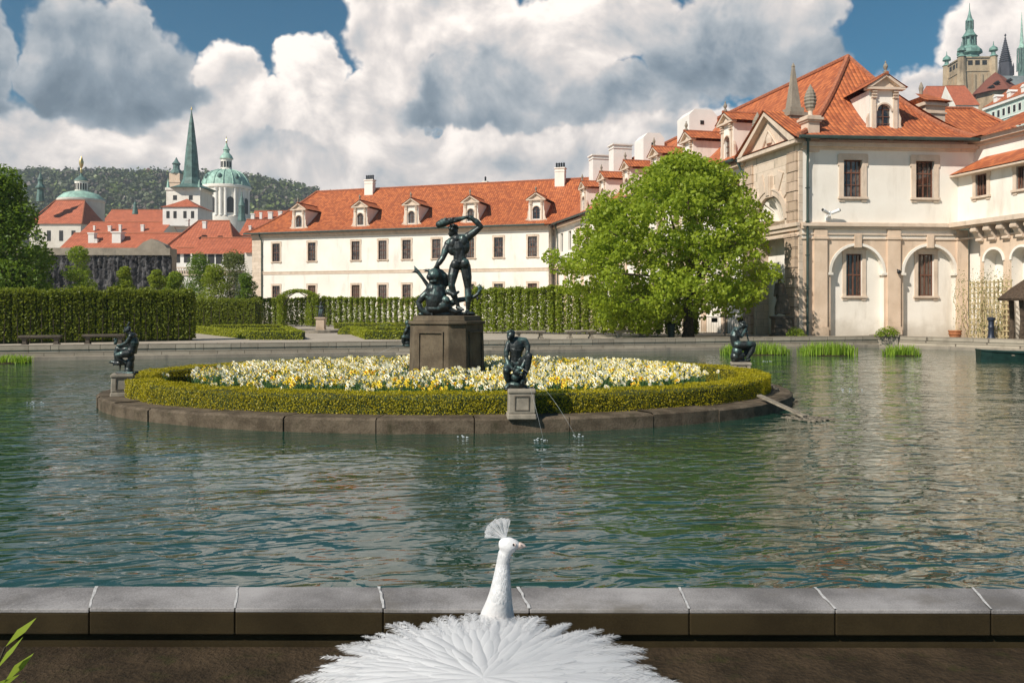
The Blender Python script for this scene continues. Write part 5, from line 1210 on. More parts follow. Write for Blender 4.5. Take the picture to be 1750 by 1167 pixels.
for dx in (-24, -2, 20): 
    mb = MB(); a = math.asin(dx/36); c = Vector(((139-CXP)/FPX*Y, Y, 0)); r_ = 36/FPX*Y; p = c+Vector((math.sin(a)*r_, -math.cos(a)*r_, EYE-(365.5-HYP)/FPX*Y)); T_ = Frame(p[:2], (math.cos(a), math.sin(a))); mb.T = T_; mb.prism([(.75*math.cos(q*.524), -.08, p.z+.95*math.sin(q*.524)) for q in range(12)], (0, .2, 0)); mb.build('window', MAT['dark_opening'], t)
for k in range(7):
    a = -1.2+k*.4; mb = MB(); c = Vector(((139-CXP)/FPX*Y, Y, 0)); r_ = 10.6/FPX*Y; z = EYE-(320-HYP)/FPX*Y; mb.T = Frame((c.x+math.sin(a)*r_, c.y-math.cos(a)*r_), (math.cos(a), math.sin(a))); mb.box(-.16, .16, -.03, .1, z-.8, z+.8); mb.build('lantern_window', MAT['dark_opening'], t)
Y = 190; t = thing('roof_turret', 'slender green copper turret rising from the church nave roof', 'turret', (*xy(69, Y), 20)); mb = MB(); lathe_px(mb, 69, Y, [(7, 345), (6, 338), (5, 324), (8, 322), (8, 320), (5.5, 317), (4, 314), (4, 309), (5, 307), (3, 303), (2.2, 299), (.8, 296), (.3, 284)], 8); mb.build('turret_body', MAT['copper_dark'], t, smooth='auto')
# St Thomas type tower: square white tower, copper spire
Y = 235; x, y = xy(313, Y); w = 29/FPX*Y; t = thing('spire_tower', 'white square church tower with a tall tapering green copper spire', 'church tower', (x, y, 8)); z = lambda py: EYE-(py-HYP)/FPX*Y
mb = MB(); mb.box(x-w, x+w, y, y+2*w, z(400), z(323)); mb.box(x-w*1.05, x+w*1.05, y-w*.05, y+2.05*w, z(325), z(321)); mb.build('wall', MAT['stucco'], t)
for dx in (-14, 13): mb = MB(); c = x+dx/FPX*Y; mb.box(c-.55, c+.55, y-.05, y, z(342), z(334)); mb.build('window', MAT['dark_opening'], t)
mb = MB(); c4 = math.pi/4; prof = [(w*1.05*1.414, z(321)), (w*.8*1.414, z(317)), (w*.52*1.2, z(312)), (w*.46*1.02, z(300)), (w*.33*1.02, z(255)), (w*.13*1.1, z(205)), (.12, z(184)), (.06, z(180))]; mb.lathe((x+3/FPX*Y, y+w, 0), prof, 8, 0, math.pi/8); mb.build('spire', MAT['copper_dark'], t)
mb = MB(); mb.tube([(x+3/FPX*Y, y+w, z(181)), (x+3/FPX*Y, y+w, z(176))], [.3, .1], 6); mb.build('finial', MAT['gold'], t)
for sx in (-1, 1): mb = MB(); mb.lathe((x+sx*w*.92, y+.4, 0), [(.5, z(322)), (.35, z(314)), (.05, z(306))], 6); mb.build('pinnacle', MAT['copper'], t)
Y = 170; x, y = xy(308, Y); w = 30/FPX*Y; t = thing('roof_belvedere', 'small white rooftop belvedere with a red pyramid roof below the spire', 'turret', (x, y, 15)); mb = MB(); mb.box(x-w, x+w, y, y+2*w, z(400)*.6, z(353)*.73+.3); 
z2 = lambda py: EYE-(py-HYP)/FPX*Y
mb = MB(); mb.box(x-w, x+w, y, y+2*w, z2(386), z2(354)); mb.build('wall', MAT['white_wall'], t); mb = MB(); e = w*1.1; a = [(x-e, y-.3, z2(354)), (x+e, y-.3, z2(354)), (x+e, y+2.2*w, z2(354)), (x-e, y+2.2*w, z2(354))]; ap_ = (x, y+w, z2(336))
for k in range(4): mb.patch(a[k], a[(k+1) % 4], ap_, ap_, 3, 4, .15)
mb.build('roof', MAT['roof_tile_far'], t)
for dx in (-21, -9, 8, 21): mb = MB(); c = x+dx/FPX*Y; mb.box(c-.32, c+.32, y-.05, y, z2(373), z2(361)); mb.build('window', MAT['dark_opening'], t)
Y = 420; x, y = xy(298, Y); z3 = lambda py: EYE-(py-HYP)/FPX*Y; t = thing('bell_tower', 'ornate cream baroque bell tower half hidden behind the spire', 'church tower', (x, y, 30)); mb = MB(); mb.box(x-2.7, x+2.7, y, y+6, z3(340), z3(296)); mb.box(x-3.1, x+3.1, y-.3, y+6, z3(312), z3(309)); mb.build('wall', MAT['sandstone'], t); mb = MB(); mb.lathe((x, y+2.5, 0), [(3.4, z3(296)), (2.6, z3(291)), (1.8, z3(288)), (1.7, z3(281)), (2.3, z3(279)), (1.2, z3(275)), (.2, z3(268))], 8); mb.build('copper_helm', MAT['copper_dark'], t)
# large baroque dome
Y = 360; cx, cy = xy(387, Y); t = thing('baroque_dome', 'large baroque church dome in pale green copper on a white columned drum', 'church', (cx, cy, 30)); zz = lambda py: EYE-(py-HYP)/FPX*Y; pr = lambda q: q/FPX*Y
mb = MB(); lathe_px(mb, 387, Y, [(40, 400), (40, 373), (38, 372), (38, 326), (41, 324), (41, 320), (39, 319)], 32); mb.build('drum', MAT['stucco'], t, smooth='auto')
mb = MB(); lathe_px(mb, 387, Y, [(40, 319.5), (39, 314), (36, 307), (31, 300), (24, 295), (15, 292), (11, 291.5)], 32); mb.build('dome', MAT['copper'], t, smooth='auto')
for k in range(16):
    a = -1.5+k*.2; mb = MB(); r0 = 38
    if k % 4 == 2:
        mb.T = Frame((cx+math.sin(a)*pr(38), cy-math.cos(a)*pr(38)), (math.cos(a), math.sin(a))); mb.prism([(-1.35, -.15, zz(367)), (1.35, -.15, zz(367)), (1.35, -.15, zz(345)), (.95, -.15, zz(342)), (0, -.15, zz(340.5)), (-.95, -.15, zz(342)), (-1.35, -.15, zz(345))], (0, .4, 0)); mb.build('window', MAT['dark_opening'], t)
    else:
        mb.lathe((cx+math.sin(a)*pr(38.6), cy-math.cos(a)*pr(38.6), 0), [(.75, zz(372)), (.6, zz(370)), (.55, zz(330)), (.8, zz(326))], 8); mb.build('column', MAT['white_wall'], t)
for k in range(8):
    a = -1.4+k*.4; mb = MB(); mb.tube([(cx+math.sin(a)*pr(q), cy-math.cos(a)*pr(q), zz(py)) for q, py in ((40.3, 319), (39.3, 314), (36.3, 307), (31.3, 300), (24.3, 295), (15, 291.6))], .28, 5); mb.build('dome_rib', MAT['copper'], t)
for a in (-.75, 0.02, .8): mb = MB(); mb.ell((cx+math.sin(a)*pr(35), cy-math.cos(a)*pr(35), zz(306)), (1.0, 1.0, 1.3)); mb.build('dome_oculus', MAT['copper_dark'], t)
mb = MB(); lathe_px(mb, 387, Y, [(11, 292), (11, 290), (9, 289), (9, 273), (11, 272)], 12); mb.build('lantern', MAT['stucco'], t)
for k in range(5): a = -1.1+k*.55; mb = MB(); mb.T = Frame((cx+math.sin(a)*pr(9.1), cy-math.cos(a)*pr(9.1)), (math.cos(a), math.sin(a))); mb.box(-.4, .4, -.05, .2, zz(287), zz(277)); mb.build('lantern_window', MAT['dark_opening'], t)
mb = MB(); lathe_px(mb, 387, Y, [(11.5, 272), (10, 268), (7, 264), (5, 262), (4.5, 258), (6, 256.5), (4, 253), (2, 249), (1.3, 245)], 12); mb.build('lantern_cap', MAT['copper'], t, smooth='auto'); mb = MB(); lathe_px(mb, 387, Y, [(.8, 245), (1.6, 241), (.6, 238), (.3, 233)], 8); mb.build('finial', MAT['gold'], t)
Y = 300; t = thing('roof_turret', 'dark green copper turret standing in front of the large dome', 'turret', (*xy(413, Y), 30)); mb = MB(); lathe_px(mb, 413, Y, [(7, 378), (6, 372), (4.5, 355), (6, 352), (4.5, 347), (3, 344), (3.4, 340), (1.5, 336), (.4, 328)], 8); mb.build('turret_body', MAT['copper_dark'], t, smooth='auto')
Y = 218; t = thing('roof_turret', 'tiny dark turret on the long red roof behind the round drum', 'turret', (*xy(231, Y), 20)); mb = MB(); lathe_px(mb, 231, Y, [(5, 366), (4, 358), (2.5, 352), (3, 349), (1, 346), (.3, 339)], 8); mb.build('turret_body', MAT['copper_dark'], t, smooth='auto')
# hill and wood
prof = [(-900, 292), (0, 299), (60, 300), (110, 297), (190, 299), (250, 300), (300, 300), (360, 303), (430, 308), (480, 316), (520, 325), (560, 337), (620, 352), (720, 378), (900, 420), (1100, 460)]
def ridge(px): return np.interp(px, [a for a, b_ in prof], [b_ for a, b_ in prof])
nx, ny = 90, 14; V = []; Fq = []; RY = 950.0
def hill_z(x, y):
    f = np.clip((y-430)/(RY-430), 0, 1); zr = EYE-(ridge(x/RY*FPX+CXP)+7-HYP)/FPX*RY; return (zr-4)*(f*f*(3-2*f)*.55+f*.45)+1
hx = np.linspace(-1400, 260, nx); hy = list(np.linspace(430, RY, ny-2))+[1150, 1500]
for y in hy:
    for x in hx: V.append((x*(.75+.25*y/RY), y, float(hill_z(x*(.75+.25*y/RY), min(y, RY))) if y <= RY else float(hill_z(x*(.75+.25*y/RY), RY))*(1 if y < 1200 else .6)))
for j in range(ny-1):
    for i in range(nx-1): Fq.append((j*nx+i, j*nx+i+1, (j+1)*nx+i+1, (j+1)*nx+i))
plain('hill_earth', (.045, .055, .028), .95, var=.3, scale=.02); structure(np_mesh('hill', V, Fq, MAT['hill_earth'], smooth=True))
n = 2600; ps = []; nrm = []; mi = []
for k in range(n):
    y = 520+(RY-500)*random.random()**.8; px = random.uniform(20, 640) if k < 1800 else random.uniform(-500, 20); x = (px-CXP)/FPX*y; z0 = float(hill_z(x, min(y, RY))); r_ = random.uniform(4.5, 9.0); q = 44
    v = RNG.normal(size=(q, 3)); v /= np.linalg.norm(v, axis=1)[:, None]; ps.append(np.array([x, y, z0+r_*.8])+v*r_*(.65+.4*RNG.random((q, 1)))*[1, 1, 1.15]); nrm.append(v)
    c = random.random(); mi += [0 if c < .66 else 1 if c < .85 else 2]*q
o = leaves('hillside_wood', np.concatenate(ps), 3.6, None, None, np.concatenate(nrm), .4, .9, mats=[MAT['forest'], MAT['forest_spring'], MAT['forest_bare']], midx=mi); o['kind'] = 'stuff'; tag(o, 'distant spring woodland covering the hill behind the town', 'woodland')
mb = MB(); x, y = xy(253, 930); zt = EYE-(287-HYP)/FPX*930; mb.box(x-5, x+5, y, y+8, zt-22, zt-5); mb.prism([(x-5.5, y-.3, zt-5), (x+5.5, y-.3, zt-5), (x, y-.3, zt)], (0, 8, 0)); tag(mb.build('hilltop_house', MAT['roof_tile_dark'], loc=(x, y, zt-20)), 'tiny reddish house on the wooded hill crest', 'building')
# castle on the right
cz = lambda py, Y: EYE-(py-HYP)/FPX*Y
Y = 400; cx, cy = xy(1657, Y+9); yaw = R(-3); fr = Frame((cx, cy), (math.cos(yaw), math.sin(yaw))); t = thing('cathedral_tower', 'gothic cathedral tower with a green copper baroque helm at the top right', 'tower', (cx, cy, 60)); a = 7.6
Z = lambda py: cz(py, Y)
mb = MB(fr); mb.box(-a, a, -a, a, Z(215), Z(98)); mb.box(-a-.5, a+.5, -a-.5, a+.5, Z(98), Z(96)); mb.box(-a-.3, a+.3, -a-.3, a+.3, Z(121), Z(119)); mb.build('wall', MAT['gothic_stone'], t)
for sx in (-1, 1):
    for sy in (-1, 1):
        mb = MB(fr); mb.lathe((sx*a, sy*a, 0), [(2.6, Z(215)), (2.3, Z(150)), (1.9, Z(122)), (1.8, Z(97)), (2.2, Z(96))], 8); mb.build('corner_turret', MAT['gothic_stone'], t)
        mb = MB(fr); mb.lathe((sx*a, sy*a, 0), [(2.2, Z(96)), (1.0, Z(92)), (1.0, Z(88)), (2.1, Z(86)), (1.9, Z(82)), (.9, Z(79)), (.3, Z(77)), (.1, Z(70))], 8); mb.build('onion_cap', MAT['copper_grey'], t, smooth='auto')
for k, (sx, sy) in enumerate(((0, -1), (-1, 0))):
    for q in (-3.4, 0, 3.4):
        mb = MB(fr)
        if k == 0: mb.box(q-1.1, q+1.1, -a-.08, -a, Z(110), Z(102))
        else: mb.box(-a-.08, -a, q-1.1, q+1.1, Z(110), Z(102))
        mb.build('belfry_window', MAT['dark_opening'], t)
        mb = MB(fr)
        if k == 0: mb.box(q-.5+1.6, q+.5+1.6, -a-.9, -a, Z(215), Z(124))
        else: mb.box(-a-.9, -a, q-.5+1.6, q+.5+1.6, Z(215), Z(124))
        mb.build('buttress', MAT['gothic_stone'], t)
mb = MB(); L = lambda prof, n, m: mb.lathe((cx, cy, 0), [(hw/FPX*Y, Z(py)) for hw, py in prof], n, m, math.pi/8)
L([(31, 96.5), (25, 94), (18, 92.5), (15, 91), (15, 85), (20, 83.5), (20, 81), (19, 77), (14, 72), (11, 70)], 8, 0); L([(12, 70), (12, 69), (7, 69), (7, 55), (12, 54), (12.5, 52.5), (10, 50), (7, 45), (5.8, 41)], 8, 0); L([(6.5, 41), (6.5, 40), (4, 40), (4, 28), (6.5, 27), (6.5, 25), (4.5, 22), (2.2, 14), (.8, 6), (.3, -6)], 8, 0)
mb.build('copper_helm', MAT['copper_grey'], t)
for (r_, p0, p1) in ((10, 69, 54), (5.4, 40, 27)):
    for k in range(8): q = k*math.pi/4+math.pi/8; mb = MB(); mb.lathe((cx+r_/FPX*Y*math.cos(q), cy+r_/FPX*Y*math.sin(q), 0), [(.42, Z(p0)), (.36, Z(p1))], 6); mb.build('lantern_column', MAT['copper_dark'], t)
Y = 430; Z = lambda py: cz(py, Y); x, y = xy(1718, Y); t = thing('gothic_spire', 'slender dark gothic stone spire right of the cathedral tower', 'spire', (x, y, 60)); mb = MB(); prof = [(12, 150), (11.5, 121), (9.5, 108)]
for k in range(12): py = 108-k*3.7; hw = 9.5*(1-k/12.5); prof += [(hw, py), (hw*1.08+.5, py-1.2), (hw*.93, py-1.6)]
prof += [(.3, 62)]; mb.lathe((x, y, 0), [(hw/FPX*Y, Z(py)) for hw, py in prof], 8); 
for sx in (-1, 1): mb.lathe((x+sx*3.6, y-1, 0), [(.5, Z(130)), (.5, Z(116)), (.05, Z(108))], 6)
mb.build('spire_body', MAT['dark_gothic'], t); mb = MB(); mb.lathe((x, y, 0), [(.2, Z(63)), (.6, Z(61)), (.1, Z(58))], 6); mb.build('finial', MAT['dark_gothic'], t)
x, y = xy(1746, Y); t = thing('crossing_spire', 'thin bright green copper spire at the right edge', 'spire', (x, y, 60)); mb = MB(); mb.lathe((x, y, 0), [(hw/FPX*Y, Z(py)) for hw, py in [(5, 84), (5.6, 82), (3.2, 76), (1.6, 52), (.8, 34), (.25, 22)]], 8); mb.build('spire', MAT['copper'], t); mb = MB()
for k in range(8): q = k*.785; mb.tube([(x+2.2*math.cos(q), y+2.2*math.sin(q), Z(122)), (x+2.0*math.cos(q), y+2.0*math.sin(q), Z(83))], .3, 5)
mb.lathe((x, y, 0), [(5.5/FPX*Y, Z(150)), (5.5/FPX*Y, Z(110)), (5.5/FPX*Y, Z(108))], 8); mb.lathe((x, y, 0), [(1.4, Z(122)), (1.4, Z(84))], 8); mb.build('lantern', MAT['copper_dark'], t)
Y = 415; Z = lambda py: cz(py, Y); x0, y0 = xy(1664, Y); x1, _ = xy(1830, Y); t = thing('cathedral_nave', 'grey slate cathedral nave roof behind the red castle roofs', 'church', ((x0+x1)/2, y0, 60)); mb = MB(); mb.add([(x0-2, y0, Z(150)), (x1, y0, Z(150)), (x1, y0+10, Z(120.5)), (x0+2, y0+10, Z(120.5)), (x1, y0+20, Z(150)), (x0-2, y0+20, Z(150))], [(0, 1, 2, 3), (3, 2, 4, 5), (0, 3, 5), (1, 4, 2)]); mb.build('roof', MAT['slate'], t); mb = MB(); mb.box(x0, x1, y0+.5, y0+19.5, 50, Z(150)); mb.build('wall', MAT['gothic_stone'], t)
def far_house(*a, **k): return house(*a, **k)
house('castle range with a long red roof and white chimney left of the cone roof', 1588, 1668, 182, 148, 230, 330, 18, (14, 0), 'stucco_grey', chim=((1625, 153, 172, 8),), name='castle_house')
house('castle house with a pale gable and red roof below the cathedral tower', 1632, 1672, 180, 147, 230, 315, 14, (0, 6), 'stucco', name='castle_house')
Y = 325; Z = lambda py: cz(py, Y); x, y = xy(1701, Y); t = thing('cone_roof_tower', 'stone castle tower under a steep red cone roof', 'tower', (x, y, 60)); mb = MB(); mb.lathe((x, y, 0), [(34/FPX*Y, Z(230)), (33/FPX*Y, Z(158))], 7, 0, .5); mb.build('wall', MAT['gothic_stone'], t); mb = MB(); mb.lathe((x, y, 0), [(40/FPX*Y, Z(163)), (30/FPX*Y, Z(152)), (14/FPX*Y, Z(135)), (.1, Z(124))], 9, 0, .5); mb.build('roof', MAT['roof_tile_dark'], t)
for dx, py in ((-22, 157), (-13, 150), (8, 146)): mb = MB(); c = x+dx/FPX*Y; mb.prism([(c-1, y-7, Z(py)), (c+1, y-7, Z(py)), (c, y-7, Z(py-4))], (0, 4, 0)); mb.build('roof_hatch', MAT['dark_opening'], t)
A = P(1684, 186, 262); fr = Frame(A[:2], (2.6, -24)); zt = A.z; t = thing('castle_palace', 'pale green castle palace with rows of windows under an orange roof at the right edge', 'building', (A.x, A.y, 40)); mb = MB(fr); mb.box(0, 60, 0, 14, 30, zt); mb.build('wall', MAT['mint_wall'], t); mb = MB(fr); mb.box(-.5, 60, -.7, 0, zt-.6, zt+.2); mb.box(-.2, 60, -.25, 0, zt-5.2, zt-4.9); mb.build('cornice', MAT['white_wall'], t)
mb = MB(fr); mb.patch((-.6, -.8, zt+.2), (60, -.8, zt+.2), (60, 7, zt+6.5), (3, 7, zt+6.5), 6, 4, .2); mb.patch((-.6, 14, zt+.2), (-.6, -.8, zt+.2), (3, 7, zt+6.5), (3, 7, zt+6.5), 3, 4, .2); mb.build('roof', MAT['roof_tile'], t)
for k in range(14):
    for r_ in range(2):
        mb = MB(fr); s = 1.5+k*2.3; z = zt-4.2-r_*4.6; mb.box(s-.75, s+.75, -.06, 0, z-.15, z+2.5); o = mb.build('window', MAT['white_wall'], t); mb = MB(fr); mb.box(s-.5, s+.5, -.12, -.06, z+.1, z+2.2); mb.build('pane', MAT['dark_opening'], o)
for k in range(4): mb = MB(fr); s = 4+k*6; mb.box(s-.8, s+.8, .4, 4, zt+.5, zt+2.6); mb.prism([(s-1.1, .2, zt+2.6), (s+1.1, .2, zt+2.6), (s, .2, zt+3.5)], (0, 5, 0)); mb.build('dormer', MAT['white_wall'], t)
# castle hill under the castle
V = []; Fq = []; gx = np.linspace(60, 700, 24); gy = np.linspace(110, 700, 20)
for y in gy:
    for x in gx:
        f = min(1, max(0, (x*.55+y*.45-120)/150)); V.append((x, y, 58*f*f*(3-2*f)-2))
for j in range(19):
    for i in range(23): Fq.append((j*24+i, j*24+i+1, (j+1)*24+i+1, (j+1)*24+i))
structure(np_mesh('castle_hill', V, Fq, MAT['hill_earth'], smooth=True))
# ---------------------------------------------------------------- bronze figures
def mapper(s, ox, oy, Y): return lambda zx, zy, d=0.0: tuple(P(zx/s+ox, zy/s+oy, Y)+Vector((0, d, 0)))
def limb(mb, M, pts, rads, n=12):
    w = [M(*p) for p in pts]; mb.tube(w, rads, n)
    for p, r_ in zip(w, rads): mb.ell(p, (r_, r_, r_), 0, 10, 7)
def blob(mb, M, p, r_, rot=None): mb.ell(M(*p), r_, 0, 14, 9, rot)
ry = lambda a: Matrix.Rotation(R(a), 3, 'Y')
def hand(mb, M, p, q, r_=.04, curl=(0, 0, 0)):     # palm and five bent fingers towards q
    a, b_ = Vector(M(*p)), Vector(M(*q)); d = (b_-a).normalized(); u = d.cross(Vector((0, 1, 0))); u = u.normalized() if u.length > .1 else Vector((1, 0, 0)); v = d.cross(u)
    mb.ell(a+d*r_*.6, (r_*.95, r_*.6, r_*.95), 0, 10, 7)
    for k, l in enumerate((1.5, 1.8, 1.75, 1.4)):
        o = u*(k-1.5)*r_*.42; e1 = a+d*r_*1.5+o; e2 = e1+d*r_*l*.45+v*r_*.45; mb.tube([a+d*r_*.7+o, e1, e2], [r_*.26, r_*.24, r_*.18], 7)
    mb.tube([a+u*r_*.6, a+u*r_*1.15+d*r_*.6, a+u*r_*.9+d*r_*1.2], [r_*.28, r_*.26, r_*.2], 7)
# --- group on the large pedestal
M = mapper(4.024, 660, 350, 18.9)
st = thing('bronze_statue', 'large dark bronze of a nude muscular man swinging a club over a beaten dragon', 'statue', (-1.5, 18.9, 1.85))
mb = MB()
blob(mb, M, (507, 405, 0), (.19, .14, .15)); blob(mb, M, (478, 412, -.07), (.115, .115, .125)); blob(mb, M, (541, 405, -.07), (.115, .115, .125))
mb.tube([M(508, 400), M(506, 350), M(500, 300), M(495, 255)], [.165, .15, .19, .17], 14)
blob(mb, M, (492, 282, .02), (.235, .15, .20), ry(-14)); blob(mb, M, (455, 300, -.03), (.11, .11, .17)); blob(mb, M, (545, 285, -.03), (.11, .11, .19)); blob(mb, M, (462, 265, -.10), (.10, .065, .12), ry(12)); blob(mb, M, (532, 250, -.10), (.10, .065, .13), ry(-10))
for x0, x1 in ((490, 491), (520, 522)): limb(mb, M, [(x0, 290, -.11), (x1, 340, -.115), (x1, 385, -.11)], [.05, .05, .045])
limb(mb, M, [(440, 255, -.02), (485, 235, -.03), (535, 230, -.02)], [.085, .10, .09])
blob(mb, M, (428, 272, -.02), (.10, .10, .105)); blob(mb, M, (562, 222, -.02), (.10, .10, .11))
limb(mb, M, [(490, 240, .0), (474, 208, .0)], [.085, .07]); blob(mb, M, (463, 182, 0), (.105, .12, .135), ry(15)); blob(mb, M, (448, 202, .03), (.07, .08, .075)); blob(mb, M, (432, 200, .03), (.025, .03, .03)); blob(mb, M, (484, 190, -.07), (.02, .03, .035))
for k in range(16): a = k*.8; blob(mb, M, (462+26*math.cos(a), 165+14*math.sin(a)-6, -.05+.08*math.sin(k*1.7)), (.04, .045, .04))
limb(mb, M, [(562, 222, -.02), (606, 190, -.03), (650, 153, -.05)], [.095, .085, .062]); limb(mb, M, [(650, 153, -.05), (622, 120, -.07), (580, 92, -.1)], [.066, .068, .042]); hand(mb, M, (580, 92, -.1), (556, 90, -.08), .05)
limb(mb, M, [(428, 275, -.02), (406, 322, -.06), (392, 368, -.10)], [.092, .085, .06]); limb(mb, M, [(392, 368, -.1), (370, 400, -.12), (345, 430, -.12)], [.063, .062, .042]); hand(mb, M, (345, 430, -.12), (332, 455, -.13), .05)
limb(mb, M, [(472, 425, 0), (458, 490, -.06), (452, 555, -.12)], [.125, .115, .075]); limb(mb, M, [(452, 555, -.12), (466, 620, -.07), (496, 695, -.03)], [.078, .08, .042]); limb(mb, M, [(492, 706, -.02), (515, 716, -.08), (532, 722, -.12)], [.05, .042, .028])
limb(mb, M, [(545, 425, 0), (556, 500, .0), (562, 575, .02)], [.125, .112, .075]); limb(mb, M, [(562, 575, .02), (566, 630, -.01), (561, 722, .03)], [.078, .082, .045]); limb(mb, M, [(558, 735, .03), (552, 742, -.06), (548, 744, -.13)], [.055, .045, .03])
remesh(mb, 'man_figure', MAT['bronze'], st, .009, 2)
mb = MB(); limb(mb, M, [(592, 84, -.1), (560, 88, -.1), (500, 104, -.1), (430, 117, -.09), (392, 128, -.08), (366, 138, -.07)], [.028, .034, .058, .082, .102, .085])
for k in range(7): blob(mb, M, (380+k*16, 122-k*3+14*math.sin(k*2.4), -.14), (.04, .035, .03))
remesh(mb, 'club', MAT['bronze'], st, .012, 2)
mb = MB()
blob(mb, M, (345, 640, -.05), (.24, .24, .38), ry(8)); blob(mb, M, (330, 585, -.05), (.19, .2, .2)); blob(mb, M, (392, 695, -.05), (.22, .22, .17)); blob(mb, M, (350, 715, 0), (.30, .26, .12)); blob(mb, M, (365, 560, .05), (.17, .15, .18))
limb(mb, M, [(350, 560, -.03), (338, 510, -.08)], [.16, .15]); blob(mb, M, (335, 490, -.1), (.17, .17, .18)); blob(mb, M, (308, 500, -.2), (.09, .1, .08)); blob(mb, M, (330, 530, -.2), (.10, .09, .04)); limb(mb, M, [(322, 462, -.12), (295, 452, -.14), (266, 462, -.14)], [.05, .035, .012]); limb(mb, M, [(298, 455, -.14), (280, 448, -.14), (262, 450, -.14)], [.03, .02, .01])
limb(mb, M, [(352, 445, 0), (350, 410, .02), (358, 368, .03)], [.06, .045, .012]); limb(mb, M, [(370, 470, .05), (392, 500, .06), (412, 540, .05)], [.1, .12, .08])
limb(mb, M, [(292, 600, -.05), (250, 640, -.08), (224, 672, -.08)], [.095, .085, .062]); limb(mb, M, [(224, 672, -.08), (240, 715, -.1), (292, 748, -.12)], [.062, .07, .05]); hand(mb, M, (292, 748, -.12), (330, 752, -.14), .05)
limb(mb, M, [(310, 580, .05), (285, 555, .06), (250, 505, .06), (212, 455, .06)], [.07, .05, .04, .045]); limb(mb, M, [(215, 460, .06), (200, 440, .06), (190, 418, .06)], [.045, .035, .008]); limb(mb, M, [(215, 462, .06), (195, 458, .06), (176, 464, .06)], [.045, .03, .008])
limb(mb, M, [(420, 690, .02), (500, 655, .04), (560, 645, .04), (605, 632, .03), (632, 612, .02), (640, 590, .02)], [.09, .065, .055, .045, .04, .035])
for q in ((624, 552), (640, 540), (654, 545), (664, 568)): limb(mb, M, [(640, 592, .02), ((640+q[0])/2+4, (590+q[1])/2, .0), (q[0], q[1], .01)], [.028, .02, .008])
blob(mb, M, (628, 645, .02), (.03, .03, .05)); blob(mb, M, (415, 660, -.18), (.10, .08, .11)); limb(mb, M, [(430, 600, -.1), (470, 620, -.16), (500, 600, -.12)], [.07, .06, .03]); limb(mb, M, [(440, 720, -.1), (480, 735, -.12), (520, 728, -.1)], [.07, .05, .03])
for k in range(60): a = random.uniform(0, 6.28); rr = random.random()**.5; blob(mb, M, (345+70*rr*math.cos(a), 630+95*rr*math.sin(a), -.27+.12*rr), (.022, .02, .028))
limb(mb, M, [(230, 752, 0), (400, 752, -.1), (600, 750, .02)], [.045, .06, .045]); limb(mb, M, [(300, 752, .25), (450, 752, .3), (560, 752, .2)], [.05, .06, .05]); blob(mb, M, (560, 748, .05), (.16, .2, .04))
remesh(mb, 'dragon_figure', MAT['bronze'], st, .012, 3)
# --- kneeling youth in front
M = mapper(5.836, 780, 550, 13.42); st = thing('bronze_statue', 'bronze crouching youth leaning over a water spouting creature at the front of the island', 'statue', (NEARS[0], NEARS[1], .73), 'bronze figures around the island')
mb = MB()
blob(mb, M, (600, 245, 0), (.135, .10, .14), ry(-10)); mb.tube([M(600, 260), M(592, 340, .03), M(590, 420, .06)], [.12, .10, .115], 12); blob(mb, M, (592, 425, .06), (.15, .13, .11)); limb(mb, M, [(528, 215), (600, 190, .02), (680, 192)], [.058, .075, .06])
limb(mb, M, [(575, 195, -.02), (550, 165, -.05)], [.05, .045]); blob(mb, M, (543, 132, -.06), (.068, .075, .078), ry(20)); blob(mb, M, (528, 158, -.11), (.04, .04, .04)); blob(mb, M, (535, 140, -.135), (.016, .016, .022))
for k in range(14): a = k*.9; blob(mb, M, (545+30*math.cos(a), 108+18*math.sin(a), -.05+.05*math.sin(k*2.1)), (.026, .028, .024))
limb(mb, M, [(522, 218, -.01), (500, 290, -.04), (497, 360, -.06)], [.054, .048, .036]); limb(mb, M, [(497, 360, -.06), (520, 420, -.11), (562, 468, -.16)], [.038, .038, .026]); hand(mb, M, (562, 468, -.16), (600, 480, -.18), .032)
limb(mb, M, [(686, 196), (712, 245, -.02), (712, 300, -.05)], [.054, .048, .036]); limb(mb, M, [(712, 300, -.05), (690, 370, -.12), (655, 440, -.17)], [.038, .036, .026]); hand(mb, M, (655, 440, -.17), (632, 465, -.18), .03)
limb(mb, M, [(635, 430, .03), (690, 370, -.08), (724, 335, -.14)], [.085, .078, .058]); limb(mb, M, [(724, 335, -.14), (705, 440, -.12), (668, 560, -.11)], [.058, .058, .032]); limb(mb, M, [(665, 580, -.1), (655, 595, -.16), (648, 600, -.2)], [.035, .03, .02])
limb(mb, M, [(548, 430, .02), (515, 455, -.1), (500, 480, -.17)], [.085, .08, .06]); limb(mb, M, [(500, 480, -.17), (505, 545, -.1), (520, 610, -.02)], [.06, .058, .035]); limb(mb, M, [(520, 625, -.02), (515, 640, -.1)], [.036, .024])
remesh(mb, 'youth_figure', MAT['bronze'], st, .0075, 2)
mb = MB(); blob(mb, M, (605, 480, -.18), (.08, .07, .075)); limb(mb, M, [(620, 470, -.2), (640, 450, -.24), (652, 458, -.27)], [.045, .035, .02]); blob(mb, M, (590, 540, -.13), (.08, .08, .07))
for k in range(10): blob(mb, M, (570+k*9, 470+30*math.sin(k*2.3), -.23), (.022, .022, .026))
remesh(mb, 'spouting_creature', MAT['bronze'], st, .009, 2)
mb = MB(); blob(mb, M, (592, 620, 0), (.165, .16, .075)); blob(mb, M, (560, 575, .04), (.12, .12, .1)); blob(mb, M, (640, 590, .05), (.11, .12, .10)); limb(mb, M, [(500, 655, -.05), (600, 660, -.08), (690, 655, -.03)], [.045, .05, .04]); limb(mb, M, [(520, 655, .12), (680, 655, .12)], [.05, .05])
remesh(mb, 'rock_base', MAT['bronze'], st, .012, 2)
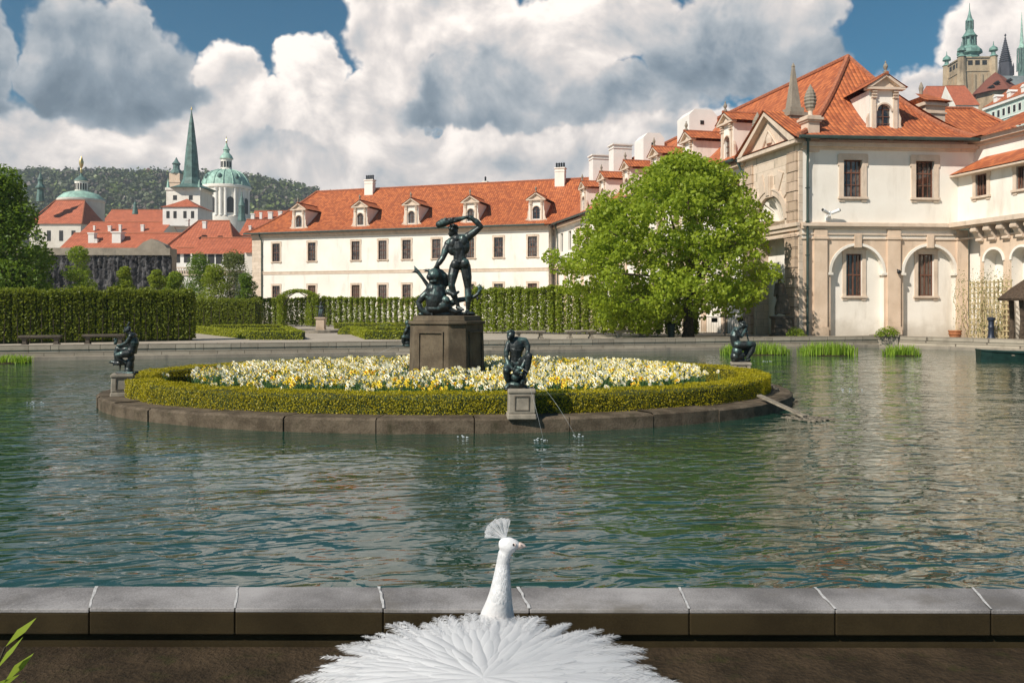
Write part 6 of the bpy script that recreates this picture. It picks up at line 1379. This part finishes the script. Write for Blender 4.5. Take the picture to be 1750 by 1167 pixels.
# --- seated youth with a goose, left
M = mapper(10.617, 190, 540, LEFTS[1]); st = thing('bronze_statue', 'bronze youth seated in profile above a goose at the left end of the island', 'statue', (LEFTS[0], LEFTS[1], .69), 'bronze figures around the island')
mb = MB()
mb.tube([M(405, 400), M(408, 480), M(392, 570), M(365, 660)], [.085, .105, .095, .11], 12); limb(mb, M, [(392, 365, -.09), (398, 355, .0), (392, 365, .09)], [.052, .06, .052]); limb(mb, M, [(375, 350), (330, 300)], [.042, .04]); blob(mb, M, (290, 258), (.066, .062, .068), ry(-20)); blob(mb, M, (245, 275), (.028, .03, .03)); blob(mb, M, (232, 262), (.012, .012, .014))
for k in range(12): a = k*1.1; blob(mb, M, (305+35*math.cos(a), 235+28*math.sin(a), .04*math.sin(k*2)), (.026, .03, .024))
limb(mb, M, [(318, 205), (305, 160), (330, 130), (310, 110)], [.018, .02, .022, .008])
limb(mb, M, [(395, 372, -.09), (350, 440, -.1), (312, 490, -.1)], [.048, .042, .034]); limb(mb, M, [(312, 490, -.1), (240, 520, -.08), (165, 535, -.05)], [.035, .034, .024]); hand(mb, M, (165, 535, -.05), (110, 530, -.04), .026)
limb(mb, M, [(395, 372, .09), (340, 450, .11), (290, 520, .1)], [.048, .042, .034]); limb(mb, M, [(290, 520, .1), (210, 560, .06), (140, 545, .02)], [.035, .034, .024]); hand(mb, M, (140, 545, .02), (90, 535, .02), .026)
limb(mb, M, [(355, 670, -.06), (250, 690, -.1), (150, 715, -.1)], [.085, .078, .058]); limb(mb, M, [(150, 715, -.1), (190, 790, -.08), (270, 830, -.05)], [.058, .055, .034]); limb(mb, M, [(270, 830, -.05), (300, 850, -.06)], [.034, .022])
limb(mb, M, [(345, 650, .06), (200, 610, .1), (80, 590, .1)], [.08, .072, .055]); limb(mb, M, [(80, 590, .1), (60, 690, .08), (65, 790, .06)], [.055, .055, .035]); limb(mb, M, [(65, 800, .06), (20, 830, .05)], [.035, .02])
blob(mb, M, (85, 470, 0), (.03, .035, .055)); blob(mb, M, (70, 425, 0), (.03, .035, .03)); limb(mb, M, [(60, 500), (95, 440), (60, 410)], [.02, .022, .01])
remesh(mb, 'youth_figure', MAT['bronze'], st, .0075, 2)
mb = MB(); blob(mb, M, (165, 850, 0), (.145, .075, .055), ry(-4)); limb(mb, M, [(60, 845), (10, 835), (-40, 842)], [.04, .03, .01]); limb(mb, M, [(70, 870), (30, 900)], [.02, .008]); limb(mb, M, [(280, 840), (320, 800), (340, 760), (300, 740)], [.05, .035, .03, .025]); limb(mb, M, [(300, 742), (255, 750)], [.02, .008])
for x in (165, 258): limb(mb, M, [(x, 890), (x-5, 960), (x-8, 1010)], [.02, .012, .012]); limb(mb, M, [(x-8, 1012), (x-50, 1018)], [.014, .01])
remesh(mb, 'goose', MAT['bronze'], st, .008, 2)
mb = MB(); blob(mb, M, (345, 880), (.075, .085, .15)); blob(mb, M, (325, 980), (.09, .09, .08)); blob(mb, M, (370, 760), (.06, .08, .1)); limb(mb, M, [(140, 1030), (280, 1030), (440, 1035)], [.03, .036, .03]); limb(mb, M, [(150, 1030, .1), (430, 1030, .1)], [.03, .03]); limb(mb, M, [(150, 1030, -.1), (430, 1030, -.1)], [.03, .03])
remesh(mb, 'rock_base', MAT['bronze'], st, .01, 2)
# --- flute player, right
M = mapper(5.557, 1180, 530, RIGHTS[1]); st = thing('bronze_statue', 'bronze youth seated on a rock playing a long flute at the right rear', 'statue', (RIGHTS[0], RIGHTS[1], .68), 'bronze figures around the island')
mb = MB()
mb.tube([M(432, 200), M(420, 245), M(425, 290), M(440, 330)], [.10, .125, .115, .135], 12); limb(mb, M, [(432, 190, -.1), (428, 186, 0), (432, 190, .1)], [.062, .07, .062]); limb(mb, M, [(440, 185), (475, 165)], [.05, .048]); blob(mb, M, (502, 146), (.078, .072, .085), ry(15)); blob(mb, M, (530, 155), (.03, .03, .03)); blob(mb, M, (541, 145), (.014, .014, .02))
for k in range(14): a = k*.9; blob(mb, M, (498+22*math.cos(a), 130+14*math.sin(a), .05*math.sin(k*2)), (.032, .034, .03))
limb(mb, M, [(432, 196, -.1), (448, 235, -.12), (470, 250, -.12)], [.055, .05, .042]); limb(mb, M, [(470, 250, -.12), (498, 215, -.08), (518, 185, -.03)], [.042, .04, .028]); hand(mb, M, (518, 185, -.03), (530, 170, 0), .03)
limb(mb, M, [(432, 196, .1), (458, 230, .12), (485, 240, .1)], [.055, .05, .042]); limb(mb, M, [(485, 240, .1), (510, 210, .06), (525, 195, .02)], [.042, .04, .028]); hand(mb, M, (525, 195, .02), (535, 205, 0), .03)
limb(mb, M, [(440, 330, -.07), (520, 325, -.1), (588, 322, -.1)], [.105, .095, .068]); limb(mb, M, [(588, 322, -.1), (572, 390, -.08), (535, 455, -.06)], [.07, .07, .042]); limb(mb, M, [(535, 460, -.06), (560, 470, -.08)], [.04, .026])
limb(mb, M, [(440, 335, .07), (510, 355, .1), (560, 365, .1)], [.10, .09, .065]); limb(mb, M, [(560, 365, .1), (530, 415, .08), (490, 455, .05)], [.065, .062, .04]); limb(mb, M, [(490, 458, .05), (520, 472, .05)], [.04, .026])
remesh(mb, 'youth_figure', MAT['bronze'], st, .0085, 2)
mb = MB(); mb.tube([M(520, 165), M(536, 235), M(553, 300)], [.012, .014, .022], 7); mb.build('flute', MAT['bronze'], st, smooth='auto')
mb = MB(); blob(mb, M, (440, 395), (.13, .15, .16)); blob(mb, M, (420, 440), (.11, .13, .12)); blob(mb, M, (470, 430), (.12, .12, .10)); blob(mb, M, (410, 475), (.06, .1, .04)); blob(mb, M, (540, 475), (.07, .1, .03)); limb(mb, M, [(400, 482), (480, 485), (560, 482)], [.035, .04, .03])
remesh(mb, 'rock_base', MAT['bronze'], st, .012, 2)
# --- seated figure at the back
M = mapper(4.024, 660, 350, BACKS[1]); st = thing('bronze_statue', 'bronze seated figure with a dark sheen partly hidden behind the large pedestal', 'statue', (BACKS[0], BACKS[1], .69), 'bronze figures around the island')
mb = MB(); mb.tube([M(152, 850), M(150, 880), M(145, 915)], [.1, .12, .13], 12); limb(mb, M, [(152, 842, -.1), (152, 840, .1)], [.065, .065]); limb(mb, M, [(150, 838), (147, 825)], [.05, .05]); blob(mb, M, (146, 812), (.075, .075, .085)); blob(mb, M, (137, 818), (.03, .03, .03))
limb(mb, M, [(150, 845, -.1), (138, 872, -.12), (125, 895, -.1)], [.055, .05, .03]); hand(mb, M, (125, 895, -.1), (118, 905, -.1), .03); limb(mb, M, [(152, 845, .1), (160, 880, .1), (150, 900, .08)], [.055, .05, .03]); limb(mb, M, [(145, 915, -.06), (125, 910, -.12), (120, 935, -.1), (126, 958, -.1)], [.1, .075, .06, .04]); limb(mb, M, [(145, 915, .06), (135, 930, .12), (140, 960, .1)], [.1, .07, .04]); blob(mb, M, (145, 950), (.13, .13, .13)); blob(mb, M, (143, 968), (.16, .15, .05))
remesh(mb, 'seated_figure', MAT['bronze'], st, .011, 4)
# --- draped garden statue and its pedestal
x, y = xy(548.5, 53.5); t = thing('statue_pedestal', 'pinkish square pedestal in the round basin of the parterre', 'pedestal', (x, y, GZ)); mb = MB()
for a, z0, z1 in ((.42, .0, .16), (.30, .16, .24), (.27, .24, .86), (.32, .86, .93), (.36, .93, .99)): mb.box(x-a, x+a, y-a, y+a, GZ+z0, GZ+z1)
mb.build('pedestal_block', MAT['sandstone'], t, bevel=.02)
M = mapper(4.375, 320, 480, 53.5); st = thing('bronze_statue', 'small dark draped statue with an outstretched arm on the parterre pedestal', 'statue', (x, y, GZ+.99)); mb = MB()
blob(mb, M, (1000, 167), (.085, .085, .10)); limb(mb, M, [(1000, 178), (1000, 188)], [.05, .06]); limb(mb, M, [(988, 195), (1012, 195)], [.075, .075]); mb.tube([M(1000, 195), M(1000, 225), M(998, 250), M(995, 282)], [.13, .12, .15, .19], 12); limb(mb, M, [(988, 195), (972, 190, -.1), (962, 188, -.1)], [.05, .045, .03]); limb(mb, M, [(1012, 195), (1020, 220), (1012, 240, -.1)], [.055, .05, .04])
for k in range(5): limb(mb, M, [(990+k*6, 215, -.1), (986+k*6, 250, -.15), (982+k*7, 281, -.17)], [.03, .035, .03])
remesh(mb, 'draped_figure', MAT['bronze'], st, .02, 2)
# --- statue before the portal
Y = 43.9; x, y = xy(1336, Y); t = thing('statue_pedestal', 'tall brown stone pedestal before the portal niche', 'pedestal', (x, y, GZ)); mb = MB()
for a, z0, z1 in ((.56, .0, .18), (.46, .18, 1.0), (.5, 1.0, 1.06), (.54, 1.06, 1.16)): mb.box(x-a, x+a, y-a*.8, y+a*.8, GZ+z0, GZ+z1)
mb.build('pedestal_block', MAT['statue_stone'], t, bevel=.02); mb = MB(); mb.box(x-.42, x-.1, y-.42, y-.375, GZ+.55, GZ+.72); mb.build('spout_plate', MAT['dark_opening'], t)
M = mapper(2.778, 900, 180, Y); st = thing('stone_statue', 'dark weathered stone figure leaning on a pedestal before the portal niche', 'statue', (x, y, GZ+1.16)); mb = MB()
blob(mb, M, (1198, 812), (.12, .12, .145)); limb(mb, M, [(1200, 825), (1200, 840)], [.08, .09]); mb.tube([M(1200, 845), M(1196, 880), M(1205, 915), M(1215, 950), M(1212, 990)], [.22, .24, .22, .28, .40], 12); limb(mb, M, [(1186, 850), (1178, 885, -.1), (1172, 905, -.15)], [.09, .075, .06]); limb(mb, M, [(1215, 850), (1228, 890), (1215, 915, -.2)], [.09, .08, .06]); limb(mb, M, [(1195, 930, -.1), (1180, 960, -.25), (1178, 990, -.2)], [.14, .11, .08]); blob(mb, M, (1225, 975), (.22, .22, .22))
for k in range(6): limb(mb, M, [(1190+k*8, 900, -.2), (1196+k*8, 945, -.25), (1185+k*11, 985, -.28)], [.05, .05, .06])
remesh(mb, 'draped_figure', MAT['statue_stone'], st, .03, 2)
# ---------------------------------------------------------------- water jets and splashes
def jet(pts, label, r_=.003):
    mb = MB(); mb.tube(pts, [r_*(1+.3*math.sin(k)) for k in range(len(pts))], 6); tag(mb.build('water_jet', MAT['jet'], smooth=True, loc=pts[0]), label, 'water jet')
M = mapper(5.836, 780, 550, 13.1)
def arc(a, b_, h, n=12): a = Vector(a); b_ = Vector(b_); return [tuple(a.lerp(b_, k/n)+Vector((0, 0, h*4*(k/n)*(1-k/n)))) for k in range(n+1)]
jet(arc(M(652, 458, 0), (1.0, 12.6, .01), .14), 'thin water jet arcing right from the front youth statue', .003)
jet(arc(M(690, 520, 0), (.48, 12.5, .01), .05), 'thin water jet falling straight below the front youth statue', .0025)
jet(arc(P(210, 634, 16.6), (-9.4, 15.9, .01), .2), 'thin water jet arcing left from the goose statue', .003)
jet(arc(P(697, 590, 24.2), (-4.2, 24.6, .5), .12), 'thin water jet beside the seated figure at the back', .004)
def splash(px, py, w, label, seed):
    Y = 1400*EYE/(py-HYP); x, y = xy(px, Y); rg = random.Random(seed); mb = MB()
    for k in range(9): a, rr = rg.uniform(0, 6.28), rg.random()**.7*w; s = rg.uniform(.005, .013); mb.ell((x+rr*math.cos(a), y+rr*math.sin(a)*.7, .003+rg.uniform(0, .05)*max(0, 1-rr/min(w, .15))), (s*1.9, s, s*.5), 0, 7, 5)
    tag(mb.build('water_splash', MAT['foam'], smooth=True, loc=(x, y, 0)), label, 'splash')
splash(790, 748, .12, 'small white splash in front of the large pedestal', 1); splash(925, 752, .10, 'tiny splash just right of the front youth statue', 2); splash(991, 745, .14, 'small splash right of the front statue pedestal', 3); splash(55, 688, .35, 'faint splash on the water near the left edge', 4); splash(1452, 665, .40, 'splash on the open water to the right of the island', 5); splash(1303, 617, .45, 'splash beside the flute player statue', 6)
# ---------------------------------------------------------------- white peacock
t = thing('white_peacock', 'white peacock facing right before the parapet with its fan crest and spread train', 'peacock', (-.02, 2.75, GZ))
M = mapper(2.5, 500, 870, 2.86); mb = MB()
path = [((868, 560, .07), .080), ((872, 520, .065), .070), ((875, 470, .05), .059), ((882, 420, .035), .048), ((888, 370, .02), .040), ((892, 320, .012), .0335), ((896, 270, .01), .0275), ((900, 225, .01), .0225), ((908, 190, .008), .0225), ((918, 165, .005), .025)]
mb.tube([M(*p) for p, r_ in path], [r_ for p, r_ in path], 18)
blob(mb, M, (922, 152, 0), (.034, .0255, .0275), ry(8)); blob(mb, M, (944, 150, 0), (.022, .019, .019)); blob(mb, M, (905, 150, 0), (.022, .022, .024)); blob(mb, M, (934, 172, 0), (.017, .015, .013)); blob(mb, M, (958, 152, 0), (.014, .012, .012))
mb.tube([M(868, 560, .07), (-.02, 2.84, .80), (-.02, 2.66, .77), (-.02, 2.42, .80)], [.085, .115, .13, .08], 16); mb.ell((-.02, 2.66, .77), (.14, .25, .12))
for sx in (-1, 1): mb.tube([(-.02+sx*.06, 2.68, .78), (-.02+sx*.065, 2.70, .70)], [.05, .025], 10)
remesh(mb, 'body', MAT['plumage'], t, .0055, 4)
for sx in (-1, 1):
    mb = MB(); c = -.02+sx*.065; mb.tube([(c, 2.70, .72), (c, 2.66, .60), (c, 2.70, .45)], [.018, .012, .011], 8)
    for a in (-.5, 0, .5): mb.tube([(c, 2.70, .445), (c+.06*math.sin(a), 2.70+.07*math.cos(a), .43)], [.011, .006], 6)
    mb.build('leg', MAT['leg_pink'], t, smooth=True)
mb = MB(); mb.tube([M(960, 153), M(975, 152), M(990, 156), M(1001, 163)], [.0115, .0095, .0055, .001], 10); mb.tube([M(960, 161), M(975, 162), M(992, 163)], [.008, .006, .001], 8); mb.build('beak', MAT['horn'], t, smooth=True)
mb = MB(); mb.ell(M(978, 151, -.0085), (.004, .002, .0014), 0, 8, 6); mb.build('nostril', MAT['eye_dark'], t)
for d in (-1, 1):
    mb = MB(); mb.ell(M(944, 146, d*.0165), (.0105, .004, .0068), 0, 12, 8); mb.build('eye_patch', MAT['pale_skin'], t, smooth=True)
    mb = MB(); mb.ell(M(944, 145, d*.0185), (.0046, .0034, .0046), 0, 12, 8); mb.build('eye', MAT['eye_dark'], t, smooth=True)
def barbs(V, F_, root, d, up, l, w, nb, curve=.0, tipw=.8, thin=.35, rg=random):
    # one plume: a curved shaft with separate fine barbs on both sides
    side = d.cross(up).normalized(); pts = []; m = 10
    for k in range(m+1):
        q = k/m; pts.append(root+d*(l*q)+up*(curve*l*(q-q*q*1.35)))
    def at(q): k = min(int(q*m), m-1); return pts[k].lerp(pts[k+1], q*m-k)
    def quad(a, b_, c, e): o = len(V); V.extend([tuple(a), tuple(b_), tuple(c), tuple(e)]); F_.append((o, o+1, o+2, o+3))
    for k in range(m):
        r0 = .0016*(1-k/m)+.0004; r1 = .0016*(1-(k+1)/m)+.0004; quad(pts[k]-side*r0, pts[k]+side*r0, pts[k+1]+side*r1, pts[k+1]-side*r1)
    for k in range(nb):
        q = .12+.88*k/nb; a = at(q); ww = w*(math.sin(math.pi*min(1, .12+q*.80))**.7)*rg.uniform(.8, 1.15)
        for s in (-1, 1):
            e = a+side*s*ww*.62+d*ww*(.9+.5*q)-up*ww*rg.uniform(.05, .2)+Vector((rg.gauss(0, .002), rg.gauss(0, .002), rg.gauss(0, .0015)))
            th = d*(l/nb*thin); mid = a.lerp(e, .55)+up*ww*.10
            quad(a, a+th, mid+th*.9, mid); quad(mid, mid+th*.9, e+th*.25, e)
V, F_ = [], []; root = Vector(M(906, 124))
for k in range(26):
    q = k/25; a = R(176-q*98); l = .064+.010*math.sin(q*3.1)+random.uniform(-.003, .003); d = Vector((math.cos(a), random.uniform(-.10, .10), math.sin(a))).normalized(); r0 = root+Vector((.008*(q-.5), random.uniform(-.004, .004), 0)); sd = Vector((-d.z, 0, d.x)); tip = r0+d*l
    def q4(*p): o = len(V); V.extend(tuple(x) for x in p); F_.append((o, o+1, o+2, o+3))
    q4(r0-sd*.0009, r0+sd*.0009, tip+sd*.0004, tip-sd*.0004)
    for n_ in range(12):
        f = .30+.70*n_/12; c = r0+d*l*f; ww = .0016 if f < .6 else .0040*(1-((f-.88)/.34)**2); ww *= random.uniform(.7, 1.25)
        for s_ in (-1, 1): e = c+sd*s_*ww+d*ww*.9; q4(c, c+d*.0036, e+d*.0022, e)
np_mesh('crest', V, F_, MAT['feather'], t)
V, F_ = [], []; rg = random.Random(5); C_ = Vector((-.08, 2.27, .943))
def edge_len(th):      # outline of the spread train, th = 0 to the right, 90 away from the viewer
    c, s = abs(math.cos(th)), abs(math.sin(th)); n_ = 2.9
    return ((c/.55)**n_+(s/(.545 if math.sin(th) > 0 else .80))**n_)**(-1/n_)
def surf(p):
    dx, dy = p.x-C_.x, p.y-C_.y; return C_.z+.045-.24*dx*dx-(.055*dy*dy if dy > 0 else .30*dy*dy)
def ovate(V, F_, a, d, up, l, w, rg, fringe=12):
    side = d.cross(up).normalized(); n_ = 7; rows_ = []
    for k in range(n_+1):
        q = k/n_; ww = w*(math.sin(math.pi*min(1, .10+.86*q))**.6)*.5; c = a+d*(l*q)+up*(.05*l*(q-q*q*1.5)); rows_.append([c-side*ww-up*ww*.22, c-side*ww*.5, c+up*ww*.05, c+side*ww*.5, c+side*ww-up*ww*.22])
    o = len(V)
    for r_ in rows_: V.extend(tuple(x) for x in r_)
    for k in range(n_):
        for i in range(4): F_.append((o+k*5+i, o+k*5+i+1, o+k*5+i+6, o+k*5+i+5))
    for k in range(fringe):
        q = .30+.70*k/fringe; c = a+d*(l*q)+up*(.05*l*(q-q*q*1.5)); ww = w*(math.sin(math.pi*min(1, .10+.86*q))**.6)*.5
        for s_ in (-1, 1):
            p = c+side*s_*ww*.8-up*ww*.2; e = p+side*s_*w*.20*rg.uniform(.5, 1.4)+d*w*.5*rg.uniform(.5, 1.4)+Vector((0, 0, rg.gauss(-.001, .0025))); t_ = d*.0035; o = len(V); V.extend([tuple(p), tuple(p+t_), tuple(e+t_*.3), tuple(e)]); F_.append((o, o+1, o+2, o+3))
for ring, (f0, f1, cnt, w) in enumerate(((.52, 1.0, 120, .038), (.46, .94, 105, .046), (.36, .82, 90, .048), (.25, .69, 74, .048), (.15, .56, 58, .046), (.05, .42, 40, .044), (-.05, .27, 24, .04))):
    for k in range(cnt):
        th = 2*math.pi*(k+rg.uniform(-.4, .4))/cnt; L_ = edge_len(th)*(rg.uniform(.88, 1.07) if ring == 0 else rg.uniform(.92, 1.05)); d2 = Vector((math.cos(th), math.sin(th), 0))
        a = C_+d2*L_*f0; b_ = C_+d2*L_*f1; a.z = surf(a)+ring*.003; b_.z = surf(b_)+ring*.003+rg.uniform(-.002, .004)+(.010*rg.random() if ring == 0 and d2.y > .2 else 0)
        d = (b_-a); l = d.length; d.normalize(); d = (d+Vector((rg.gauss(0, .06), rg.gauss(0, .06), 0))).normalized(); sd = d.cross(Vector((0, 0, 1))); up = sd.cross(d).normalized()
        if ring == 0: barbs(V, F_, a, d, up, l, w*rg.uniform(.8, 1.5), 60, rg.uniform(.01, .06), thin=.7, rg=rg); ovate(V, F_, a, d, up, l*.80, w*1.1, rg, 8)
        else: ovate(V, F_, a, d, up, l, w*rg.uniform(.8, 1.25), rg, 26)
tr = np_mesh('train', V, F_, MAT['feather'], t)
mb = MB(); g = []
for j in range(13):
    f = j/12
    for i in range(40):
        th = 2*math.pi*i/40; p = C_+Vector((math.cos(th), math.sin(th), 0))*edge_len(th)*.82*f; p.z = surf(p)-.008-.05*f**4; g.append(tuple(p))
mb.add(g, [(j*40+i, j*40+(i+1) % 40, (j+1)*40+(i+1) % 40, (j+1)*40+i) for j in range(12) for i in range(40)]); mb.build('train_base', MAT['plumage'], t, smooth=True)

V, F_ = [], []
for k in range(1500):                  # short scale-like neck plumage
    q = rg.uniform(.05, .90)*(len(path)-1); i = int(q); f = q-i; p0 = Vector(M(*path[i][0])).lerp(Vector(M(*path[i+1][0])), f); r_ = path[i][1]+(path[i+1][1]-path[i][1])*f
    ax = (Vector(M(*path[i][0]))-Vector(M(*path[i+1][0]))).normalized(); a = rg.uniform(0, 6.283); u = ax.cross(Vector((0, 1, 0))).normalized(); v = ax.cross(u); nrm_ = u*math.cos(a)+v*math.sin(a)
    s_ = r_/.05; base = p0+nrm_*(r_*.985); d = (ax+nrm_*.10).normalized(); ovate(V, F_, base, d, nrm_, .016*(.5+.6*s_), .009*(.5+.6*s_), rg, 0)
np_mesh('neck_plumage', V, F_, MAT['feather'], t, smooth=True)
# ---------------------------------------------------------------- air
m, b = newmat('haze_air'); v = b.n('ShaderNodeVolumePrincipled', {'Color': (.80, .88, .96, 1), 'Density': .00028, 'Anisotropy': .2}); b.n('ShaderNodeOutputMaterial', {1: v.outputs[0]})
mb = MB(); mb.box(-3100, 3100, -3100, 3100, -2.3, 215); hz = mb.build('haze', MAT['haze_air']); hz['kind'] = 'stuff'; tag(hz, 'thin pale haze that fades the far hill and castle', 'haze')
